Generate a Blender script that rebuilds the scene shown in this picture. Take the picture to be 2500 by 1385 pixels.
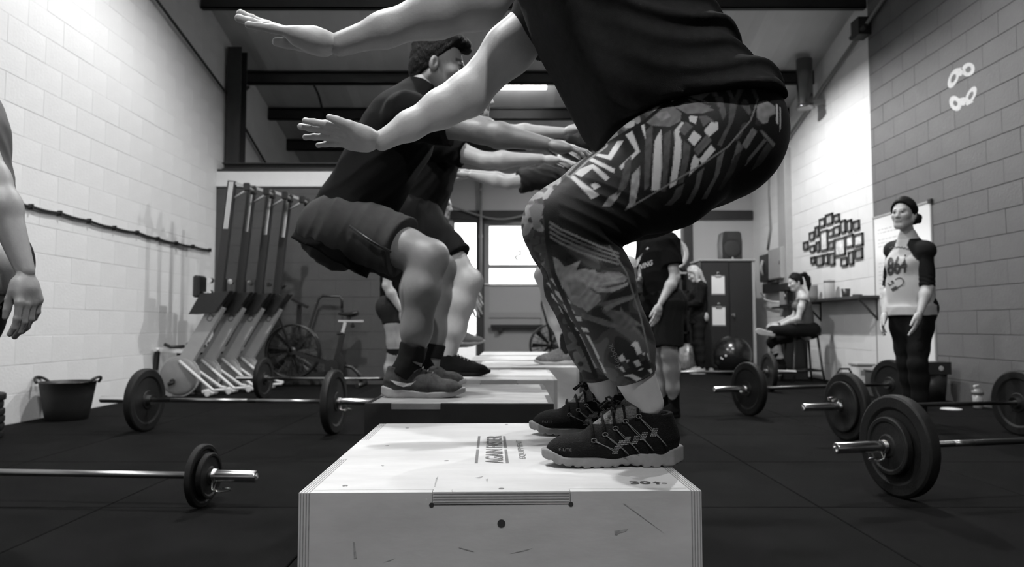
import bpy, bmesh, math, random, time
import numpy as np
from mathutils import Vector, Matrix

T0 = time.time()
random.seed(7)
for o in list(bpy.data.objects):
    bpy.data.objects.remove(o)
scene = bpy.context.scene
COL = scene.collection

# ------------------------------------------------------------------ camera
FPX, CX, CY, HOR = 1750.0, 1250.0, 692.5, 795.0
CAMH = 0.76
TH = math.atan((HOR - CY) / FPX)
cam_data = bpy.data.cameras.new('camera')
cam = bpy.data.objects.new('camera', cam_data)
COL.objects.link(cam)
cam.location = (0, 0, CAMH)
cam.rotation_euler = (math.pi / 2 + TH, 0, 0)
cam_data.sensor_width = 36.0
cam_data.lens = 36.0 * FPX / 2500.0
cam_data.clip_start = 0.05
cam_data.dof.use_dof = True
cam_data.dof.focus_distance = 1.38
cam_data.dof.aperture_fstop = 5.6
scene.camera = cam

# ------------------------------------------------------------------ world + view
world = bpy.data.worlds.new('overcast_sky')
scene.world = world
world.use_nodes = True
wn = world.node_tree.nodes
wn['Background'].inputs[0].default_value = (1, 1, 1, 1)
wn['Background'].inputs[1].default_value = 4.0
vs = scene.view_settings
vs.view_transform = 'Standard'
vs.look = 'None'
vs.exposure = 0.30
vs.gamma = 1.0
vs.use_curve_mapping = False

# lamps of the hall: x, y, z, watts, recess of the bulb, reach of the reflector rim
LAMPS = [(-1.70, 6.1, 5.2, 480, 0.15), (2.3, 9.2, 4.30, 400, 0.09), (2.2, 5.3, 5.1, 330, 0.13),
         (-1.25, 1.75, 4.3, 350, 0.10), (0.7, -1.5, 4.4, 300, 0.10)]


def P(x, y, Y):
    """photograph pixel -> world point on the plane at distance Y"""
    a, b = (x - CX) / FPX, (CY - y) / FPX
    dy = math.cos(TH) - math.sin(TH) * b
    dz = math.sin(TH) + math.cos(TH) * b
    t = Y / dy
    return Vector((a * t, Y, CAMH + dz * t))


def G(x, y, z=0.0):
    """photograph pixel -> world point on the level z"""
    a, b = (x - CX) / FPX, (CY - y) / FPX
    dy = math.cos(TH) - math.sin(TH) * b
    dz = math.sin(TH) + math.cos(TH) * b
    t = (z - CAMH) / dz
    return Vector((a * t, dy * t, z))


def V(*a):
    return Vector(a)


# ------------------------------------------------------------------ materials
MATS = {}


def mat(name, g, rough=0.6, metal=0.0, noise=0.0, nscale=8.0, bump=0.0, bscale=60.0, spec=0.5, attr=False, stretch=None, coat=0.0):
    if name in MATS:
        return MATS[name]
    m = bpy.data.materials.new(name)
    m.use_nodes = True
    nt = m.node_tree
    N, L = nt.nodes, nt.links
    b = N['Principled BSDF']
    b.inputs['Base Color'].default_value = (g, g, g, 1)
    b.inputs['Roughness'].default_value = rough
    b.inputs['Metallic'].default_value = metal
    b.inputs['Specular IOR Level'].default_value = spec
    if coat:
        b.inputs['Coat Weight'].default_value = coat
    tc = N.new('ShaderNodeTexCoord')
    src = tc.outputs['Object']
    if stretch:
        mp = N.new('ShaderNodeMapping')
        mp.inputs['Scale'].default_value = stretch
        L.new(src, mp.inputs['Vector'])
        src = mp.outputs['Vector']
    col = None
    if attr:
        at = N.new('ShaderNodeAttribute')
        at.attribute_name = 'Col'
        col = at.outputs['Color']
        L.new(col, b.inputs['Base Color'])
    if noise:
        nz = N.new('ShaderNodeTexNoise')
        nz.inputs['Scale'].default_value = nscale
        nz.inputs['Detail'].default_value = 6
        nz.inputs['Roughness'].default_value = 0.65
        L.new(src, nz.inputs['Vector'])
        mr = N.new('ShaderNodeMapRange')
        mr.inputs['From Min'].default_value = 0.3
        mr.inputs['From Max'].default_value = 0.7
        mr.inputs['To Min'].default_value = 1 - noise
        mr.inputs['To Max'].default_value = 1 + noise
        L.new(nz.outputs['Fac'], mr.inputs['Value'])
        mx = N.new('ShaderNodeMixRGB')
        mx.blend_type = 'MULTIPLY'
        mx.inputs['Fac'].default_value = 1
        if col:
            L.new(col, mx.inputs['Color1'])
        else:
            mx.inputs['Color1'].default_value = (g, g, g, 1)
        L.new(mr.outputs['Result'], mx.inputs['Color2'])
        L.new(mx.outputs['Color'], b.inputs['Base Color'])
    if bump:
        nb = N.new('ShaderNodeTexNoise')
        nb.inputs['Scale'].default_value = bscale
        nb.inputs['Detail'].default_value = 4
        L.new(src, nb.inputs['Vector'])
        bp = N.new('ShaderNodeBump')
        bp.inputs['Strength'].default_value = bump
        bp.inputs['Distance'].default_value = 0.01
        L.new(nb.outputs['Fac'], bp.inputs['Height'])
        L.new(bp.outputs['Normal'], b.inputs['Normal'])
    MATS[name] = m
    return m


def emis(name, g, strength):
    m = bpy.data.materials.new(name)
    m.use_nodes = True
    b = m.node_tree.nodes['Principled BSDF']
    b.inputs['Base Color'].default_value = (g, g, g, 1)
    b.inputs['Emission Color'].default_value = (1, 1, 1, 1)
    b.inputs['Emission Strength'].default_value = strength
    MATS[name] = m
    return m


def glass_mat(name, rough=0.02, tint=0.95):
    """thin pane: mostly clear with a faint reflection"""
    m = bpy.data.materials.new(name)
    m.use_nodes = True
    nt = m.node_tree
    N, L = nt.nodes, nt.links
    N.remove(N['Principled BSDF'])
    tr = N.new('ShaderNodeBsdfTransparent')
    tr.inputs['Color'].default_value = (tint, tint, tint, 1)
    gl = N.new('ShaderNodeBsdfGlossy')
    gl.inputs['Roughness'].default_value = rough
    mx = N.new('ShaderNodeMixShader')
    mx.inputs['Fac'].default_value = 0.06
    L.new(tr.outputs[0], mx.inputs[1])
    L.new(gl.outputs[0], mx.inputs[2])
    L.new(mx.outputs[0], N['Material Output'].inputs[0])
    MATS[name] = m
    return m


M_WALL = mat('white_painted_block', 0.72, 0.6, noise=0.05, nscale=2.0, bump=0.25, bscale=45)
M_GREYWALL = mat('grey_painted_block', 0.115, 0.65, noise=0.08, nscale=2.5, bump=0.25, bscale=45)
M_BACKGREY = mat('dark_grey_painted_block', 0.055, 0.7, noise=0.08, nscale=2.5, bump=0.25, bscale=45)
M_MORTARW = mat('white_mortar', 0.70, 0.8)
M_MORTARG = mat('grey_mortar', 0.055, 0.85)
M_PLASTER = mat('pale_plaster', 0.42, 0.7, noise=0.05, nscale=1.2)
M_CEIL = mat('roof_sheet', 0.55, 0.6, noise=0.08, nscale=1.0)
M_UPPER = mat('dark_upper_wall', 0.02, 0.8)
M_STEEL = mat('dark_steel', 0.018, 0.5, noise=0.2, nscale=6)
M_STEELG = mat('grey_steel', 0.2, 0.45)
M_RUBBER = mat('rubber_floor', 0.0058, 0.9, noise=0.35, nscale=3.0, bump=0.5, bscale=420, spec=0.06)
M_SEAM = mat('floor_underlay', 0.004, 0.9)
M_PLY = mat('birch_ply', 0.58, 0.5, noise=0.14, nscale=3.0, bump=0.06, bscale=30, stretch=(1, 3, 3))
M_PLYEDGE = mat('ply_edge_light', 0.50, 0.7, noise=0.25, nscale=60)
M_PLYDARK = mat('ply_edge_dark', 0.27, 0.8, noise=0.25, nscale=60)
M_PLYGREY = mat('worn_grey_ply', 0.30, 0.55, noise=0.3, nscale=7, stretch=(1, 3, 3))
M_BLACKPLY = mat('black_painted_ply', 0.010, 0.55, noise=0.4, nscale=9)
M_INK = mat('stencil_ink', 0.13, 0.7, noise=0.25, nscale=40)
M_INK_HOLE = mat('dark_ink_hole_shade', 0.03, 0.7)
M_SCREW = mat('screw_metal', 0.22, 0.4, 0.8)
M_CHROME = mat('chrome', 0.75, 0.16, 1.0)
M_BAR = mat('bar_steel', 0.30, 0.35, 1.0)
M_BARDARK = mat('dark_bar_steel', 0.07, 0.35, 0.9)
M_PLATE = mat('bumper_rubber', 0.0055, 0.6, noise=0.3, nscale=14, bump=0.15, bscale=90, spec=.3)
M_PLATE_MARK = mat('plate_print', 0.16, 0.6)
M_WHITEP = mat('white_plastic', 0.68, 0.4)
M_BLACKP = mat('black_plastic', 0.012, 0.4)
M_BLACKM = mat('black_metal', 0.014, 0.35)
M_GREYMET = mat('pale_grey_metal', 0.36, 0.4, noise=0.06)
M_GREYPLATE = mat('flywheel_cover', 0.22, 0.45, noise=0.1)
M_PAPER = mat('paper', 0.72, 0.8)
M_DARKCAB = mat('dark_cabinet_paint', 0.014, 0.45)
M_GLASS = glass_mat('clear_glass')
M_FROST = mat('frosted_panel', 0.30, 0.7)
M_DOORGREY = mat('door_grey', 0.24, 0.55)
M_SKIN = mat('skin', 0.40, 0.5, noise=0.06, nscale=30, attr=True, bump=0.06, bscale=220)
M_SHIRT = mat('black_cotton', 0.0042, 0.9, noise=0.15, nscale=60, bump=0.15, bscale=700, spec=0.08)
M_HAIRD = mat('dark_hair', 0.004, 0.6, noise=0.5, nscale=90, bump=0.6, bscale=230, stretch=(1, 1, 0.35), spec=.15)


# ------------------------------------------------------------------ tagging / linking
def tag(o, label=None, cat=None, group=None, kind=None):
    if label:
        o['label'] = label
    if cat:
        o['category'] = cat
    if group:
        o['group'] = group
    if kind:
        o['kind'] = kind
    return o


WS = {}     # things whose parts are written in world coordinates


def thing(name, label, cat, loc=(0, 0, 0), rotz=0.0, group=None, ws=False):
    o = bpy.data.objects.new(name, None)
    if ws:
        WS[o.name] = (Matrix.Translation(Vector(loc)) @ Matrix.Rotation(rotz, 4, 'Z')).inverted()
    COL.objects.link(o)
    o.location = loc
    o.rotation_euler = (0, 0, rotz)
    o.empty_display_size = 0.1
    return tag(o, label, cat, group)


def copy_tree(o, parent=None):
    c = o.copy()
    COL.objects.link(c)
    c.parent = parent
    for ch in o.children:
        copy_tree(ch, c)
    return c


def link_mesh(name, me, m, parent=None, smooth=False):
    if m is not None and not me.materials:
        me.materials.append(m)
    o = bpy.data.objects.new(name, me)
    COL.objects.link(o)
    if parent is not None:
        o.parent = parent
        if parent.name in WS:
            o.matrix_parent_inverse = WS[parent.name]
    return o


def basis(d, up=None):
    d = Vector(d).normalized()
    if up is None:
        up = Vector((0, 0, 1)) if abs(d.z) < 0.9 else Vector((1, 0, 0))
    s = d.cross(up).normalized()
    u = s.cross(d).normalized()
    return d, s, u


class MB:
    """collects simple solids, then links them as ONE mesh object"""

    def __init__(self):
        self.v, self.f, self.s = [], [], []

    def add(self, vs_, fs_, smooth=False):
        n = len(self.v)
        self.v += [tuple(x) for x in vs_]
        for f in fs_:
            self.f.append(tuple(i + n for i in f))
            self.s.append(smooth)
        return self

    def hexa(self, p):
        return self.add(p, [(3, 2, 1, 0), (4, 5, 6, 7), (0, 1, 5, 4), (1, 2, 6, 5), (2, 3, 7, 6), (3, 0, 4, 7)])

    def box(self, lo, hi):
        x0, y0, z0 = lo
        x1, y1, z1 = hi
        return self.hexa([(x0, y0, z0), (x1, y0, z0), (x1, y1, z0), (x0, y1, z0), (x0, y0, z1), (x1, y0, z1), (x1, y1, z1), (x0, y1, z1)])

    def bbox(self, lo, hi, b):
        """box with chamfered edges"""
        x0, y0, z0 = lo
        x1, y1, z1 = hi
        vs_, idx = [], {}
        for i, (x, sx) in enumerate(((x0, 1), (x1, -1))):
            for j, (y, sy) in enumerate(((y0, 1), (y1, -1))):
                for k, (z, sz) in enumerate(((z0, 1), (z1, -1))):
                    idx[i, j, k] = len(vs_)
                    vs_ += [(x, y + sy * b, z + sz * b), (x + sx * b, y, z + sz * b), (x + sx * b, y + sy * b, z)]
        f = []
        I = idx
        for i in (0, 1):
            q = [I[i, 0, 0], I[i, 1, 0], I[i, 1, 1], I[i, 0, 1]]
            f.append(q if i else q[::-1])
        for j in (0, 1):
            q = [I[0, j, 0] + 1, I[1, j, 0] + 1, I[1, j, 1] + 1, I[0, j, 1] + 1]
            f.append(q[::-1] if j else q)
        for k in (0, 1):
            q = [I[0, 0, k] + 2, I[1, 0, k] + 2, I[1, 1, k] + 2, I[0, 1, k] + 2]
            f.append(q if k else q[::-1])
        for i in (0, 1):
            for j in (0, 1):
                a, c = I[i, j, 0], I[i, j, 1]
                f.append([a, a + 1, c + 1, c])
            for k in (0, 1):
                a, c = I[i, 0, k], I[i, 1, k]
                f.append([a, c, c + 2, a + 2])
        for j in (0, 1):
            for k in (0, 1):
                a, c = I[0, j, k], I[1, j, k]
                f.append([a + 1, a + 2, c + 2, c + 1])
        for key in I:
            a = I[key]
            f.append([a, a + 1, a + 2])
        return self.add(vs_, f)

    def bar(self, a, b, w, h, up=None):
        a, b = Vector(a), Vector(b)
        d, s, u = basis(b - a, up)
        p = []
        for c in (a, b):
            for sx, sy in ((-1, -1), (1, -1), (1, 1), (-1, 1)):
                p.append(c + s * (sx * w / 2) + u * (sy * h / 2))
        return self.hexa(p)

    def tube(self, pts, r, n=8, cap=True, smooth=True, closed=False):
        pts = [Vector(p) for p in pts]
        m = len(pts)
        rs = r if isinstance(r, (list, tuple)) else [r] * m
        rings = []
        prev = None
        for i, p in enumerate(pts):
            if closed:
                d = pts[(i + 1) % m] - pts[i - 1]
            else:
                d = pts[min(i + 1, m - 1)] - pts[max(i - 1, 0)]
            if d.length < 1e-9:
                d = Vector((0, 0, 1))
            d.normalize()
            if prev is None:
                _, s, u = basis(d)
            else:
                s = (prev - d * prev.dot(d))
                if s.length < 1e-6:
                    _, s, u = basis(d)
                s.normalize()
                u = s.cross(d)
            prev = s
            rings.append([p + (s * math.cos(t) + u * math.sin(t)) * rs[i] for t in [2 * math.pi * k / n for k in range(n)]])
        vs_ = [q for ring in rings for q in ring]
        f = []
        for i in range(m if closed else m - 1):
            for k in range(n):
                a, b = i * n + k, i * n + (k + 1) % n
                c, d2 = ((i + 1) % m) * n + (k + 1) % n, ((i + 1) % m) * n + k
                f.append((a, b, c, d2))
        base = len(self.v)
        self.add(vs_, f, smooth)
        if cap and not closed:
            self.f.append(tuple(base + k for k in range(n))[::-1])
            self.f.append(tuple(base + (m - 1) * n + k for k in range(n)))
            self.s += [False, False]
        return self

    def lathe(self, a, axis, prof, n=24, smooth=False):
        """prof: list of (distance along axis, radius)"""
        a = Vector(a)
        d, s, u = basis(axis)
        vs_, f = [], []
        m = len(prof)
        for t, r in prof:
            for k in range(n):
                an = 2 * math.pi * k / n
                vs_.append(a + d * t + (s * math.cos(an) + u * math.sin(an)) * r)
        for i in range(m - 1):
            for k in range(n):
                f.append((i * n + k, i * n + (k + 1) % n, (i + 1) * n + (k + 1) % n, (i + 1) * n + k))
        base = len(self.v)
        self.add(vs_, f, smooth)
        for i, rev in ((0, True), (m - 1, False)):
            if prof[i][1] > 1e-4:
                q = tuple(base + i * n + k for k in range(n))
                self.f.append(q[::-1] if rev else q)
                self.s.append(False)
        return self

    def prism(self, pts, off):
        """polygon (3D points, in order) extruded by off"""
        off = Vector(off)
        n = len(pts)
        p = [Vector(q) for q in pts]
        vs_ = p + [q + off for q in p]
        f = [tuple(range(n))[::-1], tuple(range(n, 2 * n))]
        for i in range(n):
            f.append((i, (i + 1) % n, n + (i + 1) % n, n + i))
        return self.add(vs_, f)

    def ball(self, c, r, n=16, m=10, sc=(1, 1, 1)):
        c = Vector(c)
        vs_, f = [], []
        for i in range(m + 1):
            ph = math.pi * i / m
            for k in range(n):
                an = 2 * math.pi * k / n
                vs_.append(c + Vector((r * sc[0] * math.sin(ph) * math.cos(an), r * sc[1] * math.sin(ph) * math.sin(an), r * sc[2] * math.cos(ph))))
        for i in range(m):
            for k in range(n):
                f.append((i * n + k, (i + 1) * n + k, (i + 1) * n + (k + 1) % n, i * n + (k + 1) % n))
        return self.add(vs_, f, True)

    def mesh(self, name, m=None):
        me = bpy.data.meshes.new(name)
        me.from_pydata([tuple(v) for v in self.v], [], self.f)
        me.polygons.foreach_set('use_smooth', self.s)
        me.validate()
        bm = bmesh.new()
        bm.from_mesh(me)
        bmesh.ops.recalc_face_normals(bm, faces=bm.faces)
        bm.to_mesh(me)
        bm.free()
        if m is not None:
            me.materials.append(m)
        return me

    def build(self, name, m, parent=None):
        return link_mesh(name, self.mesh(name, m), None, parent)


# text -> flat mesh data (list of verts 2D, faces)
def text_mesh(s, size=1.0, bold=0.0, spacing=1.0):
    cu = bpy.data.curves.new('txt', 'FONT')
    cu.body = s
    cu.size = size
    cu.offset = bold
    cu.space_character = spacing
    cu.resolution_u = 3
    o = bpy.data.objects.new('txt', cu)
    COL.objects.link(o)
    dg = bpy.context.evaluated_depsgraph_get()
    dg.update()
    me = bpy.data.meshes.new_from_object(o.evaluated_get(dg))
    vs_ = [(v.co.x, v.co.y) for v in me.vertices]
    fs_ = [tuple(p.vertices) for p in me.polygons]
    bpy.data.objects.remove(o)
    bpy.data.curves.remove(cu)
    bpy.data.meshes.remove(me)
    a = np.array(vs_)
    a -= a.min(axis=0)
    return a, fs_


def flat_text(name, s, org, ux, uy, w, h, m, parent, lift=0.0008, bold=0.0):
    """lettering as thin print: fitted in w x h at org, spanned by ux, uy"""
    a, fs_ = text_mesh(s, 1.0, bold)
    mx = a.max(axis=0)
    ux, uy = Vector(ux).normalized(), Vector(uy).normalized()
    n = ux.cross(uy)
    org = Vector(org)
    mb = MB()
    mb.add([org + ux * (p[0] / mx[0] * w) + uy * (p[1] / mx[1] * h) + n * lift for p in a], fs_)
    return mb.build(name, m, parent)
# ================================================================== the hall
XL, XR, YB, YF = -3.87, 4.40, 13.0, -6.0
YS, XS, ZS = 9.3, -1.60, 2.77          # store room in the corner: front face, side face, top


def roof_z(y):
    return 4.81 - 0.27 * (y - 9.0) if y > 0 else 7.24 + 0.27 * y


def struct(o):
    o['kind'] = 'structure'
    return o


# ---- floor with rubber mats
mb = MB()
mb.box((XL - .2, YF - .2, -0.2), (XR + .2, YB + .2, -0.012))
floor = struct(mb.build('floor', M_SEAM))
xe = [XL] + [-3.71 + i for i in range(9)] + [XR]
ye = [0.05 + i for i in range(13)] + [YB]
full = MB().bbox((0.003, 0.003, -0.012), (0.997, 0.997, 0.0), 0.003).mesh('rubber_mat', M_RUBBER)
for j in range(len(ye) - 1):
    for i in range(len(xe) - 1):
        w, d = xe[i + 1] - xe[i], ye[j + 1] - ye[j]
        if abs(w - 1) < 1e-6 and abs(d - 1) < 1e-6:
            o = link_mesh('rubber_mat', full, None, floor)
        else:
            me = MB().bbox((0.003, 0.003, -0.012), (w - .003, d - .003, 0.0), 0.003).mesh('rubber_mat', M_RUBBER)
            o = link_mesh('rubber_mat', me, None, floor)
        o.location = (xe[i], ye[j], 0.0)
mb = MB().box((XL, YF, -0.012), (XR, 0.047, 0.0))
mb.build('rubber_sheet', M_RUBBER, floor)

# ---- block walls
BL, BH, JT, JV = 0.45, 0.225, 0.006, 0.003


def block_wall(wall, face, axis, sgn, lo, hi, zmax, near, matfn, t=0.0028, cap=300, split=None):
    """courses of blocks on a slab; axis 'Y' runs along Y at X=face, 'X' runs along X at Y=face; sgn: outward side"""
    cache = {}
    rest = {}
    n = 0
    for c in range(int(zmax / BH) + 1):
        z0, z1 = c * BH + JT / 2, (c + 1) * BH - JT / 2
        u = u0 = lo - (BL / 2 if c % 2 else 0)
        while u < hi:
            a, b = max(u + JV / 2, lo), min(u + BL - JV / 2, hi)
            b = min(u0 + BL - JV / 2, hi)
            if split and a < split < b - .001:
                # paint edge runs through this block: end it there and carry on behind
                b = split
                u = split - JV / 2
            else:
                u = u0 + BL
                u0 = u
            if b - a < 0.012:
                continue
            mid = (a + b) / 2
            zt = min(z1, roof_z(mid) - 0.05 if axis == 'Y' else zmax)
            if zt - z0 < 0.05:
                continue
            m = matfn(mid)
            jit = random.uniform(-0.0008, 0.0012)
            part = near[0] < mid < near[1] and n < cap
            if part:
                key = (round(b - a, 3), round(zt - z0, 3), m.name)
                if key not in cache:
                    q = MB()
                    if axis == 'Y':
                        lo3, hi3 = (min(0, sgn * t) - .002, 0, 0), (max(0, sgn * t), b - a, zt - z0)
                    else:
                        lo3, hi3 = (0, min(0, sgn * t), 0), (b - a, max(0, sgn * t), zt - z0)
                    q.bbox(lo3, hi3, 0.0012)
                    cache[key] = q.mesh('block', m)
                o = link_mesh('block', cache[key], None, wall)
                o.location = (face + sgn * jit, a, z0) if axis == 'Y' else (a, face + sgn * jit, z0)
                n += 1
            else:
                q = rest.setdefault(m.name, (MB(), m))[0]
                if axis == 'Y':
                    q.box((face + min(0, sgn * t), a, z0), (face + max(0, sgn * t), b, zt))
                else:
                    q.box((a, face + min(0, sgn * t), z0), (b, face + max(0, sgn * t), zt))
    for k in rest:
        o = rest[k][0].build('block_courses', rest[k][1], wall)
        o['kind'] = 'stuff'


def side_slab(x0, x1):
    mb = MB()
    for ya, yb in ((YF, 0.0), (0.0, YB + .2)):
        za, zb = roof_z(ya + 1e-6 if ya >= 0 else ya), roof_z(yb if yb > 0 else -1e-6)
        mb.hexa([(x0, ya, -.2), (x1, ya, -.2), (x1, yb, -.2), (x0, yb, -.2), (x0, ya, za + .1), (x1, ya, za + .1), (x1, yb, zb + .1), (x0, yb, zb + .1)])
    return mb


wl = struct(side_slab(XL - .25, XL).build('wall_left', M_MORTARW))
block_wall(wl, XL, 'Y', 1, 2.0, YB, 5.6, (5.2, 9.5), lambda y: M_WALL, t=.0016)
wr = struct(side_slab(XR, XR + .25).build('wall_right', M_MORTARG))
YP = 8.66
mbp = MB().box((XR - .0015, YP, 0), (XR + .01, YB, 4.85 - .27 * (YP - 9)))
mbp.build('white_joint_paint', M_MORTARW, wr)
block_wall(wr, XR, 'Y', -1, 2.0 + 0.06, YB, 5.4, (6.0, 12.6), lambda y: M_WALL if y > YP else M_GREYWALL, split=YP)

# wall behind the camera
struct(MB().box((XL - .25, YF - .25, -.2), (XR + .25, YF, 5.7)).build('wall_front', M_WALL))

# ---- store room block in the far left corner
ws_ = struct(MB().box((XL, YS, 0), (XS, YS + .15, 2.57)).box((XS - .15, YS + .15, 0), (XS, YB, 2.57)).build('wall_store', M_MORTARG))
block_wall(ws_, YS, 'X', -1, XL + 0.005, XS, 2.57, (XL, XS), lambda x: M_BACKGREY)
q = MB().box((XS, YS, 0.0), (XS + .004, YB, 2.57))
q.build('side_paint', M_PLASTER, ws_)
struct(MB().bbox((XL, YS - .03, 2.57), (XS + .03, YS + .15, ZS), .006).box((XS - .15, YS + .15, 2.57), (XS + .03, YB, ZS)).build('trim_1', M_WALL))
struct(MB().box((XL, YS, ZS), (XS, YB, ZS + .04)).build('store_roof', M_UPPER))

# ---- far wall with its wide glazed opening
OX0, OX1, OZ = -1.08, 3.29, 2.69
mb = MB()
mb.box((XS, YB, 0), (OX0, YB + .25, 2.69))
mb.box((OX1, YB, 0), (XR, YB + .25, 2.69))
mb.box((XL, YB, 2.86), (XR, YB + .25, roof_z(YB) + .1))
mb.box((XL, YB, 2.69), (OX0 - .02, YB + .25, 2.86))
mb.box((OX1 - .0, YB, 2.69), (XR, YB + .25, 2.86))
wb = struct(mb.build('wall_back', M_PLASTER))
struct(MB().box((OX0 - .05, YB - .06, 2.69), (XR - .02, YB + .2, 2.85)).build('trim_2', M_STEEL))
struct(MB().box((XL, YB - .02, ZS + .04), (XS + .4, YB, roof_z(YB))).build('upper_back_panel', M_UPPER))

# posts in the opening
for i, (a, b) in enumerate(((-0.625, -0.505), (3.13, 3.29))):
    struct(MB().box((a, YB - .05, 0), (b, YB + .15, 2.69)).build('trim_%d' % (3 + i), M_STEEL))


def glazed(name, x0, x1, z0, z1, rails, stile, fill, m=M_DOORGREY):
    """framed leaf: rails = list of (z0, z1); fill = list of (z0, z1, material, part name)"""
    mb = MB()
    mb.box((x0, YB + .03, z0), (x0 + stile, YB + .09, z1))
    mb.box((x1 - stile, YB + .03, z0), (x1, YB + .09, z1))
    for a, b in rails:
        mb.box((x0 + stile, YB + .03, a), (x1 - stile, YB + .09, b))
    o = struct(mb.build(name, m))
    for a, b, mm, nm in fill:
        MB().box((x0 + stile - .005, YB + .05, a), (x1 - stile + .005, YB + .06, b)).build(nm, mm, o)
    return o


w1 = glazed('window_1', OX0, -0.625, 0.0, 2.69, [(0, .06), (2.64, 2.69)], .03, [(.06, 2.64, M_GLASS, 'pane')], M_STEELG)
dz = [(0.28, 0.32), (0.90, 1.00), (1.80, 1.87), (2.58, 2.69)]
for i, (a, b) in enumerate(((-0.505, 0.62), (0.62, 1.74))):
    d = glazed('door_%d' % (i + 1), a, b, 0.02, 2.69, [(.02, .12), (.90, 1.00), (1.80, 1.87), (2.58, 2.69)], .09,
               [(.12, .90, M_DOORGREY, 'kick_panel'), (1.0, 1.50, M_FROST, 'frosted_film'), (1.50, 1.80, M_GLASS, 'pane'), (1.87, 2.58, M_GLASS, 'pane')])
    pb = MB().bar((a + .12, YB - .03, .745), (b - .06, YB - .03, .745), .05, .06)
    pb.box((a + .25, YB - .05, .64), (a + .33, YB + .03, .745))
    pb.build('push_bar', M_BLACKM, d)
    MB().bar((a, YB + .015, 1.51), (b, YB + .015, 1.51), .03, .02).build('film_edge', M_WHITEP, d)
# house number seen from behind through the glass
flat_text('house_number', '5', P(1275, 637, YB + .045), (-1, 0, 0), (0, 0, 1), .14, .19, M_STEELG, bpy.data.objects['door_1'])
w3 = glazed('window_2', 1.74, 3.13, 1.92, 2.69, [(1.92, 1.97), (2.62, 2.69)], .05, [(1.97, 2.62, M_GLASS, 'pane')], M_STEELG)
struct(MB().box((1.74, YB + .02, 0), (3.13, YB + .1, 1.92)).build('wall_under_window', M_UPPER))

# outside
struct(MB().box((-30, YB + .26, -.25), (30, 70, -.05)).build('ground_outside', mat('asphalt', .14, .9, noise=.2)))

# ---- roof with purlins
mb = MB()
ns = 66
prof = []
for i in range(ns + 1):
    x = XL - .2 + (XR - XL + .4) * i / ns
    prof.append((x, 0.018 if i % 4 == 0 else 0.0))
for ya, yb in ((YB + .2, 0.0), (0.0, YF - .2)):
    vs_, fs_ = [], []
    for x, dz_ in prof:
        for y in (ya, yb):
            z = 7.24 if y == 0 else roof_z(y)
            vs_.append((x, y, z - dz_))
    for x, dz_ in prof:
        for y in (ya, yb):
            z = 7.24 if y == 0 else roof_z(y)
            vs_.append((x, y, z + .1))
    k = len(prof) * 2
    for i in range(len(prof) - 1):
        a = i * 2
        fs_.append((a, a + 1, a + 3, a + 2))
        fs_.append((k + a, k + a + 2, k + a + 3, k + a + 1))
    for q_ in ((0, 1, k + 1, k), (k - 2, 2 * k - 2, 2 * k - 1, k - 1)):
        fs_.append(q_)
    mb.add(vs_, fs_)
ceiling = struct(mb.build('ceiling', M_CEIL))
for y in (4.0, 5.6, 7.15, 8.7, 10.26, 11.2, 12.15):
    z = roof_z(y)
    q = MB()
    q.box((XL + .01, y - .035, z - .2), (XR - .01, y - .02, z - .01))
    q.box((XL + .01, y - .035, z - .2), (XR - .01, y + .045, z - .185))
    q.box((XL + .01, y - .035, z - .05), (XR - .01, y + .045, z - .03))
    q.box((XL + .01, y - .032, z - .11), (XR - .01, y - .028, z - .10))
    q.build('purlin', M_STEEL, ceiling)

# ---- steel frame: corner column, beam over the store, wall braces
def ibeam(a, b, w, h, m, name, up=None):
    a, b = Vector(a), Vector(b)
    d, s, u = basis(b - a, up)
    q = MB()
    q.bar(a + u * (h / 2 - .008), b + u * (h / 2 - .008), w, .016, u)
    q.bar(a - u * (h / 2 - .008), b - u * (h / 2 - .008), w, .016, u)
    q.bar(a, b, .014, h, u)
    return struct(q.build(name, m))


c = ibeam((XL + .13, YS + .27, 0.0), (XL + .13, YS + .27, roof_z(YS + .2) - .16), .19, .22, M_STEEL, 'steel_column', Vector((0, 1, 0)))
ibeam((XL + .06, YS + .08, ZS + .085), (XS + .03, YS + .08, ZS + .085), .14, .09, M_STEEL, 'steel_beam')


def brace(name, a, b, r=.02):
    return struct(MB().tube([a, b], r, 8).build(name, M_STEELG if 'right' in name else M_STEEL))


brace('brace_left', (XL + .05, 9.42, 3.86), (XL + .05, 4.6, 4.86), .016)
brace('brace_left_rear', (XL + .05, 9.5, 3.8), (XL + .05, 12.2, 2.84), .018)
brace('brace_right', (XR - .06, 11.7, 3.55), (XR - .06, 8.05, 4.6), .022)
for (p, q2) in ((P(575, 242, 9.9), P(606, 212, 10.2)), (P(640, 378, 11.6), P(668, 340, 12.0))):
    struct(MB().bar(p, q2, .05, .03).build('purlin_strut', M_STEEL))
struct(MB().tube([P(765, 205, 10.25), P(778, 232, 10.7), P(792, 285, 11.15)], .018, 6).build('sag_rod', M_STEEL))
# pipe + cable at the doors
struct(MB().tube([(-0.565, YB - .09, .95), (-0.565, YB - .09, 3.5)], .028, 10).lathe((-.565, YB - .09, 2.35), (0, 0, 1), [(0, .04), (.05, .04)], 10).lathe((-.565, YB - .09, 3.2), (0, 0, 1), [(0, .04), (.05, .04)], 10).build('wall_pipe', M_STEELG))
pts = []
for i in range(13):
    t = i / 12
    pts.append(P(1085 + 215 * t, 516 + 16 * math.sin(t * 4.5 - 1.2) + 6 * t, YB - .1))
struct(MB().tube(pts, .02, 6).build('door_cable', M_STEELG))

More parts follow.
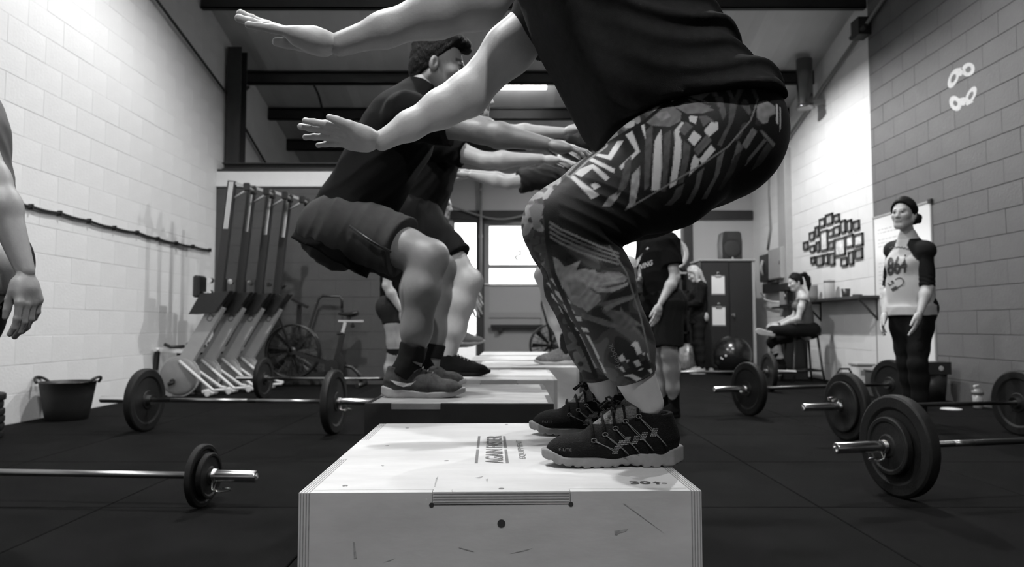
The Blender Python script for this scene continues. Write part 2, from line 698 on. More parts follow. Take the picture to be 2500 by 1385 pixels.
# cable clipped along the left wall
pts = []
cl = []
ctrl = [(-40, 480), (30, 494), (60, 505), (132, 521), (205, 540), (268, 557), (325, 568), (376, 583), (422, 594), (463, 602), (505, 611)]
for i in range(len(ctrl)):
    x, y = ctrl[i]
    Y = -XL * FPX / (CX - x)
    p = P(x, y, Y)
    p.x = XL + .022
    cl.append(p)
for i in range(len(cl) - 1):
    for k in range(5):
        t = k / 5
        p = cl[i].lerp(cl[i + 1], t)
        p.z -= .009 * math.sin(math.pi * t)
        pts.append(p)
pts.append(cl[-1])
cb = struct(MB().tube(pts, .014, 6).build('wall_cable', M_BLACKP))
for p in cl[1:]:
    MB().box((XL, p.y - .008, p.z - .022), (XL + .040, p.y + .008, p.z + .022)).build('cable_clip', M_BLACKP, cb)

# conduit, boxes and duct on the right wall
def RY(x, off=0.0):
    """distance along the right wall at photograph column x"""
    return (XR - off) * FPX / (x - CX)


def RW(x, y, off=0.0):
    return P(x, y, RY(x, off))


a, b = RW(1911, 372, .06), RW(1929, 690, .06)
struct(MB().bbox((XR - .11, RY(1930, .06), .9), (XR + .0, RY(1911, .06), a.z), .006).build('trim_5', M_GREYMET))
struct(MB().tube([RW(1905, 330, .05), RW(1880, 402, .05), RW(1878, 470, .05), RW(1881, 560, .05), RW(1874, 610, .05)], .022, 8).build('wall_conduit', M_STEELG))
struct(MB().tube([RW(1925, 345, .05), RW(1912, 372, .05)], .03, 8).build('cable_sleeve', M_BLACKP))

# metal duct hanging in front of the right wall
dc = P(1966, 265, 9.9)
q = MB().lathe((dc.x, dc.y, dc.z), (0, 0, 1), [(0, .105), (.0, .118), (.035, .118), (.035, .11), (.06, .11), (.065, .108), (.70, .108)], 28, True)
du = tag(q.build('duct_pipe', mat('duct_steel', .22, .22, .9)), 'round metal duct pipe hanging from the roof by the right wall', 'duct')
MB().box((dc.x + .10, dc.y - .03, dc.z + .05), (XR + .01, dc.y + .03, dc.z + .12)).build('bracket', M_STEELG, du)

# small bracket with rod at the top edge of the grey paint
bk = RW(2128, 60, .05)
q = MB().box((XR - .16, bk.y - .1, bk.z - .16), (XR, bk.y + .1, bk.z + .06)).tube([(XR - .12, bk.y - .2, bk.z - .1), (XR - .12, bk.y + .18, bk.z - .1)], .03, 8)
struct(q.build('wall_bracket', M_STEEL))

# ---- lamps
LAMP_AT = ['the mats beside the white block wall', 'the picture frames and wall shelf', 'the barbells by the grey wall', 'the stencilled plywood box', 'the open floor behind the stencilled box']
dome_m = mat('lamp_enamel', 0.25, 0.4)
for i, (x, y, z, w, rec) in enumerate(LAMPS):
    t = thing('pendant_lamp', 'dome pendant lamp hanging over ' + LAMP_AT[i], 'lamp', (x, y, z), 0, 'dome lamps under the roof', ws=True)
    q = MB()
    pr = [(0, .25), (.05, .245), (.12, .21), (.2, .13), (.25, .07), (.34, .06), (.34, .0)]
    q.lathe((x, y, z), (0, 0, 1), pr, 24, True)
    inner = [(0, .246), (.05, .24), (.12, .205), (.195, .125), (.24, .05), (.24, 0)]
    q.lathe((x, y, z), (0, 0, 1), inner, 24, True)
    q.f = [f for f in q.f if len(f) < 10]
    q.s = q.s[:len(q.f)]
    me = bpy.data.meshes.new('shade')
    me.from_pydata(q.v, [], q.f)
    me.polygons.foreach_set('use_smooth', [True] * len(q.f))
    link_mesh('shade', me, dome_m, t)
    MB().tube([(x, y, z + .33), (x, y, roof_z(y))], .008, 6).build('rod', M_STEEL, t)
    li = bpy.data.lights.new('bulb', 'POINT')
    li.energy = w
    li.shadow_soft_size = 0.06
    lo = bpy.data.objects.new('bulb', li)
    COL.objects.link(lo)
    lo.parent = t
    lo.location = (0, 0, rec)

# fluorescent batten at the back
tz = 3.93
t = thing('fluorescent_batten', 'lit fluorescent tube batten fixed under the far roof', 'lamp', P(1275, 212, 10.5), 0, ws=True)
p0, p1 = P(1190, 213, 10.5), P(1334, 213, 10.5)
MB().box((p0.x - .02, 10.46, p0.z + .03), (p1.x + .02, 10.54, p0.z + .07)).box((p0.x, 10.48, p0.z + .06), (p0.x + .03, 10.52, 4.36)).box((p1.x - .04, 10.48, p0.z + .06), (p1.x, 10.52, 4.36)).build('housing', M_GREYMET, t)
MB().tube([p0, p1], .032, 10).build('tube', emis('tube_glow', 1, 12.0), t)
# ================================================================== plyometric boxes
BW, BD, BHT, PT = 0.61, 0.762, 0.508, 0.018


def plyo_box(label, loc, rot, top_m, front_m, edges=True, tab=(-.105, .105), group='plyometric boxes in a row'):
    """base at loc = middle of the FRONT bottom edge; depth runs along +Y"""
    t = thing('plyometric_box', label, 'box', loc, rot, group)
    w, z1 = BW / 2, BHT
    ta, tb = tab
    q = MB().prism([(-w + PT, 0, 0), (w - PT, 0, 0), (w - PT, 0, z1), (tb, 0, z1), (tb, 0, z1 - PT - .002), (ta, 0, z1 - PT - .002), (ta, 0, z1), (-w + PT, 0, z1)], (0, PT, 0))
    fp = q.build('front_panel', front_m, t)
    MB().prism([(-w + PT, BD - PT, 0), (w - PT, BD - PT, 0), (w - PT, BD - PT, z1 - PT), (-w + PT, BD - PT, z1 - PT)], (0, PT, 0)).build('back_panel', front_m, t)
    for s in (-1, 1):
        x = -w if s < 0 else w - PT
        y0, y1 = BD * .36, BD * .66
        q = MB().prism([(x, 0, 0), (x, BD, 0), (x, BD, z1), (x, y1, z1), (x, y1, z1 - PT), (x, y0, z1 - PT), (x, y0, z1), (x, 0, z1)], (PT, 0, 0))
        sp = q.build('side_panel', front_m, t)
        if edges:
            # plies on the cut edges: front edge and both lengths of the top edge
            e = MB()
            for k in range(4):
                a = x + .0022 + k * .0042
                e.box((a, -.0003, .002), (a + .0017, .001, z1 - .001))
                for ya, yb in ((.001, y0 - .001), (y1 + .001, BD - .001)):
                    e.box((a, ya, z1 - .001), (a + .0017, yb, z1 + .0003))
            e.build('ply_layers', M_PLYDARK, sp)['kind'] = 'stuff'
    # top with tabs reaching through front and sides
    y0, y1 = BD * .36, BD * .66
    poly = [(ta + .001, 0), (tb - .001, 0), (tb - .001, PT), (w - PT, PT), (w - PT, y0 + .0008), (w, y0 + .0008), (w, y1 - .0008), (w - PT, y1 - .0008), (w - PT, BD),
            (-w + PT, BD), (-w + PT, y1 - .0008), (-w, y1 - .0008), (-w, y0 + .0008), (-w + PT, y0 + .0008), (-w + PT, PT), (ta + .001, PT)]
    tp = MB().prism([(x, y, z1 - PT) for x, y in poly], (0, 0, PT + .0004)).build('top_panel', top_m, t)
    if edges:
        e = MB()
        for k in range(4):
            a = z1 - PT + .0022 + k * .0042
            e.box((ta + .002, -.0006, a), (tb - .002, .0005, a + .0017))
        e.build('ply_layers', M_PLYDARK, tp)['kind'] = 'stuff'
        for x in (ta - .0005, tb + .0005):
            MB().lathe((x, -.0006, z1 - PT - .001), (0, 1, 0), [(0, .0038), (.001, .0038)], 14).build('relief_hole_disc', M_INK_HOLE, fp)  # dark discs on the surface stand in for the shade inside small holes
        MB().lathe((0.0, -.0006, z1 - .047), (0, 1, 0), [(0, .0062), (.001, .0062)], 18).build('bolt_hole_disc', M_INK_HOLE, fp)  # uncut panel: dark disc paints the shade of the bolt hole
        for x, y in ((-w + .06, .045), (w - .045, .05), (-w + .07, .42), (-w + .08, .68), (0.0, .02), (w - .05, .70), (0.02, .74), (-.1, .25)):
            MB().lathe((x, y, z1 + .0003), (0, 0, 1), [(0, .0045), (.0007, .004)], 12).build('screw', M_SCREW, tp)
    return t, fp, tp


b1loc, b1rot = Vector((-0.016, 1.103, 0)), math.radians(1.4)
B1, B1F, B1T = plyo_box('pale birch plywood jump box under the patterned leggings, stencilled top', b1loc, b1rot, M_PLY, M_PLY, group=None)


def loc1(x, y):
    p = G(x, y, BHT) - b1loc
    r = Matrix.Rotation(-b1rot, 3, 'Z') @ p
    return Vector((r.x, r.y, BHT + .0006))


# stencilled print on the top: lettering turned to be read from the right-hand side
a, b = loc1(1213, 1132), loc1(1200, 1066)
flat_text('lettering', 'AGAIN FASTER', (a.x + .012, a.y, a.z), (0, 1, 0), (-1, 0, 0), b.y - a.y, .034, M_INK, B1T, bold=.012)
a, b = loc1(1281, 1121), loc1(1272, 1077)
flat_text('lettering', 'EQUIPMENT', (a.x + .004, a.y, a.z), (0, 1, 0), (-1, 0, 0), b.y - a.y, .014, M_INK, B1T)
for xa, xb in ((1162.5, 1170), (1238.5, 1231)):
    for ya, yb in ((1132, 1098.5), (1095.5, 1066)):
        fa, fb = (1132 - ya) / 66, (1132 - yb) / 66
        p, q2 = loc1(xa + (xb - xa) * fa, ya), loc1(xa + (xb - xa) * fb, yb)
        MB().prism([(p.x - .0028, p.y, p.z), (p.x + .0028, p.y, p.z), (q2.x + .0028, q2.y, p.z), (q2.x - .0028, q2.y, p.z)], (0, 0, .0003)).build('print_bar', M_INK, B1T)
a, b = loc1(1541, 1184), loc1(1592, 1184)
flat_text('lettering', '30', a, (1, 0, 0), (0, 1, 0), b.x - a.x, .021, M_INK_HOLE, B1T, bold=.03)
c = loc1(1607, 1184)
ar = [(-.0025, 0), (.0025, 0), (.0025, .011), (.0065, .011), (0, .021), (-.0065, .011), (-.0025, .011)]
MB().prism([(c.x + x, c.y + y, c.z) for x, y in ar], (0, 0, .0003)).build('arrow_print', M_INK_HOLE, B1T)
# scuffs on the front panel and top
M_SCUFF = mat('rubber_scuff', 0.36, 0.8, noise=.4, nscale=80)
for pts in ([(1501, 1298), (1535, 1294), (1528, 1300), (1512, 1304), (1508, 1309), (1502, 1308)], [(864, 1320), (868, 1322), (873, 1360), (866, 1362)], [(938, 1371), (965, 1361), (955, 1367)],
            [(1523, 1232), (1527, 1232), (1625, 1306), (1620, 1302)], [(1120, 1337), (1122, 1336), (1157, 1346), (1150, 1346)], [(1245, 1352), (1300, 1339), (1280, 1346)]):
    pp = []
    for x, y in pts:
        p = P(x, y, 1.103) - b1loc
        pp.append((p.x, -.0004, p.z))
    MB().prism(pp, (0, -.0002, 0)).build('scuff', M_SCUFF, B1F)
for pts in ([(1060, 1190), (1063, 1189), (1070, 1163), (1064, 1170)], [(1102, 1200), (1106, 1204), (1104, 1196)], [(1160, 1168), (1180, 1164), (1172, 1169)], [(1186, 1172), (1189, 1180), (1192, 1170)], [(930, 1137), (938, 1138), (934, 1140)]):
    MB().prism([loc1(x, y) for x, y in pts], (0, 0, .0002)).build('scuff', M_SCUFF, B1T)

plyo_box('black painted jump box with worn grey plywood top', (-0.17, 2.33, 0), 0, M_PLYGREY, M_BLACKPLY, False, (-.22, -.06))
plyo_box('plywood jump box directly behind the black painted one', (-0.095, 3.33, 0), 0, M_PLY, M_PLY, True, (-.05, .12))
plyo_box('plywood jump box under the person in pale running shoes', (0.10, 4.34, 0), 0, M_PLY, M_PLY, True)
plyo_box('plywood jump box second from the far end of the row', (0.003, 5.22, 0), 0, M_PLY, M_PLY, False)
plyo_box('plywood jump box at the far end of the row by the doors', (0.03, 6.12, 0), 0, M_PLY, M_PLY, False)

# ================================================================== barbells
PLATE_CACHE = {}


def plate_mesh(dia, th, style):
    key = (dia, th, style)
    if key in PLATE_CACHE:
        return PLATE_CACHE[key]
    R = dia / 2
    if style == 'bumper':
        pr = [(-th / 2, .0255), (-th / 2, R * .28), (-th / 2 + .006, R * .30), (-th / 2 + .008, R * .70), (-th / 2, R * .76), (-th / 2, R - .012), (-th / 2 + .006, R - .002), (-th / 2 + .014, R),
              (th / 2 - .014, R), (th / 2 - .006, R - .002), (th / 2, R - .012), (th / 2, R * .76), (th / 2 - .008, R * .70), (th / 2 - .006, R * .30), (th / 2, R * .28), (th / 2, .0255)]
    else:
        pr = [(-th / 2, .0255), (-th / 2, R * .36), (-th / 2 + .005, R * .42), (-th / 2 + .006, R * .80), (-th / 2 + .001, R * .86), (-th / 2 + .001, R - .004), (-th / 2 + .004, R), (th / 2 - .004, R),
              (th / 2 - .001, R - .004), (th / 2 - .001, R * .86), (th / 2 - .006, R * .80), (th / 2 - .005, R * .42), (th / 2, R * .36), (th / 2, .0255)]
    q = MB().lathe((0, 0, 0), (1, 0, 0), pr, 48, True)
    q.f = [f for f in q.f if len(f) < 10]
    q.s = [True] * len(q.f)
    me = q.mesh('weight_plate', M_PLATE)
    try:
        for p in me.polygons:
            p.use_smooth = True
        me.set_sharp_from_angle(angle=math.radians(28))
    except Exception:
        pass
    PLATE_CACHE[key] = me
    return me


def barbell(label, left, right, z, plates_l, plates_r, half=.655, shaft_m=M_BARDARK, clip=(1, 1), sleeve=.40, roll=0.0, bright=()):
    """left/right: world xy of the two sleeve shoulders; plates from the inside out: (dia, thickness, style)"""
    left, right = Vector(left), Vector(right)
    c = (left + right) / 2
    d = right - left
    ang = math.atan2(d.y, d.x)
    half = d.length / 2
    t = thing('barbell', label, 'barbell', (c.x, c.y, 0), ang, 'loaded barbells on the floor')
    q = MB().tube([(-half, 0, z), (half, 0, z)], .0142, 14)
    sh = q.build('shaft', shaft_m, t)
    for a, b in bright:
        MB().tube([(a * half, 0, z), (b * half, 0, z)], .0148, 14).build('knurl_band', M_BAR, sh)
    for s, pl, cl_ in ((-1, plates_l, clip[0]), (1, plates_r, clip[1])):
        q = MB().lathe((s * (half - .03), 0, z), (s, 0, 0), [(0, .020), (0, .037), (.03, .037), (.03, .0249), (.03 + sleeve, .0249), (.034 + sleeve, .022), (.034 + sleeve, .016), (.022 + sleeve, .015)], 24, True)
        me_o = q.build('sleeve', M_CHROME, t)
        try:
            me_o.data.set_sharp_from_angle(angle=math.radians(40))
        except Exception:
            pass
        x = half
        zz = z
        for dia, th, st in pl:
            o = link_mesh('weight_plate', plate_mesh(dia, th, st), None, t)
            o.location = (s * (x + th / 2), 0, zz)
            o.rotation_euler = (random.uniform(0, 6), 0, 0)
            x += th
        if cl_:
            # spring collar: coils and two handles
            pts = []
            for k in range(37):
                an = 2 * math.pi * k / 12
                pts.append((s * (x + .004 + .0045 * k / 12 * 1.3), .0275 * math.cos(an + roll), z + .0275 * math.sin(an + roll)))
            q = MB().tube(pts, .0026, 6)
            for k0, sp in ((0, .35), (-1, -.35)):
                p = Vector(pts[k0])
                rr = Vector((0, math.cos(roll + sp), math.sin(roll + sp)))
                q.tube([p, p + rr * .03, p + rr * .04 + Vector((s * .035, 0, 0)), p + rr * .034 + Vector((s * .075, .006, 0)), p + rr * .022 + Vector((s * .08, -.006, 0)), p + rr * .022 + Vector((s * .04, -.008, 0))], .0026, 6)
            q.build('spring_collar', M_CHROME, t)
    return t


BMP, IRN = 'bumper', 'iron'
big = (.45, .055, BMP)
barbell('barbell with a big and a small black plate in front of the standing woman', (1.745, 3.235), (3.03, 3.50), .225, [big, (.255, .032, IRN)], [big, (.255, .032, IRN)], roll=-1.6, bright=((-.60, -.44),), sleeve=.335)
barbell('barbell with one bumper plate crossing at the standing woman\'s feet', (2.245, 4.79), (3.50, 5.01), .225, [big, (.33, .02, IRN)], [big], roll=2.0, sleeve=.34)
barbell('barbell beside the white tub, chrome sleeve towards the jump boxes', (2.03, 6.12), (3.42, 6.55), .225, [big], [big], roll=3.6, sleeve=.36)
barbell('barbell lying in front of the exercise ball and stool', (1.50, 8.29), (2.93, 8.29), .225, [big], [big], roll=4.0, sleeve=.33, bright=((-.9, .6),), clip=(0, 1))
sm = [(.26, .03, IRN), (.19, .026, IRN)]
barbell('barbell with small iron plates on the open mat by the black tub', (-2.62, 3.155), (-1.315, 3.055), .13, sm, sm, shaft_m=M_BAR, roll=-1.9, sleeve=.245)
barbell('barbell with two bumper plates beside the rowing machines', (-2.615, 5.20), (-1.28, 5.085), .225, [big], [big], clip=(0, 1), roll=-1.4, bright=((-.75, .1), (.2, .9)), sleeve=.36)
barbell('barbell lying in front of the air bike', (-2.50, 7.32), (-1.19, 7.22), .225, [(.42, .05, BMP)], [(.42, .05, BMP)], clip=(0, 0), bright=((-.95, .9),), sleeve=.3)

# stack of plates at the left edge
for k in range(6):
    o = link_mesh('bumper_plate', plate_mesh(.45, .05, BMP), None)
    o.location = (-3.668 + random.uniform(-.006, .006), 4.84 + random.uniform(-.006, .006), .025 + .05 * k)
    o.rotation_euler = (0, math.pi / 2, random.uniform(0, 6))
    tag(o, ('bottom', 'second', 'third', 'fourth', 'fifth', 'topmost')[k] + ' black bumper plate of the flat stack by the white wall' + ('' if k in (0, 5) else ', counted from the floor'), 'weight plate', 'bumper plates stacked by the left wall')

# flexible tub
t = thing('rubber_tub', 'black flexible rubber tub with two loop handles against the white wall', 'tub', G(163, 1024), 0)
q = MB()
q.lathe((0, 0, 0), (0, 0, 1), [(0.012, .0), (0, .145), (.004, .152), (.10, .172), (.20, .188), (.30, .205), (.302, .209), (.306, .205), (.304, .198), (.20, .182), (.02, .146), (.02, 0)], 32, True)
q.build('body', mat('tub_rubber', .009, .55, noise=.15), t)
for s in (-1, 1):
    pts = []
    for k in range(9):
        an = math.pi * k / 8
        pts.append((s * (.205 + .045 * math.sin(an)), .075 * math.cos(an), .297 + .045 * math.sin(an)))
    MB().tube(pts, .011, 8).build('handle', MATS['tub_rubber'], t)

# ================================================================== rowing machines stored upright
def make_rower():
    t = thing('rowing_machine', 'x', 'rowing machine', (0, 0, 0), 0, 'rowing machines stored upright')
    # inclined frame beam, flywheel, legs, rail
    a, b = Vector((.08, 0, .02)), Vector((.62, 0, .98))
    q = MB().bar(a, b, .075, .15, Vector((0, 1, 0)).cross(b - a))
    fr = q.build('frame_beam', M_GREYMET, t)
    d, s, u = basis(b - a, Vector((0, -1, 0)))
    for f in (.28, .86):
        c = a.lerp(b, f)
        e1 = (b - a).normalized()
        e2 = Vector((0, -1, 0)).cross(e1).normalized()
        flat_text('frame_mark', 'C2', c + Vector((0, -.0385, 0)) - e1 * .045 - e2 * .03, e1, e2 if (Vector((0, -1, 0)).dot(e1.cross(e2)) > 0) else -e2, .09, .06, M_INK_HOLE, fr)
    MB().lathe((.22, -.055, .215), (0, 1, 0), [(0, .0), (0, .17), (.012, .195), (.02, .205), (.09, .205), (.098, .195), (.11, .17), (.11, 0)], 36, True).build('flywheel_cover', M_GREYPLATE, t)
    MB().lathe((.22, -.03, .215), (0, 1, 0), [(0, .206), (0, .222), (.02, .222), (.02, .206)], 36).build('flywheel_rim', M_GREYMET, t)
    q = MB().tube([(.23, -.05, .38), (.62, -.10, .07), (.70, -.02, .07)], .017, 8).tube([(.23, .05, .38), (.62, .10, .09), (.70, .02, .09)], .017, 8)
    q.build('front_leg', M_WHITEP, t)
    MB().tube([(.52, -.115, .06), (.52, .115, .06)], .017, 8).tube([(.56, -.11, .035), (.56, .11, .035)], .03, 8).build('leg_crossbar', M_WHITEP, t)
    MB().bar((-.02, 0, .50), (.36, 0, .47), .03, .04).tube([(-.02, -.08, .5), (-.02, .08, .5)], .02, 8).build('monitor_arm', M_WHITEP, t)
    MB().bar((-.035, 0, .48), (-.05, 0, .28), .05, .04).build('arm_pad', M_BLACKP, t)
    MB().tube([(.06, -.05, .56), (.12, -.03, .53), (.2, 0, .53), (.2, .1, .53)], .018, 8).build('handle', M_BLACKP, t)
    # foot plates
    q = MB()
    for s in (-1, 1):
        q.prism([(.34, s * .065 - .045, .88), (.62, s * .065 - .045, .90), (.78, s * .065 - .045, 1.13), (.46, s * .065 - .045, 1.10)], (0, .09, 0))
    q.build('foot_plates', M_BLACKP, t)
    # rail and seat, rear leg on top
    p0, p1 = Vector((.60, 0, .95)), Vector((.735, 0, 2.34))
    rl = MB().bar(p0, p1, .055, .085, Vector((1, 0, 0))).build('rail', mat('rail_dark', .03, .35, .3), t)
    c0 = p0.lerp(p1, .62)
    q = MB()
    for k in (-1, 0, 1):
        q.bar(c0 + Vector((k * .018, -.0285, 0)), p1 + Vector((k * .018, -.0285, -.01)), .012, .004, Vector((0, 1, 0)))
    q.build('rail_strip', M_CHROME, rl)
    MB().bbox((.37, -.11, 1.06), (.44, .11, 1.30), .02).build('seat', M_BLACKP, t)
    MB().tube([(.44, -.06, 1.12), (.58, -.06, 1.1)], .012, 6).build('seat_bracket', M_CHROME, t)
    for zz, rr in ((1.25, .03), (1.12, .025)):
        MB().lathe((.52, -.03, zz), (0, 1, 0), [(0, rr), (.06, rr)], 12).build('seat_roller', M_CHROME, t)
    q = MB().bar((.735, 0, 2.33), (.93, -.02, 2.26), .03, .03).tube([(.74, 0, 2.14), (.92, -.02, 2.25)], .012, 6).tube([(.93, -.10, 2.26), (.93, .10, 2.25)], .017, 8)
    q.build('rear_leg', M_GREYMET, t)
    for s in (-1, 1):
        MB().bbox((.895, s * .10 - .02, 2.21), (.965, s * .10 + .02, 2.30), .01).build('rear_foot', M_BLACKP, t)
    MB().tube([(.2, -.09, .16), (.14, -.1, .13)], .02, 8).lathe((.18, -.085, .165), (0, -1, 0), [(0, .028), (.025, .024)], 12).build('adjuster_knob', M_BLACKP, t)
    return t


row = make_rower()
rl = ['upright rowing machine closest to the black tub', 'upright rowing machine second from the black tub', 'upright rowing machine second from the air bike', 'upright rowing machine closest to the air bike']
for k in range(4):
    o = row if k == 0 else copy_tree(row)
    o.location = (-3.80 + .125 * k, 7.78 + .255 * k, 0)
    o['label'] = rl[k]

# ================================================================== air bikes
def make_bike():
    t = thing('air_bike', 'x', 'exercise bike', (0, 0, 0), 0, 'fan bikes')
    q = MB()
    q.tube([(.33 * math.cos(a), -.045, .44 + .33 * math.sin(a)) for a in [2 * math.pi * k / 40 for k in range(40)]], .014, 6, closed=True)
    q.tube([(.33 * math.cos(a), .045, .44 + .33 * math.sin(a)) for a in [2 * math.pi * k / 40 for k in range(40)]], .014, 6, closed=True)
    q.build('cage_rim', M_BLACKM, t)
    q = MB()
    for s in (-1, 1):
        for k in range(24):
            a = 2 * math.pi * k / 24
            q.tube([(.05 * math.cos(a), s * .06, .44 + .05 * math.sin(a)), (.325 * math.cos(a + .3), s * .05, .44 + .325 * math.sin(a + .3))], .003, 4)
        for rr in (.14, .22):
            q.tube([(rr * math.cos(a), s * .055, .44 + rr * math.sin(a)) for a in [2 * math.pi * k / 24 for k in range(24)]], .003, 4, closed=True)
    q.build('cage_wires', M_BLACKM, t)
    q = MB()
    for k in range(8):
        a = 2 * math.pi * k / 8
        e = Vector((math.cos(a), 0, math.sin(a)))
        f = Vector((-math.sin(a), .8, math.cos(a))).normalized()
        c = Vector((0, 0, .44))
        q.hexa([c + e * .06 - f * .02, c + e * .06 + f * .02, c + e * .3 + f * .045, c + e * .3 - f * .045] + [c + e * .06 - f * .02 + Vector((.004, .004, .004)), c + e * .06 + f * .02 + Vector((.004, .004, .004)), c + e * .3 + f * .045 + Vector((.004, .004, .004)), c + e * .3 - f * .045 + Vector((.004, .004, .004))])
    q.build('fan_blades', mat('fan_dark', .015, .5), t)
    MB().lathe((0, -.075, .44), (0, 1, 0), [(0, 0), (0, .05), (.01, .06), (.14, .06), (.15, .05), (.15, 0)], 20, True).build('hub', M_BLACKM, t)
    MB().tube([(0, -.10, .44), (-.0, -.14, .50), (-.10, -.2, .82), (-.185, -.22, 1.10), (-.175, -.22, 1.16), (-.09, -.22, 1.22), (-.04, -.22, 1.26)], .016, 8).lathe((-.09, -.22, 1.22), (.05, 0, .04), [(0, .022), (.06, .022)], 8).build('arm_lever', M_BLACKM, t)
    MB().tube([(.06, .10, .44), (.12, .14, .6), (.19, .2, .90), (.25, .22, 1.10), (.30, .22, 1.14), (.52, .22, 1.13), (.55, .22, 1.09), (.55, .22, .98)], .016, 8).build('arm_lever', M_BLACKM, t)
    MB().bar((.06, 0, .60), (.07, 0, 1.02), .04, .05).build('mast', M_BLACKM, t)
    MB().bar((-.02, 0, 1.09), (.17, 0, .99), .11, .03).build('console', M_BLACKP, t)
    q = MB().bar((0, -.07, .44), (.56, -.03, .25), .02, .045).bar((0, .07, .44), (.56, .03, .25), .02, .045).bar((.05, 0, .12), (.62, 0, .18), .05, .07).tube([(.56, 0, .28), (.74, 0, .24), (.82, 0, .16), (.86, 0, .05)], .022, 8)
    q.build('frame', M_BLACKM, t)
    MB().tube([(-.2, -.28, .03), (-.2, .28, .03)], .03, 8).bar((-.2, 0, .03), (.05, 0, .12), .05, .05).build('front_foot', M_BLACKM, t)
    MB().tube([(.86, -.26, .03), (.86, .26, .03)], .03, 8).build('rear_foot', M_BLACKM, t)
    MB().prism([(.48, -.035, .2), (.64, -.035, .2), (.66, -.035, .3), (.60, -.035, .42), (.53, -.035, .40)], (0, .07, 0)).build('crank_cover', M_BLACKP, t)
    MB().lathe((.5, -.08, .25), (0, 1, 0), [(0, .09), (.02, .09)], 20).tube([(.5, -.09, .25), (.56, -.09, .10)], .012, 6).box((.5, -.2, .085), (.6, -.1, .11)).build('crank', M_BLACKM, t)
    MB().bar((.56, 0, .38), (.615, 0, .66), .05, .06).build('seat_tube', M_BLACKM, t)
    MB().bar((.61, 0, .64), (.65, 0, .80), .035, .04).build('seat_post', M_CHROME, t)
    MB().lathe((.55, -.02, .655), (1, 0, .1), [(0, .018), (.04, .018), (.045, .012), (.08, .012)], 10).build('post_knob', M_BLACKP, t)
    MB().bbox((.56, -.022, .80), (.88, .022, .83), .004).build('seat_slider', M_CHROME, t)
    MB().lathe((.74, 0, .80), (0, 0, -1), [(0, .01), (.03, .012), (.035, .026), (.06, .024), (.068, .012)], 12).build('slider_knob', M_BLACKP, t)
    q = MB()
    rings = [(.555, .012, .012, .905), (.58, .022, .02, .905), (.63, .03, .022, .90), (.69, .06, .03, .895), (.74, .10, .036, .90), (.775, .105, .038, .91), (.80, .085, .03, .915), (.81, .03, .015, .915)]
    vs_, fs_ = [], []
    n = 12
    for x, w, h, z in rings:
        for k in range(n):
            an = 2 * math.pi * k / n
            vs_.append((x, w * math.cos(an), z + h * math.sin(an)))
    for i in range(len(rings) - 1):
        for k in range(n):
            fs_.append((i * n + k, i * n + (k + 1) % n, (i + 1) * n + (k + 1) % n, (i + 1) * n + k))
    fs_ += [tuple(range(n)), tuple(range((len(rings) - 1) * n, len(rings) * n))]
    q.add(vs_, fs_, True)
    q.bar((.69, 0, .83), (.69, 0, .9), .05, .05)
    q.build('saddle', M_BLACKP, t)
    return t


bike = make_bike()
bike.location = (-2.73, 8.97, 0)
bike['label'] = 'black fan bike with twin arm levers standing before the dark grey wall'
b2 = copy_tree(bike)
b2.location = (0.62, 11.6, 0)
b2.rotation_euler = (0, 0, math.radians(8))
b2['label'] = 'black fan bike standing by the glazed doors behind the jump boxes'

# ================================================================== right wall: board, frames, shelf
def wall_rect(x0, x1, y0, y1, off=0.0):
    """rectangle on the right wall from photograph columns/rows measured at its middle"""
    ya, yb = RY(x1, off), RY(x0, off)
    Ym = (ya + yb) / 2
    zt, zb = P(x0, y0, Ym).z, P(x0, y1, Ym).z
    return ya, yb, zb, zt


t = thing('whiteboard', 'tall whiteboard with faint handwriting behind the standing woman', 'whiteboard', (XR, 8.03, .28), ws=True)
MB().box((XR - .012, 7.45, .29), (XR, 8.64, 2.06)).build('board', mat('whiteboard_gloss', .74, .18), t)
q = MB()
for a, b in (((7.44, .28), (7.46, 2.07)), ((8.63, .28), (8.65, 2.07))):
    q.box((XR - .02, a[0], a[1]), (XR, b[0], b[1]))
q.box((XR - .02, 7.44, 2.05), (XR, 8.65, 2.07)).box((XR - .02, 7.44, .28), (XR, 8.65, .30))
q.build('board_frame', M_GREYMET, t)
MB().box((XR - .03, 7.42, 2.04), (XR, 7.48, 2.085)).build('corner_cap', M_BLACKP, t)
q = MB()
rng = random.Random(3)
for zz in [1.9, 1.86, 1.78, 1.74, 1.70, 1.5, 1.46, 1.4, 1.36, 1.3, 1.26, 1.2, 1.14, 1.08, .98]:
    y = 8.55
    for k in range(rng.randint(3, 7)):
        L = rng.uniform(.03, .09)
        if y - L < 7.9:
            break
        q.box((XR - .0126, y - L, zz - .008), (XR - .012, y, zz + .004))
        y -= L + .025
q.build('handwriting', mat('marker_grey', .48, .6), t)

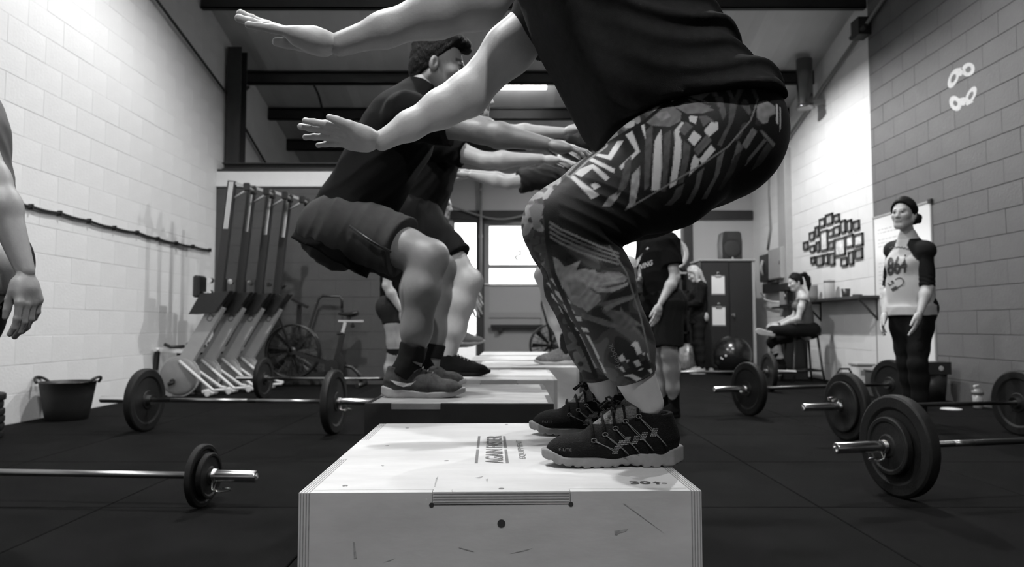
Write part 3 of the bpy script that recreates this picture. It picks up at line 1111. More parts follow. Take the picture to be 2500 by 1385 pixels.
FR = [(190, 280, 690, 850), (305, 400, 510, 665), (315, 400, 760, 895), (415, 490, 405, 595), (430, 495, 690, 880), (500, 605, 255, 420), (510, 650, 480, 865), (620, 755, 170, 375), (660, 765, 460, 605),
      (660, 765, 680, 830), (770, 880, 180, 325), (770, 880, 400, 575), (780, 980, 620, 960), (900, 995, 285, 530), (1020, 1110, 280, 510), (1125, 1255, 295, 470), (990, 1135, 565, 800), (1145, 1315, 540, 780),
      (1150, 1300, 820, 1020), (1030, 1130, 870, 1125), (890, 1010, 990, 1155), (325, 405, 975, 1110), (430, 555, 950, 1145), (575, 650, 920, 1115), (670, 775, 900, 1135)]
pic_m = [mat('print_%d' % i, g, .35, noise=.5, nscale=14) for i, g in enumerate((.25, .4, .55, .68))]
for i, (u0, u1, v0, v1) in enumerate(FR):
    ya, yb, zb, zt = wall_rect(1940 + u0 / 7.695, 1940 + u1 / 7.695, 500 + v0 / 7.695, 500 + v1 / 7.695, .02)
    lab, grp = 'small black picture frame in the cluster on the white wall', 'small picture frames on the white wall'
    if i == 6:
        lab, grp = 'tall black frame with a nearly white print inside the frame cluster', None
    if i == 12:
        lab, grp = 'largest black frame with a grey photo low in the frame cluster', None
    t = thing('picture_frame', lab, 'picture frame', (XR, (ya + yb) / 2, zb), 0, grp, ws=True)
    fw = .022
    q = MB()
    q.box((XR - .03, ya, zb), (XR, yb, zb + fw)).box((XR - .03, ya, zt - fw), (XR, yb, zt)).box((XR - .03, ya, zb), (XR, ya + fw, zt)).box((XR - .03, yb - fw, zb), (XR, yb, zt))
    q.build('frame', M_BLACKP, t)
    pm = pic_m[3] if i in (6, 12, 16, 17) else pic_m[(i * 7) % 3]
    MB().box((XR - .014, ya + fw, zb + fw), (XR - .008, yb - fw, zt - fw)).build('picture', pm, t)

# painted emblems on the grey wall
M_EMB = mat('white_wall_paint', .62, .7, noise=.15, nscale=30)


def ell_ring(cu, cv, ru, rv, ang, hole, n=28, hc=(0, 0)):
    """ring in the wall plane, zoom coordinates"""
    def pt(u, v):
        return RW(2300 + u / 8.654, 130 + v / 8.654)
    q = MB()
    o_, i_ = [], []
    for k in range(n):
        a = 2 * math.pi * k / n
        for lst, f in ((o_, 1.0), (i_, hole)):
            x, y = ru * f * math.cos(a), rv * f * math.sin(a)
            if lst is i_:
                x, y = x + hc[0], y + hc[1]
            p = pt(cu + x * math.cos(ang) - y * math.sin(ang), cv + x * math.sin(ang) + y * math.cos(ang))
            p.x = XR - .0062
            lst.append(p)
    q.add(o_ + i_, [(k, (k + 1) % n, n + (k + 1) % n, n + k) for k in range(n)])
    return q


def emb_poly(uv):
    q = MB()
    pts = []
    for u, v in uv:
        p = RW(2300 + u / 8.654, 130 + v / 8.654)
        p.x = XR - .0066
        pts.append(p)
    q.add(pts, [tuple(range(len(pts)))])
    return q


for parts in ([ell_ring(430, 530, 225, 95, -1.12, .45), ell_ring(755, 345, 155, 130, -.9, .45), emb_poly([(440, 400), (500, 320), (620, 300), (650, 400), (600, 480), (500, 480)]), emb_poly([(600, 330), (720, 240), (740, 300), (640, 370)])],
              [ell_ring(450, 1060, 165, 125, 1.2, .36), ell_ring(790, 895, 215, 90, -1.05, .45), emb_poly([(520, 960), (640, 930), (740, 960), (640, 1110), (540, 1100)]), emb_poly([(650, 1060), (800, 960), (840, 1030), (700, 1110)])]):
    q = MB()
    for p in parts:
        q.add(p.v, p.f)
    q.build('painted_emblem', M_EMB, wr)

# shelf with brackets and the things standing on it
sz = 1.12
ya, yb = 8.55, 10.7
t = thing('wall_shelf', 'dark wooden shelf on brackets below the picture frames', 'shelf', (XR, 9.6, sz), ws=True)
MB().bbox((XR - .26, ya, sz - .035), (XR - .001, yb, sz), .003).build('board', mat('dark_shelf_wood', .03, .5, noise=.3, nscale=12), t)
for y in (ya + .06, yb - .5):
    MB().box((XR - .02, y - .012, sz - .30), (XR, y + .012, sz - .035)).box((XR - .24, y - .012, sz - .055), (XR, y + .012, sz - .035)).bar((XR - .22, y, sz - .05), (XR - .01, y, sz - .29), .02, .02).build('bracket', M_BLACKM, t)


def jar(name, label, cat, x, r, h, prof, m, lid=None):
    y = RY(x, .13)
    t = thing(name, label, cat, (XR - .13, y, sz), 0)
    MB().lathe((0, 0, 0), (0, 0, 1), [(a * h, b * r) for a, b in prof], 18, True).build('body', m, t)
    if lid:
        MB().lathe((0, 0, h * .9), (0, 0, 1), [(0, r * 1.03), (h * .12, r * 1.03), (h * .13, r * .6), (h * .16, .0)], 18, True).build('lid', lid, t)
    return t


JM = mat('pale_jar', .45, .3)
jar('shaker_jar', 'tall pale shaker jar with a patterned lid on the wall shelf', 'jar', 2026, .07, .24, [(0, 0), (0, .9), (.05, 1), (.5, 1), (.9, 1.0), (1, .9), (1, 0)], JM, M_STEELG)
jar('black_cup', 'short black cup on the wall shelf', 'cup', 2066, .055, .11, [(0, 0), (0, .8), (.1, .85), (1, 1), (1.0, .9), (.15, .75), (.15, 0)], M_BLACKP)
jar('metal_can', 'ribbed grey can on the wall shelf behind the seated woman', 'can', 1986, .065, .21, [(0, 0), (0, 1), (.3, .97), (.5, 1), (.9, .97), (1, 1), (1, 0)], M_STEELG)
jar('flat_puck', 'flat dark puck at the end of the wall shelf', 'puck', 2094, .06, .025, [(0, 0), (0, .95), (.5, 1), (1, .9), (1, 0)], M_BLACKP)

# coffee machine on its own small shelf further along
cy_ = RY(1926, .16)
MBs = MB().box((XR - .3, cy_ - .30, 1.02), (XR, cy_ + .35, 1.05))
tag(MBs.build('small_shelf', M_BLACKM), 'small black shelf carrying the black coffee machine', 'shelf')
t = thing('coffee_machine', 'black coffee machine with chrome spout behind the seated woman', 'coffee machine', (XR - .16, cy_, 1.05), 0)
MB().bbox((-.1, -.13, 0), (.12, .13, .03), .006).bbox((.02, -.13, 0), (.12, .13, .34), .01).bbox((-.1, -.13, .23), (.12, .13, .36), .015).build('body', M_BLACKP, t)
MB().tube([(-.06, -.02, .23), (-.06, -.02, .1)], .016, 10).ball((-.07, -.02, .27), .025, 10, 6).build('spout', M_CHROME, t)

# electrics on the right wall
def wallbox(name, label, x0, x1, y0, y1, dep, m, cat='electrical box'):
    a, b, zb, zt = wall_rect(x0, x1, y0, y1, dep)
    t = thing(name, label, cat, (XR, (a + b) / 2, zb), 0, ws=True)
    MB().bbox((XR - dep, a, zb), (XR, b, zt), .008).build('casing', m, t)
    return t, (a, b, zb, zt)


t, (a, b, zb, zt) = wallbox('fuse_box', 'pale grey fuse box on the white wall above the seated woman', 1878, 1909, 607, 682, .16, M_GREYMET)
MB().box((XR - .166, a + .02, zb + .02), (XR - .158, b - .02, zt - .02)).build('cover', M_GREYMET, t)
MB().box((XR - .172, a + .04, (zb + zt) / 2 - .03), (XR - .164, a + .06, (zb + zt) / 2 + .03)).build('latch', M_BLACKM, t)
t, (a, b, zb, zt) = wallbox('intercom_phone', 'black wall phone with pale handset beside the fuse box', 1856, 1876, 622, 688, .12, M_BLACKP, 'phone')
MB().tube([(XR - .13, (a + b) / 2, zt - .1), (XR - .16, (a + b) / 2, zt - .2), (XR - .16, (a + b) / 2, zb + .2), (XR - .13, (a + b) / 2, zb + .1)], .025, 8).build('handset', M_GREYMET, t)
t, _ = wallbox('cable_tray', 'dark cable tray under the fuse box', 1862, 1918, 690, 714, .1, M_STEEL, 'cable tray')
struct(MB().tube([RW(1858, 716, .1), RW(1868, 732, .1), RW(1885, 737, .1), RW(1902, 738, .1)], .015, 8).build('white_hose', M_WHITEP))

# ================================================================== far right corner: cabinet, speaker, shelves, ball
cx0, cx1 = 3.11, 3.98
cyf = 11.75
t = thing('storage_cabinet', 'tall dark double-door cabinet with two clipboards on its door', 'cabinet', ((cx0 + cx1) / 2, cyf, 0), 0, ws=True)
MB().box((cx0, cyf + .02, .03), (cx1 - .03, cyf + .6, 1.82)).box((cx0, cyf, 0), (cx1, cyf + .6, .05)).build('body', M_DARKCAB, t)
MB().bbox((cx0 - .03, cyf - .03, 1.82), (cx1 + .02, cyf + .62, 1.85), .004).build('top', M_GREYMET, t)
MB().box((cx1 - .035, cyf - .005, .03), (cx1 + .01, cyf + .6, 1.82)).build('side_edge', M_GREYMET, t)
mid = (cx0 + cx1) / 2 + .02
for a, b, hx in ((cx0 + .01, mid - .004, mid - .06), (mid + .004, cx1 - .04, mid + .06)):
    d = MB().bbox((a, cyf - .002, .07), (b, cyf + .02, 1.80), .004).build('door', M_DARKCAB, t)
    if hx > mid:
        MB().lathe((hx, cyf, .93), (0, -1, 0), [(0, .03), (.01, .03), (.012, .015), (.05, .018), (.055, 0)], 12).box((hx - .01, cyf - .06, .9), (hx + .01, cyf - .04, .96)).build('handle', M_CHROME, d)
for k, (x, y) in enumerate(((1753, 696), (1755, 772))):
    c = P(x, y, cyf - .01)
    t = thing('clipboard', ('upper clipboard with a white sheet hung on the dark cabinet door', 'lower clipboard with a white sheet hung on the dark cabinet door')[k], 'clipboard', (c.x, cyf, c.z), 0)
    MB().bbox((-.115, -.012, -.17), (.115, -.003, .16), .002).build('board', mat('hardboard', .12, .6), t)
    MB().box((-.105, -.0135, -.145), (.105, -.0122, .14)).build('sheet', M_PAPER, t)
    MB().bbox((-.05, -.03, .13), (.05, -.012, .165), .004).tube([(-.012, -.02, .16), (-.012, -.02, .21), (.012, -.02, .21), (.012, -.02, .16)], .008, 6).build('clip', M_CHROME, t)

# loudspeaker on the cabinet
c = P(1788, 626, cyf + .2)
t = thing('loudspeaker', 'black moulded loudspeaker standing on top of the dark cabinet', 'loudspeaker', (c.x, cyf + .2, 1.85), 0)
MB().prism([(-.165, 0, .02), (-.13, 0, 0), (.13, 0, 0), (.165, 0, .02), (.17, 0, .30), (.15, 0, .46), (.12, 0, .485), (-.12, 0, .485), (-.15, 0, .46), (-.17, 0, .30)], (0, .28, 0)).build('cabinet', M_BLACKP, t)
MB().lathe((0, .0, .19), (0, -1, 0), [(0, .150), (.006, .148), (.016, .10), (.020, .05), (.021, 0)], 28, True).build('woofer_grille', mat('speaker_grille', .02, .8), t)
MB().prism([(-.10, -.002, .35), (.10, -.002, .35), (.07, -.002, .45), (-.07, -.002, .45)], (0, -.01, 0)).build('horn', MATS['speaker_grille'], t)
MB().prism([(-.025, -.012, .025), (.025, -.012, .025), (0, -.012, .065)], (0, -.002, 0)).build('badge', M_GREYMET, t)

# exercise ball
c = P(1787, 860, 11.2)
t = thing('exercise_ball', 'large shiny black exercise ball on the floor before the dark cabinet', 'ball', (c.x, 11.2, 0), 0)
MB().ball((0, 0, .30), .30, 40, 24).build('ball', mat('ball_vinyl', .012, .22), t)
MB().lathe((-.17, -.246, .30), (-.17, -.246, 0), [(0, .018), (.004, .015)], 12).build('valve', M_WHITEP, t)
q = MB().bar((-.235, -.19, .27), (-.20, -.215, .245), .004, .02)
q.build('logo_print', M_WHITEP, t)

# open shelf unit with clutter
sx0, sx1, syf = 2.05, 3.02, 12.2
t = thing('shelf_unit', 'black open shelf unit full of small gear left of the dark cabinet', 'shelf unit', ((sx0 + sx1) / 2, syf, 0), 0, ws=True)
for x in (sx0, sx1 - .04):
    for y in (syf, syf + .4):
        MB().box((x, y, 0), (x + .04, y + .04, 1.66)).build('upright', M_BLACKM, t)
for k, z in enumerate((.12, .62, 1.02, 1.32, 1.64)):
    MB().box((sx0, syf, z), (sx1, syf + .44, z + .03)).build('shelf_board', M_GREYMET if k == 4 else M_BLACKM, t)
rng = random.Random(11)
gm = [mat('gear_%d' % i, g, .5, noise=.3, nscale=20) for i, g in enumerate((.03, .1, .3, .5))]
items = [(2.62, .62, .16, .14, 2), (2.86, .62, .12, .2, 1), (2.40, .62, .13, .18, 0), (2.68, 1.02, .13, .14, 3), (2.88, 1.02, .12, .1, 1), (2.45, 1.02, .15, .2, 0), (2.66, 1.32, .2, .22, 0), (2.40, 1.32, .12, .16, 1), (2.86, 1.32, .14, .2, 0)]
il = ['pale folded towel pile on the middle shelf of the black unit', 'grey gear box on the middle shelf of the black unit', 'black gear box on the middle shelf of the black unit', 'white carton on the shelf above the towel pile',
      'flat grey carton beside the white carton in the black unit', 'black carton on the shelf above the middle one', 'wide black machine on the upper shelf of the black unit', 'grey tin on the upper shelf of the black unit', 'black tin at the cabinet end of the upper shelf']
for (x, z, w, h, g), lb in zip(items, il):
    o = MB().bbox((-w / 2, -.11, 0), (w / 2, .11, h), .012).bbox((-w / 2 - .004, -.114, h * .8), (w / 2 + .004, .114, h * .86), .002)
    ob = tag(o.build('gear_carton', gm[g]), lb, 'box')
    ob.location = (x, syf + .2, z + .03)
# clear bag at the floor, ring on top
q = MB().lathe((0, 0, 0), (0, 0, 1), [(0, 0), (0, .15), (.08, .18), (.25, .17), (.38, .14), (.44, .05), (.46, .07), (.46, 0)], 14, True)
o = tag(q.build('plastic_bag', mat('grey_plastic_bag', .22, .25, noise=.6, nscale=9, bump=.8, bscale=14)), 'crumpled translucent bag standing below the shelf unit', 'bag')
o.location = (2.92, 11.95, 0)
q = MB()
c0 = Vector((0, 0, .33))
q.tube([c0 + Vector((.19 * math.cos(a), 0, .24 * math.sin(a))) for a in [math.radians(v) for v in range(-100, 121, 20)]], [.015, .02, .03, .034, .038, .038, .036, .03, .025, .02, .016, .014], 10)
q.tube([(-.10, 0, .53), (-.16, 0, .42), (-.12, 0, .25), (-.03, 0, .1)], .025, 8).ball((-.13, 0, .6), .05).lathe((0, 0, 0), (0, 0, 1), [(0, .09), (.03, .09), (.05, .03), (.11, .03)], 14)
o = tag(q.build('curved_trophy', mat('pale_silver', .5, .3, .3)), 'pale curved trophy standing on the shelf unit before the window', 'trophy')
o.location = (P(1650, 600, 12.35).x, 12.38, 1.67)
# shoes / clutter on the floor strip in front
for k, (x, y) in enumerate(((1685, 901), (1702, 905), (1711, 897))):
    g = (V(2.56, 11.78, 0), V(2.56, 11.52, 0), V(3.20, 11.58, 0))[k]
    q = MB().lathe((-.12, 0, .03), (1, 0, 0), [(0, 0), (.01, .03), (.06, .04), (.15, .04), (.22, .03), (.25, 0)], 10, True)
    o = tag(q.build('stray_shoe', gm[(2, 3, 2)[k]]), ('pale trainer lying close to the shelf unit', 'white trainer lying in front of the shelf unit', 'grey trainer lying by the dark cabinet')[k], 'shoe')
    o.location = (g.x, g.y, .012)
    o.rotation_euler = (0, 0, k * .7)

# ================================================================== floor things near the standing woman
# white lidded tub
g = G(2118, 968)
t = thing('white_tub', 'white plastic tub with a carrying handle on the floor by the wall', 'tub', (4.02, 8.28, 0), 0)
MB().bbox((-.10, -.10, 0), (.10, .10, .30), .02).build('body', mat('tub_white', .62, .4, noise=.12), t)
MB().bbox((-.11, -.11, .30), (.11, .11, .335), .01).build('lid', M_GREYMET, t)
MB().tube([(-.08, -.105, .16), (-.07, -.12, .10), (0, -.125, .08), (.07, -.12, .10), (.08, -.105, .16)], .012, 8).build('handle', M_WHITEP, t)
MB().box((-.06, -.1015, .19), (.06, -.1, .25)).build('label_print', M_STEELG, t)
# bin behind the woman
t = thing('waste_bin', 'small black waste bin behind the standing woman\'s legs', 'bin', (4.18, 7.2, 0), 0)
MB().lathe((0, 0, 0), (0, 0, 1), [(0, 0), (0, .12), (.3, .15), (.30, .14), (.02, .11), (.02, 0)], 20, True).build('body', M_BLACKP, t)
MB().box((-.12, -.15, .28), (.12, .12, .40)).build('lid', M_BLACKP, t)
MB().lathe((.02, -.151, .34), (0, -1, 0), [(0, .025), (.003, .022)], 14).build('sticker', M_GREYMET, t)
# grey storage box
t = thing('storage_crate', 'dark grey storage crate on the floor under the whiteboard', 'crate', (4.02, 7.62, 0), 0)
MB().bbox((-.2, -.2, 0), (.2, .2, .27), .012).build('body', mat('crate_grey', .05, .6), t)
MB().bbox((-.21, -.21, .27), (.21, .21, .30), .01).build('lid', mat('crate_lid', .16, .5), t)
# dark kit bag
o = tag(MB().ball((0, 0, .12), .13, 18, 10, (1.2, .9, .95)).tube([(-.1, 0, .2), (-.05, 0, .29), (.05, 0, .29), (.1, 0, .2)], .012, 8).build('kit_bag', mat('bag_fabric', .02, .8, bump=.5, bscale=20)), 'dark kit bag with a loop handle beside the white tub', 'bag')
o.location = (3.62, 7.85, 0)
# shaker bottle
g = G(2393, 1000)
t = thing('shaker_bottle', 'clear shaker bottle with a grey cap on the floor by the grey wall', 'bottle', (4.27, 6.62, 0), 0)
MB().lathe((0, 0, 0), (0, 0, 1), [(0, 0), (0, .034), (.01, .038), (.13, .046), (.13, 0)], 18, True).build('body', mat('clear_plastic', .30, .25), t)
MB().lathe((0, 0, .13), (0, 0, 1), [(0, .05), (.03, .05), (.035, .03), (.05, .028), (.055, 0)], 18, True).build('cap', M_STEELG, t)
MB().tube([(-.02, 0, .18), (-.03, 0, .205), (.01, 0, .21)], .01, 8).build('spout', M_WHITEP, t)
# pale rag
o = tag(MB().lathe((0, 0, 0), (0, 0, 1), [(0, 0), (0, .09), (.008, .085), (.014, .03), (.014, 0)], 14, True).build('chalk_cloth', M_PAPER), 'flat pale cloth on the floor beside the shaker bottle', 'cloth')
o.location = (3.98, 6.55, 0)

# stool for the seated woman
STY, STX, STZ = 9.75, 3.93, .66
t = thing('bar_stool', 'black metal stool under the seated woman', 'stool', (STX, STY, 0), 0)
MB().bbox((-.19, -.19, STZ - .035), (.19, .19, STZ), .012).build('seat', M_BLACKM, t)
for sx in (-1, 1):
    for sy in (-1, 1):
        MB().tube([(sx * .15, sy * .15, STZ - .03), (sx * .19, sy * .19, .16), (sx * .21, sy * .21, 0.0)], .016, 8).build('leg', M_BLACKM, t)
MB().tube([(-.19, -.19, .16), (.19, -.19, .16), (.19, .19, .16), (-.19, .19, .16)], .012, 8, closed=True).build('footrest', M_BLACKM, t)
# added black block that fills in the dark under her seat
t = thing('dark_filler', 'added black block filling in the dark behind the legs of the stool', 'crate', (STX - .02, STY + .42, 0), 0)
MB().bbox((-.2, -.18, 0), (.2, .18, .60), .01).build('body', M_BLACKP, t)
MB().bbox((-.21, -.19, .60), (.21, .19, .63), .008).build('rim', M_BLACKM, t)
# ================================================================== organic solids: distance fields -> one continuous surface
def A(v):
    return np.array([v[0], v[1], v[2]], dtype=np.float32)


def nrm(v):
    v = np.asarray(v, dtype=np.float32)
    return v / (np.linalg.norm(v) + 1e-9)


def smin(a, b, k):
    if k <= 0:
        return np.minimum(a, b)
    h = np.maximum(k - np.abs(a - b), 0) / k
    return np.minimum(a, b) - h * h * (k * 0.25)


class Field:
    def __init__(self, lo, hi, h):
        self.lo, self.h = np.asarray(lo, np.float32), h
        self.n = np.maximum(np.ceil((np.asarray(hi) - self.lo) / h).astype(int) + 1, 4)
        self.d = np.full(self.n, 0.12, dtype=np.float32)

    def sub(self, lo, hi):
        i0 = np.clip(np.floor((lo - self.lo) / self.h).astype(int), 0, self.n)
        i1 = np.clip(np.ceil((hi - self.lo) / self.h).astype(int) + 1, 0, self.n)
        if np.any(i1 <= i0):
            return None
        sl = tuple(slice(a, b) for a, b in zip(i0, i1))
        ax = [self.lo[k] + self.h * np.arange(i0[k], i1[k], dtype=np.float32) for k in range(3)]
        return sl, ax[0][:, None, None], ax[1][None, :, None], ax[2][None, None, :]

    def put(self, sl, d, k, op):
        cur = self.d[sl]
        if op == 'add':
            self.d[sl] = smin(cur, d, k)
        elif op == 'cut':
            self.d[sl] = -smin(-cur, d, k)

    def cone(self, a, b, ra, rb, k=.02, flat=None, cap=False, op='add'):
        """tapered rod from a to b; flat=(direction, factor) squeezes it; cap=True gives flat ends"""
        a, b = A(a), A(b)
        rm = max(ra, rb) * (max(1.0, flat[1]) if flat else 1.0) + k + 3 * self.h
        s = self.sub(np.minimum(a, b) - rm, np.maximum(a, b) + rm)
        if s is None:
            return self
        sl, X, Y, Z = s
        ba = b - a
        L2 = float(ba.dot(ba)) + 1e-12
        px, py, pz = X - a[0], Y - a[1], Z - a[2]
        tr = (px * ba[0] + py * ba[1] + pz * ba[2]) / L2
        t = np.clip(tr, 0, 1)
        tt = tr if cap else t
        vx, vy, vz = px - tt * ba[0], py - tt * ba[1], pz - tt * ba[2]
        if flat:
            n, f = nrm(flat[0]), flat[1]
            vn = (vx * n[0] + vy * n[1] + vz * n[2]) * (1.0 / f - 1.0)
            vx, vy, vz = vx + n[0] * vn, vy + n[1] * vn, vz + n[2] * vn
        d = np.sqrt(vx * vx + vy * vy + vz * vz) - (ra + (rb - ra) * t)
        if cap:
            L = math.sqrt(L2)
            d = np.maximum(d, np.maximum(-tr * L, (tr - 1) * L))
        self.put(sl, d, k, op)
        return self

    def chain(self, pts, rs, k=.02, flat=None):
        for i in range(len(pts) - 1):
            self.cone(pts[i], pts[i + 1], rs[i], rs[i + 1], k, flat)
        return self

    def ell(self, c, r, axes=None, k=.02, op='add'):
        """ellipsoid; axes = three unit vectors (rows)"""
        c = A(c)
        R = np.eye(3, dtype=np.float32) if axes is None else np.array([nrm(x) for x in axes])
        rm = max(r) + k + 3 * self.h
        s = self.sub(c - rm, c + rm)
        if s is None:
            return self
        sl, X, Y, Z = s
        px, py, pz = X - c[0], Y - c[1], Z - c[2]
        q = 0
        for i in range(3):
            u = (px * R[i, 0] + py * R[i, 1] + pz * R[i, 2]) / r[i]
            q = q + u * u
        q = np.sqrt(q)
        d = (q - 1) * min(r) * (0.5 + 0.5 * np.minimum(q, 2)) if False else (q - 1) * (np.prod(r) ** (1 / 3))
        self.put(sl, d, k, op)
        return self

    def func(self, lo, hi, fn, k=.0, op='add'):
        s = self.sub(np.asarray(lo, np.float32), np.asarray(hi, np.float32))
        if s is None:
            return self
        sl, X, Y, Z = s
        self.put(sl, fn(X, Y, Z).astype(np.float32), k, op)
        return self

    def plane(self, c, n, k=0.0):
        """remove what lies on the side n points to"""
        c, n = A(c), nrm(n)
        sl, X, Y, Z = self.sub(self.lo, self.lo + self.h * (self.n - 1))
        d = (X - c[0]) * n[0] + (Y - c[1]) * n[1] + (Z - c[2]) * n[2]
        self.d = -smin(-self.d, -d, k) if k else np.maximum(self.d, d)
        return self

    def disp(self, fn, band=.04):
        i = np.nonzero(np.abs(self.d) < band)
        p = np.stack(i, 1).astype(np.float32) * self.h + self.lo
        self.d[i] += fn(p).astype(np.float32)
        return self

    def surf(self):
        D, h = self.d, self.h
        S = D < 0
        c = np.zeros(np.array(D.shape) - 1, np.int8)
        for a in (0, 1):
            for b in (0, 1):
                for e in (0, 1):
                    c += S[a:D.shape[0] - 1 + a, b:D.shape[1] - 1 + b, e:D.shape[2] - 1 + e]
        act = np.nonzero((c > 0) & (c < 8))
        ids = np.full(c.shape, -1, np.int32)
        ids[act] = np.arange(len(act[0]), dtype=np.int32)
        I = np.stack(act, 1)
        pos = np.zeros((len(I), 3), np.float32)
        cnt = np.zeros(len(I), np.float32)
        for ax in range(3):
            for u in (0, 1):
                for v in (0, 1):
                    o0 = np.zeros(3, int)
                    oth = [k for k in range(3) if k != ax]
                    o0[oth[0]], o0[oth[1]] = u, v
                    o1 = o0.copy()
                    o1[ax] = 1
                    d0 = D[I[:, 0] + o0[0], I[:, 1] + o0[1], I[:, 2] + o0[2]]
                    d1 = D[I[:, 0] + o1[0], I[:, 1] + o1[1], I[:, 2] + o1[2]]
                    m = (d0 < 0) != (d1 < 0)
                    t = d0[m] / (d0[m] - d1[m])
                    p = np.tile(o0.astype(np.float32), (m.sum(), 1))
                    p[:, ax] = t
                    pos[m] += p
                    cnt[m] += 1
        Vv = (I + pos / cnt[:, None]) * h + self.lo
        F = []
        for ax in range(3):
            b_, c_ = [k for k in range(3) if k != ax]
            sl0 = [slice(None)] * 3
            sl1 = [slice(None)] * 3
            sl0[ax], sl1[ax] = slice(0, -1), slice(1, None)
            e = S[tuple(sl0)] != S[tuple(sl1)]
            ii = np.stack(np.nonzero(e), 1)
            ok = (ii[:, b_] > 0) & (ii[:, c_] > 0) & (ii[:, b_] < ids.shape[b_]) & (ii[:, c_] < ids.shape[c_])
            ii = ii[ok]
            q = []
            for db, dc in ((-1, -1), (0, -1), (0, 0), (-1, 0)):
                j = ii.copy()
                j[:, b_] += db
                j[:, c_] += dc
                q.append(ids[j[:, 0], j[:, 1], j[:, 2]])
            q = np.stack(q, 1)
            ins = S[ii[:, 0], ii[:, 1], ii[:, 2]]
            flip = ins if ax != 1 else ~ins
            q[~flip] = q[~flip][:, ::-1]
            F.append(q)
        F = np.concatenate(F)
        F = F[(F >= 0).all(1)]
        return Vv.astype(np.float32), F


def merge(parts):
    n, Vs, Fs = 0, [], []
    for v, f in parts:
        Vs.append(v)
        Fs.append(f + n)
        n += len(v)
    return np.concatenate(Vs), np.concatenate(Fs)


def np_mesh(name, Vv, F, m, parent=None, col=None, smooth=True):
    me = bpy.data.meshes.new(name)
    me.vertices.add(len(Vv))
    me.vertices.foreach_set('co', Vv.ravel())
    me.loops.add(F.size)
    me.loops.foreach_set('vertex_index', F.ravel().astype(np.int32))
    me.polygons.add(len(F))
    me.polygons.foreach_set('loop_start', np.arange(0, F.size, 4, dtype=np.int32))
    me.polygons.foreach_set('loop_total', np.full(len(F), 4, np.int32))
    me.polygons.foreach_set('use_smooth', np.ones(len(F), bool))
    me.update(calc_edges=True)
    if col is not None:
        at = me.color_attributes.new('Col', 'FLOAT_COLOR', 'POINT')
        c = np.ones((len(Vv), 4), np.float32)
        c[:, :3] = np.asarray(col, np.float32)[:, None]
        at.data.foreach_set('color', c.ravel())
    return link_mesh(name, me, m, parent)


def waves(p, seed, freq, amp, stretch=(1, 1, 1), n=6):
    """cheap smooth noise"""
    r = np.random.RandomState(seed)
    q = p * np.asarray(stretch, np.float32)
    out = np.zeros(len(p), np.float32)
    for i in range(n):
        d = nrm(r.normal(size=3)) * freq * (0.6 + 0.9 * r.rand())
        out += np.sin(q @ d + r.rand() * 6.3 + 1.5 * np.sin(q @ np.roll(d, 1) * .5))
    return out * amp / math.sqrt(n)


def folds(p, dirv, across, freq, amp, seed, warp=1.0):
    """long cloth folds that run along dirv"""
    r = np.random.RandomState(seed)
    a = p @ nrm(across)
    l = p @ nrm(dirv)
    w = warp * (np.sin(l * 9 + r.rand() * 6) + .6 * np.sin(l * 17 + a * 8 + r.rand() * 6))
    s = np.sin(a * freq + w) + .5 * np.sin(a * freq * 1.9 + 1.7 * w + 1)
    return -amp * (1 - np.abs(s)) * 1.0 + amp * .5


# ------------------------------------------------------------------ hands, heads
def hand_surf(w, d, t, right, s, h, curls=(.25, .25, .3, .35), spread=.10, thumb=.75, fore=None, thumb_in=.2, fr=.028):
    """w wrist, d finger direction, t thumb side; curls per finger (radians per joint)"""
    d = nrm(A(d))
    t = A(t)
    t = nrm(t - d * float(t.dot(d)))
    n = np.cross(t, d) if right else np.cross(d, t)          # palm side
    w = A(w)
    L = .20 * s
    f = Field(w - L * 1.25, w + L * 1.25, h)
    P_ = lambda x, y, z: w + d * (x * s) + t * (y * s) + n * (z * s)
    if fore is not None:
        f.cone(w + nrm(A(fore)) * .07 * s, w, fr * s * .70, fr * s * .78, .003, (n, .88))
    f.cone(w, P_(.045, .002, .002), fr * s * .80, .032 * s, .004, (n, .74))
    offs = (.030, .010, -.010, -.029)
    lens = ((.044, .026, .021), (.049, .030, .022), (.045, .028, .021), (.035, .021, .018))
    kx = (.088, .091, .087, .079)
    for i in range(4):
        f.cone(P_(.036, offs[i] * .60, .001), P_(kx[i], offs[i], 0), .0140 * s, .0120 * s, .010, (n, .9))
    f.cone(P_(.036, -.012, .007), P_(.07, -.018, .006), .015 * s, .013 * s, .02)
    f.cone(P_(.034, .016, .009), P_(.055, .026, .009), .015 * s, .013 * s, .02)       # ball of the thumb
    for i in range(4):
        an = (1.5 - i) * spread
        p = P_(kx[i], offs[i], 0)
        dd = nrm(d * math.cos(an) + t * math.sin(an))
        c = 0.0
        r = (.0098, .0100, .0096, .0085)[i] * s
        for j in range(3):
            c += curls[i] * (.8 if j == 0 else 1.0)
            e = dd * math.cos(c) + n * math.sin(c)
            q = p + e * lens[i][j] * s
            f.cone(p, q, r, r * .90, .0035 if j else .006)
            f.ell(q, (r * .95,) * 3, None, .002)
            r *= .90
            p = q
    # thumb leaves the side of the palm
    p = P_(.034, .024, .009)
    e = nrm(t * math.sin(thumb) + d * math.cos(thumb) + n * thumb_in)
    q = p + e * .044 * s
    f.cone(p, q, .0135 * s, .0112 * s, .014)
    e2 = nrm(e * .8 + d * .45)
    q2 = q + e2 * .030 * s
    f.cone(q, q2, .0115 * s, .0100 * s, .004)
    f.cone(q2, q2 + e2 * .020 * s, .0100 * s, .0078 * s, .003)
    return f.surf()


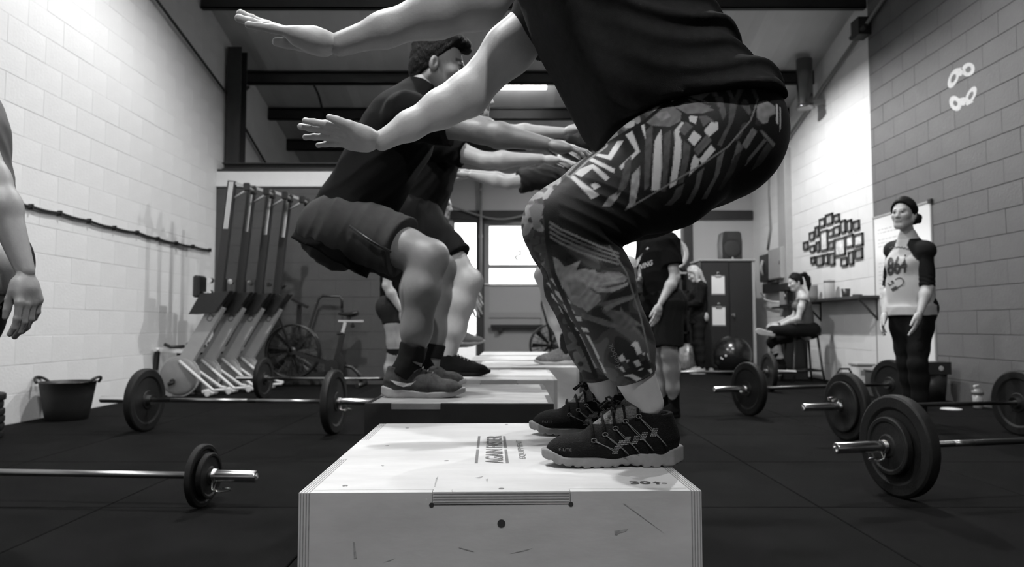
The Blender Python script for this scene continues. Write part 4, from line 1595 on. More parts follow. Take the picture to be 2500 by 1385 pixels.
def head_surf(c, fwd, up, s, h, neck=None, male=True):
    """c = middle of the skull; returns surface and vertex tone"""
    F = nrm(A(fwd))
    U = A(up)
    U = nrm(U - F * float(U.dot(F)))
    R = np.cross(F, U)
    c = A(c)
    Q = lambda x, y, z: c + (F * x + R * y + U * z) * s
    lo, hi = c - .19 * s, c + .19 * s
    if neck is not None:
        nb = A(neck)
        lo, hi = np.minimum(lo, nb - .08), np.maximum(hi, nb + .08)
    f = Field(lo, hi, h)
    ax = (F, R, U)
    f.ell(Q(-.012, 0, .032), (.098 * s, .076 * s, .090 * s), ax, .02)
    f.ell(Q(.030, 0, -.030), (.068 * s, .060 * s, .086 * s), ax, .03)
    f.cone(Q(.068, -.012, -.098), Q(.068, .012, -.098), .020 * s, .020 * s, .025)
    for y in (-1, 1):
        f.cone(Q(.060, y * .018, -.096), Q(-.012, y * .058, -.050), .018 * s, .018 * s, .025)
        f.ell(Q(.062, y * .040, -.022), (.026 * s, .022 * s, .022 * s), ax, .02)
        f.ell(Q(.098, y * .031, .002), (.017 * s, .018 * s, .012 * s), ax, .010, 'cut')
        f.ell(Q(.077, y * .031, .001), (.0125 * s,) * 3, None, .003)
        f.ell(Q(-.008, y * .078, -.012), (.019 * s, .010 * s, .032 * s), (nrm(F - R * y * .35), nrm(R * y + F * .35), U), .006)
        f.ell(Q(.000, y * .086, -.008), (.009 * s, .006 * s, .016 * s), ax, .004, 'cut')
    f.cone(Q(.084, -.030, .018), Q(.084, .030, .018), .010 * s, .010 * s, .018)
    f.cone(Q(.090, 0, .010), Q(.110, 0, -.030), .0085 * s, .0115 * s, .012)
    for y in (-1, 1):
        f.ell(Q(.098, y * .011, -.036), (.012 * s, .008 * s, .008 * s), ax, .008)
    f.cone(Q(.088, -.018, -.061), Q(.088, .018, -.061), .0075 * s, .0075 * s, .008)
    f.cone(Q(.087, -.014, -.071), Q(.087, .014, -.071), .0080 * s, .0080 * s, .006)
    f.cone(Q(.100, -.022, -.0655), Q(.100, .022, -.0655), .0022 * s, .0022 * s, .004, None, False, 'cut')
    if neck is not None:
        f.cone(Q(-.028, 0, -.05), nb, .054 * s if male else .046 * s, .060 * s if male else .050 * s, .03)
    Vv, Fc = f.surf()
    L = (Vv - c) / s
    x, y, z = L @ F, L @ R, L @ U
    tone = np.full(len(Vv), 1.0, np.float32)
    ay = np.abs(y)
    lips = ((x > .078) & (ay < .024) & (z > -.078) & (z < -.054))
    tone[lips] = .55
    brow = (x > .06) & (np.abs(z - .024 - .12 * (.03 - np.abs(ay - .03))) < .0065) & (ay > .012) & (ay < .050)
    tone[brow] = .25
    eye = (np.hypot(ay - .031, z - .001) < .0125) & (x > .066)
    tone[eye] = 1.15
    tone[(np.hypot(ay - .031, z - .001) < .0062) & (x > .066)] = .06
    lid = (x > .066) & (np.abs(z - .0095) < .0035) & (np.abs(ay - .031) < .014)
    tone[lid] = .25
    return (Vv, Fc), tone, (Q, ax)


# ------------------------------------------------------------------ bodies
def body_field(J, s, h, fwd, male=True, legs=True, thick=1.0, skip_head=True, lt=1.0):
    """one continuous trunk with limbs; J joint dictionary"""
    pts = np.array([A(J[k]) for k in J if k not in ('head',)])
    f = Field(pts.min(0) - .20, pts.max(0) + .20, h)
    j = {k: A(J[k]) for k in J}
    pel = (j['hipL'] + j['hipR']) / 2
    top = (j['shL'] + j['shR']) / 2
    sp = nrm(top - pel)
    lat = nrm(j['shL'] - j['shR'])
    lat2 = nrm(j['hipL'] - j['hipR'])
    fa = nrm(np.cross(lat, sp))
    fa2 = nrm(np.cross(lat2, sp))
    S = s * thick
    waist = pel + (top - pel) * .42
    chest = pel + (top - pel) * .80
    f.cone(pel, waist, .150 * S, .130 * S, .05, (fa2, .74))
    f.cone(waist, chest, .130 * S, (.160 if male else .142) * S, .05, (fa, .70))
    f.cone(chest, top + sp * .01, (.155 if male else .138) * S, .10 * S, .05, (fa, .62))
    f.cone(top + sp * .00, j['neck'], .075 * S, .055 * S, .04)
    if not male:
        for sd in (-1, 1):
            f.ell(chest + fa * .075 * S * J_sign(fa, fwd) + lat * sd * .06 * S - sp * .02, (.062 * S,) * 3, None, .04)
    for sd in ('L', 'R'):
        sh, el, wr_ = j['sh' + sd], j['el' + sd], j['wr' + sd]
        f.cone(top + (sh - top) * .3, sh, .060 * S, .054 * S, .04)
        f.cone(top + (j['neck'] - top) * .8, top + (sh - top) * .72 + sp * .012, .046 * S, .040 * S, .04)
        f.ell(sh, (.056 * S,) * 3, None, .03)
        a = .050 if male else .044
        f.cone(sh, sh + (el - sh) * .45, a * S, (a + .001) * S, .03)
        f.cone(sh + (el - sh) * .45, el, (a + .001) * S, .037 * S, .03)
        m = el + (wr_ - el) * .30
        f.cone(el, m, .038 * S, (.043 if male else .039) * S, .025)
        f.cone(m, wr_, (.043 if male else .039) * S, .0235 * S, .025)
        if legs:
            hp, kn, an = j['hip' + sd], j['knee' + sd], j['ank' + sd]
            leg_prims(f, hp, kn, an, S * lt, A(fwd), 0.0)
            f.ell(hp - A(fwd) * .045 * S - sp * .01, (.095 * S, .085 * S, .10 * S), None, .05)
    return f


def J_sign(fa, fwd):
    return 1.0 if float(np.dot(fa, A(fwd))) > 0 else -1.0


def leg_prims(f, hp, kn, an, S, fwd, g=0.0, k=.03, calf=True):
    """thigh, knee, calf; g = extra thickness"""
    hp, kn, an = A(hp), A(kn), A(an)
    m1 = hp + (kn - hp) * .35
    m2 = hp + (kn - hp) * .75
    f.cone(hp, m1, .092 * S + g, .084 * S + g, k)
    f.cone(m1, m2, .084 * S + g, .066 * S + g, k)
    f.cone(m2, kn, .066 * S + g, .054 * S + g, k)
    sh = nrm(an - kn)
    b = nrm(kn - hp)
    back = nrm(b - sh * float(b.dot(sh)))
    back = -back if float(np.dot(back, fwd)) > 0 else back        # to the rear of the shin
    back = -nrm(fwd - sh * float(np.dot(fwd, sh)))
    f.ell(kn - back * .014 * S, (.047 * S + g,) * 3, None, .03)
    c1 = kn + (an - kn) * .30
    c2 = kn + (an - kn) * .66
    f.cone(kn, c1, .052 * S + g, .050 * S + g, .04)
    f.cone(c1, c2, .050 * S + g, .042 * S + g, .04)
    f.cone(c2, an, .042 * S + g, .033 * S + g, .04)
    f.cone(kn + (an - kn) * .05 + back * .014 * S, c1 + back * .022 * S, .046 * S + g, .050 * S + g, .04)
    f.cone(c1 + back * .022 * S, c2 + back * .008 * S, .050 * S + g, .037 * S + g, .04)


def torso_cloth(J, s, h, male=True, ease=.016, sleeve=.55, hem=.10, thick=1.0, drop=0.0, seed=1, amp=.004, freq=60, neckr=.07, extra=None, belly=0.0, fwd=None, sleeve_ease=.014, waist_r=.140):
    """T-shirt over the same joints; hem = how far it reaches below the hips' level (along the spine)"""
    j = {k: A(J[k]) for k in J}
    pel = (j['hipL'] + j['hipR']) / 2
    top = (j['shL'] + j['shR']) / 2
    sp = nrm(top - pel)
    lat = nrm(j['shL'] - j['shR'])
    lat2 = nrm(j['hipL'] - j['hipR'])
    fa, fa2 = nrm(np.cross(lat, sp)), nrm(np.cross(lat2, sp))
    S = s * thick
    e = ease
    ends = [j['sh' + q] + (j['el' + q] - j['sh' + q]) * sleeve for q in 'LR']
    pts = np.array([pel - sp * hem, top, j['neck'], j['shL'], j['shR']] + ends)
    f = Field(pts.min(0) - .26, pts.max(0) + .26, h)
    waist = pel + (top - pel) * .42
    chest = pel + (top - pel) * .80
    f.cone(pel - sp * hem, pel, .158 * S + e, .156 * S + e, .03, (fa2, .80), True)
    f.cone(pel - sp * .0, waist, .156 * S + e, waist_r * S + e, .05, (fa2, .78))
    f.cone(waist, chest, waist_r * S + e, (.160 if male else .144) * S + e, .05, (fa, .74))
    f.cone(chest, top + sp * .01, (.156 if male else .140) * S + e, .10 * S + e * .6, .05, (fa, .66))
    f.cone(top, top + (j['neck'] - top) * .55, .082 * S, .062 * S + .006, .03)
    if not male and fwd is not None:
        for sd in (-1, 1):
            f.ell(chest + fa * .08 * S * J_sign(fa, fwd) + lat * sd * .06 * S - sp * .02, (.066 * S + e * .5,) * 3, None, .05)
    if belly and fwd is not None:
        f.ell(waist + A(fwd) * belly - sp * .04, (.12 * S, .13 * S, .13 * S), None, .08)
    for q in 'LR':
        sh, el = j['sh' + q], j['el' + q]
        f.cone(top + (sh - top) * .3, sh, .066 * S + e * .5, .060 * S + e * .6, .04)
        f.cone(top + (j['neck'] - top) * .45, top + (sh - top) * .75 + sp * .012, .052 * S + e * .3, .046 * S + e * .4, .04)
        f.ell(sh, (.060 * S + e * .5,) * 3, None, .03)
        f.cone(sh, sh + (el - sh) * sleeve, (.057 if male else .050) * S + sleeve_ease, (.055 if male else .048) * S + sleeve_ease + .004, .035, None, True)
    if extra:
        extra(f, dict(pel=pel, top=top, sp=sp, fa=fa, lat=lat, waist=waist, chest=chest))
    f.plane(pel - sp * hem, -sp)
    if amp:
        f.disp(lambda p: folds(p, sp * .8 + fa * .5, fa * .8 - sp * .5 + lat * .3, freq, amp, seed) + waves(p, seed, 30, amp * .5))
    return f


def shorts_cloth(J, s, h, ease=.02, length=.7, waist_up=.10, thick=1.0, seed=2, amp=.003, fwd=(1, 0, 0), flare=.012, lt=1.0):
    j = {k: A(J[k]) for k in J}
    pel = (j['hipL'] + j['hipR']) / 2
    top = (j['shL'] + j['shR']) / 2
    sp = nrm(top - pel)
    lat2 = nrm(j['hipL'] - j['hipR'])
    fa2 = nrm(np.cross(lat2, sp))
    S = s * thick
    ends = [j['hip' + q] + (j['knee' + q] - j['hip' + q]) * length for q in 'LR']
    pts = np.array([pel + sp * waist_up, j['hipL'], j['hipR']] + ends)
    f = Field(pts.min(0) - .2, pts.max(0) + .2, h)
    f.cone(pel - sp * .02, pel + sp * waist_up, .158 * S + ease * .4, .146 * S + ease * .2, .04, (fa2, .78), True)
    f.ell(pel, (.160 * S + ease * .5, .130 * S + ease * .5, .150 * S + ease * .3), (lat2, fa2, sp), .04)
    for q, e_ in zip('LR', ends):
        hp = j['hip' + q]
        f.cone(hp, e_, .094 * S * lt + ease * .8, .066 * S * lt + ease + flare, .05, None, True)
        f.ell(hp - A(fwd) * .045 * S - sp * .01, (.100 * S + ease * .5, .090 * S + ease * .5, .105 * S + ease * .5), None, .05)
        f.ell(hp, (.095 * S + ease * .6,) * 3, None, .04)
    if amp:
        f.disp(lambda p: waves(p, seed, 34, amp, (1, 1, .6)) + folds(p, (ends[0] - j['hipL']) * .5 - sp * .4, fa2, 55, amp * .8, seed))
    return f


# ------------------------------------------------------------------ shoes (local: heel at x=0, toe at x=1*L, z up)
SHOES = {}


def shoe_meshes(kind, L=.28, h=.004):
    if kind in SHOES:
        return SHOES[kind]
    k_ = L / .28
    f = Field((-.03, -.07, -.01), (.32 * k_ + .02, .07, .17), h)
    sc = lambda *v: (v[0] * k_, v[1] * k_, v[2] * k_)
    lowtop = kind != 'front'
    f.ell(sc(.050, 0, .046), (.048 * k_, .035 * k_, .052 * k_), None, .02)
    f.cone(sc(.05, 0, .05), sc(.15, -.001, .042), .036 * k_, .037 * k_, .02, ((0, 0, 1), 1.05))
    f.cone(sc(.15, -.001, .038), sc(.215, -.002, .032), .043 * k_, .041 * k_, .02, ((0, 0, 1), .74))
    f.ell(sc(.228, -.002, .030), (.046 * k_, .041 * k_, .026 * k_), None, .02)
    f.cone(sc(.080, 0, .092), sc(.165, 0, .058), .027 * k_, .024 * k_, .025)
    f.cone(sc(.046, 0, .06), sc(.050, 0, .104), .037 * k_, .036 * k_, .02, None, True)
    f.cone(sc(.052, 0, .085), sc(.056, 0, .14), .029 * k_, .031 * k_, .004, None, True, 'cut')
    f.plane((0, 0, .014 * k_), (0, 0, -1))
    up = f.surf()
    g = Field((-.03, -.07, -.015), (.32 * k_ + .02, .07, .07), h)

    def sole(X, Y, Z):
        x = X / k_
        xs = np.array([-.02, 0, .02, .06, .11, .16, .20, .235, .262, .280, .30])
        hw = np.interp(x, xs, [0, .018, .034, .037, .034, .042, .047, .044, .034, .012, 0]) * k_
        yc = np.interp(x, xs, [0, 0, 0, 0, -.003, -.003, -.002, 0, .002, .002, .002]) * k_
        tp = np.interp(x, [-.02, 0, .03, .10, .16, .24, .27, .30], [.040, .040, .034, .026, .020, .022, .034, .036]) * k_
        bt = np.interp(x, [-.02, 0, .02, .05, .2, .25, .28, .30], [.012, .008, .002, 0, 0, .006, .016, .02]) * k_
        if kind == 'front':
            tr = np.where(np.sin(x * 2 * math.pi / .020) > .55, .0035, 0) * np.where((x > .03), 1, 0)
            bt = bt + tr * k_ + np.interp(x, [.08, .10, .125, .14], [0, .003, .003, 0]) * k_
        d2 = np.abs(Y - yc) - hw
        ex = np.maximum(-x - .006, x - .284) * k_
        return np.maximum(np.maximum(np.maximum(d2 * .8, ex) + 0 * Z, Z - tp), bt - Z)

    g.func((-.03, -.07, -.015), (.34 * k_, .07, .07), sole)
    SHOES[kind] = (up, g.surf(), k_)
    return SHOES[kind]


def place(v, M):
    M = np.array(M)
    return (v @ M[:3, :3].T + M[:3, 3]).astype(np.float32)


def shoe_matrix(heel, heading, pitch=0.0, mirror=False):
    M = Matrix.Translation(Vector(heel)) @ Matrix.Rotation(heading, 4, 'Z') @ Matrix.Rotation(-pitch, 4, 'Y')
    return M


def add_shoe(root, kind, heel, heading, upper_m, sole_m, pitch=0.0, L=.28, h=.005, laces=None, mark=None, tongue=True):
    up, so, k_ = shoe_meshes(kind, L, h)
    M = shoe_matrix(heel, heading, pitch)
    o = np_mesh('shoe', place(up[0], M), up[1], upper_m, root)
    np_mesh('sole', place(so[0], M), so[1], sole_m, o)
    if laces is not None:
        q = MB()
        for i in range(5):
            x = (.098 + .017 * i) * k_
            z = (.119 - .0085 * i) * k_
            pts = [(x + .004 * k_ * math.cos(a), .026 * k_ * math.sin(a * 1.0), z - .018 * k_ * (1 - math.cos(a))) for a in np.linspace(-1.15, 1.15, 9)]
            q.tube([M @ Vector(p) for p in pts], .0028 * k_, 6)
        lo = q.build('laces', laces, o)
    if mark is not None:
        # tick-shaped side mark, pressed on the outer sides
        tick = [(.030, .062), (.050, .046), (.075, .038), (.098, .042), (.118, .060), (.106, .052), (.090, .050), (.070, .053)]
        for sd in (-1, 1):
            q = MB()
            pts = []
            for x, z in tick:
                y = sd * side_y(up, x * k_, z * k_, sd)
                pts.append(M @ Vector((x * k_, y + sd * .0012, z * k_)))
            q.add(pts, [(0, 1, 7), (1, 2, 6, 7), (2, 3, 5, 6), (3, 4, 5)])
            q.build('side_mark', mark, o)
    return o, M, k_


def side_y(surf, x, z, sd):
    v = surf[0]
    m = (np.abs(v[:, 0] - x) < .008) & (np.abs(v[:, 2] - z) < .008) & (v[:, 1] * sd > 0)
    return float(np.abs(v[m, 1]).max()) if m.any() else .03


def person_root(label, foot):
    return thing('person', label, 'person', (foot[0], foot[1], foot[2]), 0, ws=True)


def skin_mesh(root, parts, tones, base):
    Vv, F = merge(parts)
    col = np.concatenate(tones) * base
    return np_mesh('body', Vv, F, M_SKIN, root, col)


def ones(sf):
    return np.ones(len(sf[0]), np.float32)


def hair_cap(c, fwd, up, s, h, grow=.012, front=.03, low=-.02, seed=1, amp=.006, back_low=-.06, topadd=.01, freq=60):
    F = nrm(A(fwd))
    U = A(up)
    U = nrm(U - F * float(U.dot(F)))
    R = np.cross(F, U)
    c = A(c)
    Q = lambda x, y, z: c + (F * x + R * y + U * z) * s
    f = Field(c - .25 * s, c + .25 * s, h)
    ax = (F, R, U)
    f.ell(Q(-.012, 0, .034 + topadd * .5), ((.098 + grow) * s, (.076 + grow * .8) * s, (.090 + grow + topadd) * s), ax, .01)
    f.ell(Q(-.055, 0, -.02), ((.055 + grow * .5) * s, (.062 + grow * .4) * s, (.075) * s), ax, .03)
    # hairline: keep what is behind/above
    f.plane(Q(front + .045, 0, .055), F * .75 - U * .65, .01)
    f.plane(Q(-.012, 0, low - .030), F * .80 - U * .60, .01)
    f.plane(Q(0, 0, back_low), -U, .01)
    f.disp(lambda p: waves(p, seed, freq, amp))
    return f, Q, ax
# ================================================================== person 1: woman landing on the near box
def poly_mask(x, z, poly):
    poly = np.asarray(poly, np.float32)
    m = (x > poly[:, 0].min()) & (x < poly[:, 0].max()) & (z > poly[:, 1].min()) & (z < poly[:, 1].max())
    out = np.zeros(len(x), bool)
    idx = np.nonzero(m)[0]
    if len(idx) == 0:
        return out
    px, pz = x[idx], z[idx]
    ins = np.zeros(len(idx), bool)
    n = len(poly)
    for i in range(n):
        x0, z0 = poly[i]
        x1, z1 = poly[(i + 1) % n]
        c = ((z0 > pz) != (z1 > pz)) & (px < (x1 - x0) * (pz - z0) / (z1 - z0 + 1e-12) + x0)
        ins ^= c
    out[idx] = ins
    return out


def line_dist(x, z, pts):
    d = np.full(len(x), 9.0, np.float32)
    for (x0, z0), (x1, z1) in zip(pts[:-1], pts[1:]):
        ux, uz = x1 - x0, z1 - z0
        t = np.clip(((x - x0) * ux + (z - z0) * uz) / (ux * ux + uz * uz + 1e-12), 0, 1)
        d = np.minimum(d, np.hypot(x - x0 - t * ux, z - z0 - t * uz))
    return d


W1 = person_root('woman in patterned leggings landing on the pale plywood box, arms outstretched', (.2, 1.48, BHT))
JW = dict(hipL=P(1756, 326, 1.35), hipR=P(1722, 364, 1.54), kneeL=P(1384, 555, 1.25), kneeR=P(1372, 590, 1.60), ankL=P(1580, 985, 1.315), ankR=P(1478, 965, 1.675),
          shL=P(1368, -215, 1.22), shR=P(1345, 12, 1.62), elL=P(1165, 0, 1.185), elR=P(1140, 232, 1.61), wrL=P(830, 108, 1.17), wrR=P(932, 344, 1.575))
JW['neck'] = (JW['shL'] + JW['shR']) / 2 + V(-.05, 0, .07)
JW['head'] = JW['neck'] + V(-.06, 0, .13)
wf = (-1, 0, 0)


def w1_legs(f, g, ks=1.0):
    for q in 'LR':
        hp, kn, an = A(JW['hip' + q]), A(JW['knee' + q]), A(JW['ank' + q])
        z = 1.0 if q == 'L' else .97
        mid = hp + (kn - hp) * .40 + np.array([0, 0, -.006], np.float32)
        m2 = hp + (kn - hp) * .78 + np.array([0, 0, .004], np.float32)
        f.cone(hp, mid, .112 * z + g, .104 * z + g, .04)
        f.cone(mid, m2, .104 * z + g, .078 * z + g, .03)
        f.cone(m2, kn, .078 * z + g, .064 * z + g, .03)
        f.ell(kn + np.array([-.008, 0, .004], np.float32), (.070 * z + g,) * 3, None, .03)
        sh = nrm(an - kn)
        bk = nrm(np.array([1, 0, 0], np.float32) - sh * sh[0])
        c1, c2 = kn + (an - kn) * .30, kn + (an - kn) * .66
        fr_ = np.array([-.014, 0, .003], np.float32)
        f.cone(kn, c1 + fr_ * .7, .060 * z + g, .058 * z + g, .02)
        f.cone(c1 + fr_ * .7, c2, .058 * z + g, .049 * z + g, .02)
        f.cone(c2, an, .049 * z + g, .034 * z + g, .03)
        f.cone(kn + sh * .05 + bk * .004, c1 + bk * .012, .050 * z + g, .057 * z + g, .02)
        f.cone(c1 + bk * .012, c2 + bk * .008, .057 * z + g, .044 * z + g, .03)
        f.ell(hp + np.array([.012, 0, .008], np.float32), (.096 + g, .090 + g, .098 + g), None, .05)
    pel = (A(JW['hipL']) + A(JW['hipR'])) / 2
    up = A(P(1600, 170, 1.44))
    f.cone(pel, up, .125 + g, .115 + g, .06, ((0, 1, 0), 1.2))


# body (arms, ankles, trunk under the shirt)
f = Field((-.34, 1.02, .55), (.62, 1.80, 1.80), .0055)
w1_legs(f, -.004)
for q, rs in (('L', (.056, .052, .041, .036, .0265, .0200)), ('R', (.057, .053, .043, .0385, .031, .0225))):
    sh, el, wr_ = A(JW['sh' + q]), A(JW['el' + q]), A(JW['wr' + q])
    f.cone(sh, sh + (el - sh) * .5, rs[0], rs[1], .03)
    f.cone(sh + (el - sh) * .5, el, rs[1], rs[2], .03)
    f.ell(el, (rs[2] * .98,) * 3, None, .02)
    m = el + (wr_ - el) * .30
    m2 = el + (wr_ - el) * .68
    f.cone(el, m, rs[2], rs[3] + .002, .03)
    f.cone(m, m2, rs[3] + .002, rs[4], .025)
    f.cone(m2, wr_, rs[4], rs[5], .02)
top = (A(JW['shL']) + A(JW['shR'])) / 2
pel = (A(JW['hipL']) + A(JW['hipR'])) / 2
f.cone(pel, top, .095, .085, .05, ((0, 1, 0), 1.3))
f.cone(JW['shL'], JW['shR'], .050, .050, .04)
f.cone(top, JW['neck'], .06, .05, .04)
body = f.surf()
tones = [ones(body)]
hl = hand_surf(JW['wrL'], P(612, 58, 1.165) - JW['wrL'], (0, .95, .30), False, .92, .0028, (-.06, -.09, -.03, .03), .10, .12, JW['elL'] - JW['wrL'], .16, .0235)
hr = hand_surf(JW['wrR'], P(772, 322, 1.56) - JW['wrR'], (0, -.88, .48), True, .92, .0030, (.0, .0, .08, .12), .02, .45, JW['elR'] - JW['wrR'], -.1, .0255)
(hd, htone, hq) = head_surf(JW['head'], (-1, 0, -.25), (-.25, 0, 1), .95, .006, JW['neck'], False)
skin_mesh(W1, [body, hl, hr, hd], tones + [ones(hl), ones(hr), htone], .47)
hf, Q, ax = hair_cap(JW['head'], (-1, 0, -.25), (-.25, 0, 1), .95, .006, .012, .02, -.02, 5, .004)
hf.cone(Q(-.10, 0, .03), Q(-.20, 0, -.08), .03, .012, .02)
np_mesh('hair', *hf.surf(), M_HAIRD, W1)

# leggings with printed panels
f = Field((-.06, 1.10, .60), (.62, 1.78, 1.30), .0022)
w1_legs(f, .0)
for q, hp_ in (('L', P(1505, 935, 1.31)), ('R', P(1455, 922, 1.675))):
    an, kn = A(JW['ank' + q]), A(JW['knee' + q])
    ax_ = nrm(an - kn)
    c = A(hp_)
    n_ = nrm(ax_ + np.array([.0, 0, -.15], np.float32))
    side = (1 if q == 'R' else -1)
    ymid = 1.48
    f.func((-.06, 1.10 if q == 'L' else ymid, .60), (.62, ymid if q == 'L' else 1.78, .80), lambda X, Y, Z: -((X - c[0]) * n_[0] + (Y - c[1]) * n_[1] + (Z - c[2]) * n_[2]), 0, 'cut')
kb = A(P(1468, 560, 1.25))


def knee_folds(p):
    """creases behind the bent knee"""
    r = np.hypot(p[:, 0] - kb[0], p[:, 2] - kb[2])
    w = np.exp(-(r / .075) ** 2) * (p[:, 0] > kb[0] - .08)
    c = (p[:, 2] - kb[2]) * .92 + (p[:, 0] - kb[0]) * .40
    return .0038 * w * (np.abs(np.sin(c * 150)) - .6)


f.disp(knee_folds, .03)
LG = f.surf()
vx, vy, vz = LG[0][:, 0], LG[0][:, 1], LG[0][:, 2]
YREF = 1.245


def zA(pts):
    return [tuple((lambda p: (p.x, p.z))(P(1100 + u / 2.309, v / 2.309, YREF))) for u, v in pts]


def zB(pts):
    return [tuple((lambda p: (p.x, p.z))(P(1200 + u / 1.978, 500 + v / 1.978, YREF))) for u, v in pts]


def zD(pts):
    return [tuple((lambda p: (p.x, p.z))(P(1250 + u / 2.443, 500 + v / 2.443, YREF))) for u, v in pts]


def zC(pts):
    return [tuple((lambda p: (p.x, p.z))(P(1400 + u / 4.945, 680 + v / 4.945, YREF))) for u, v in pts]


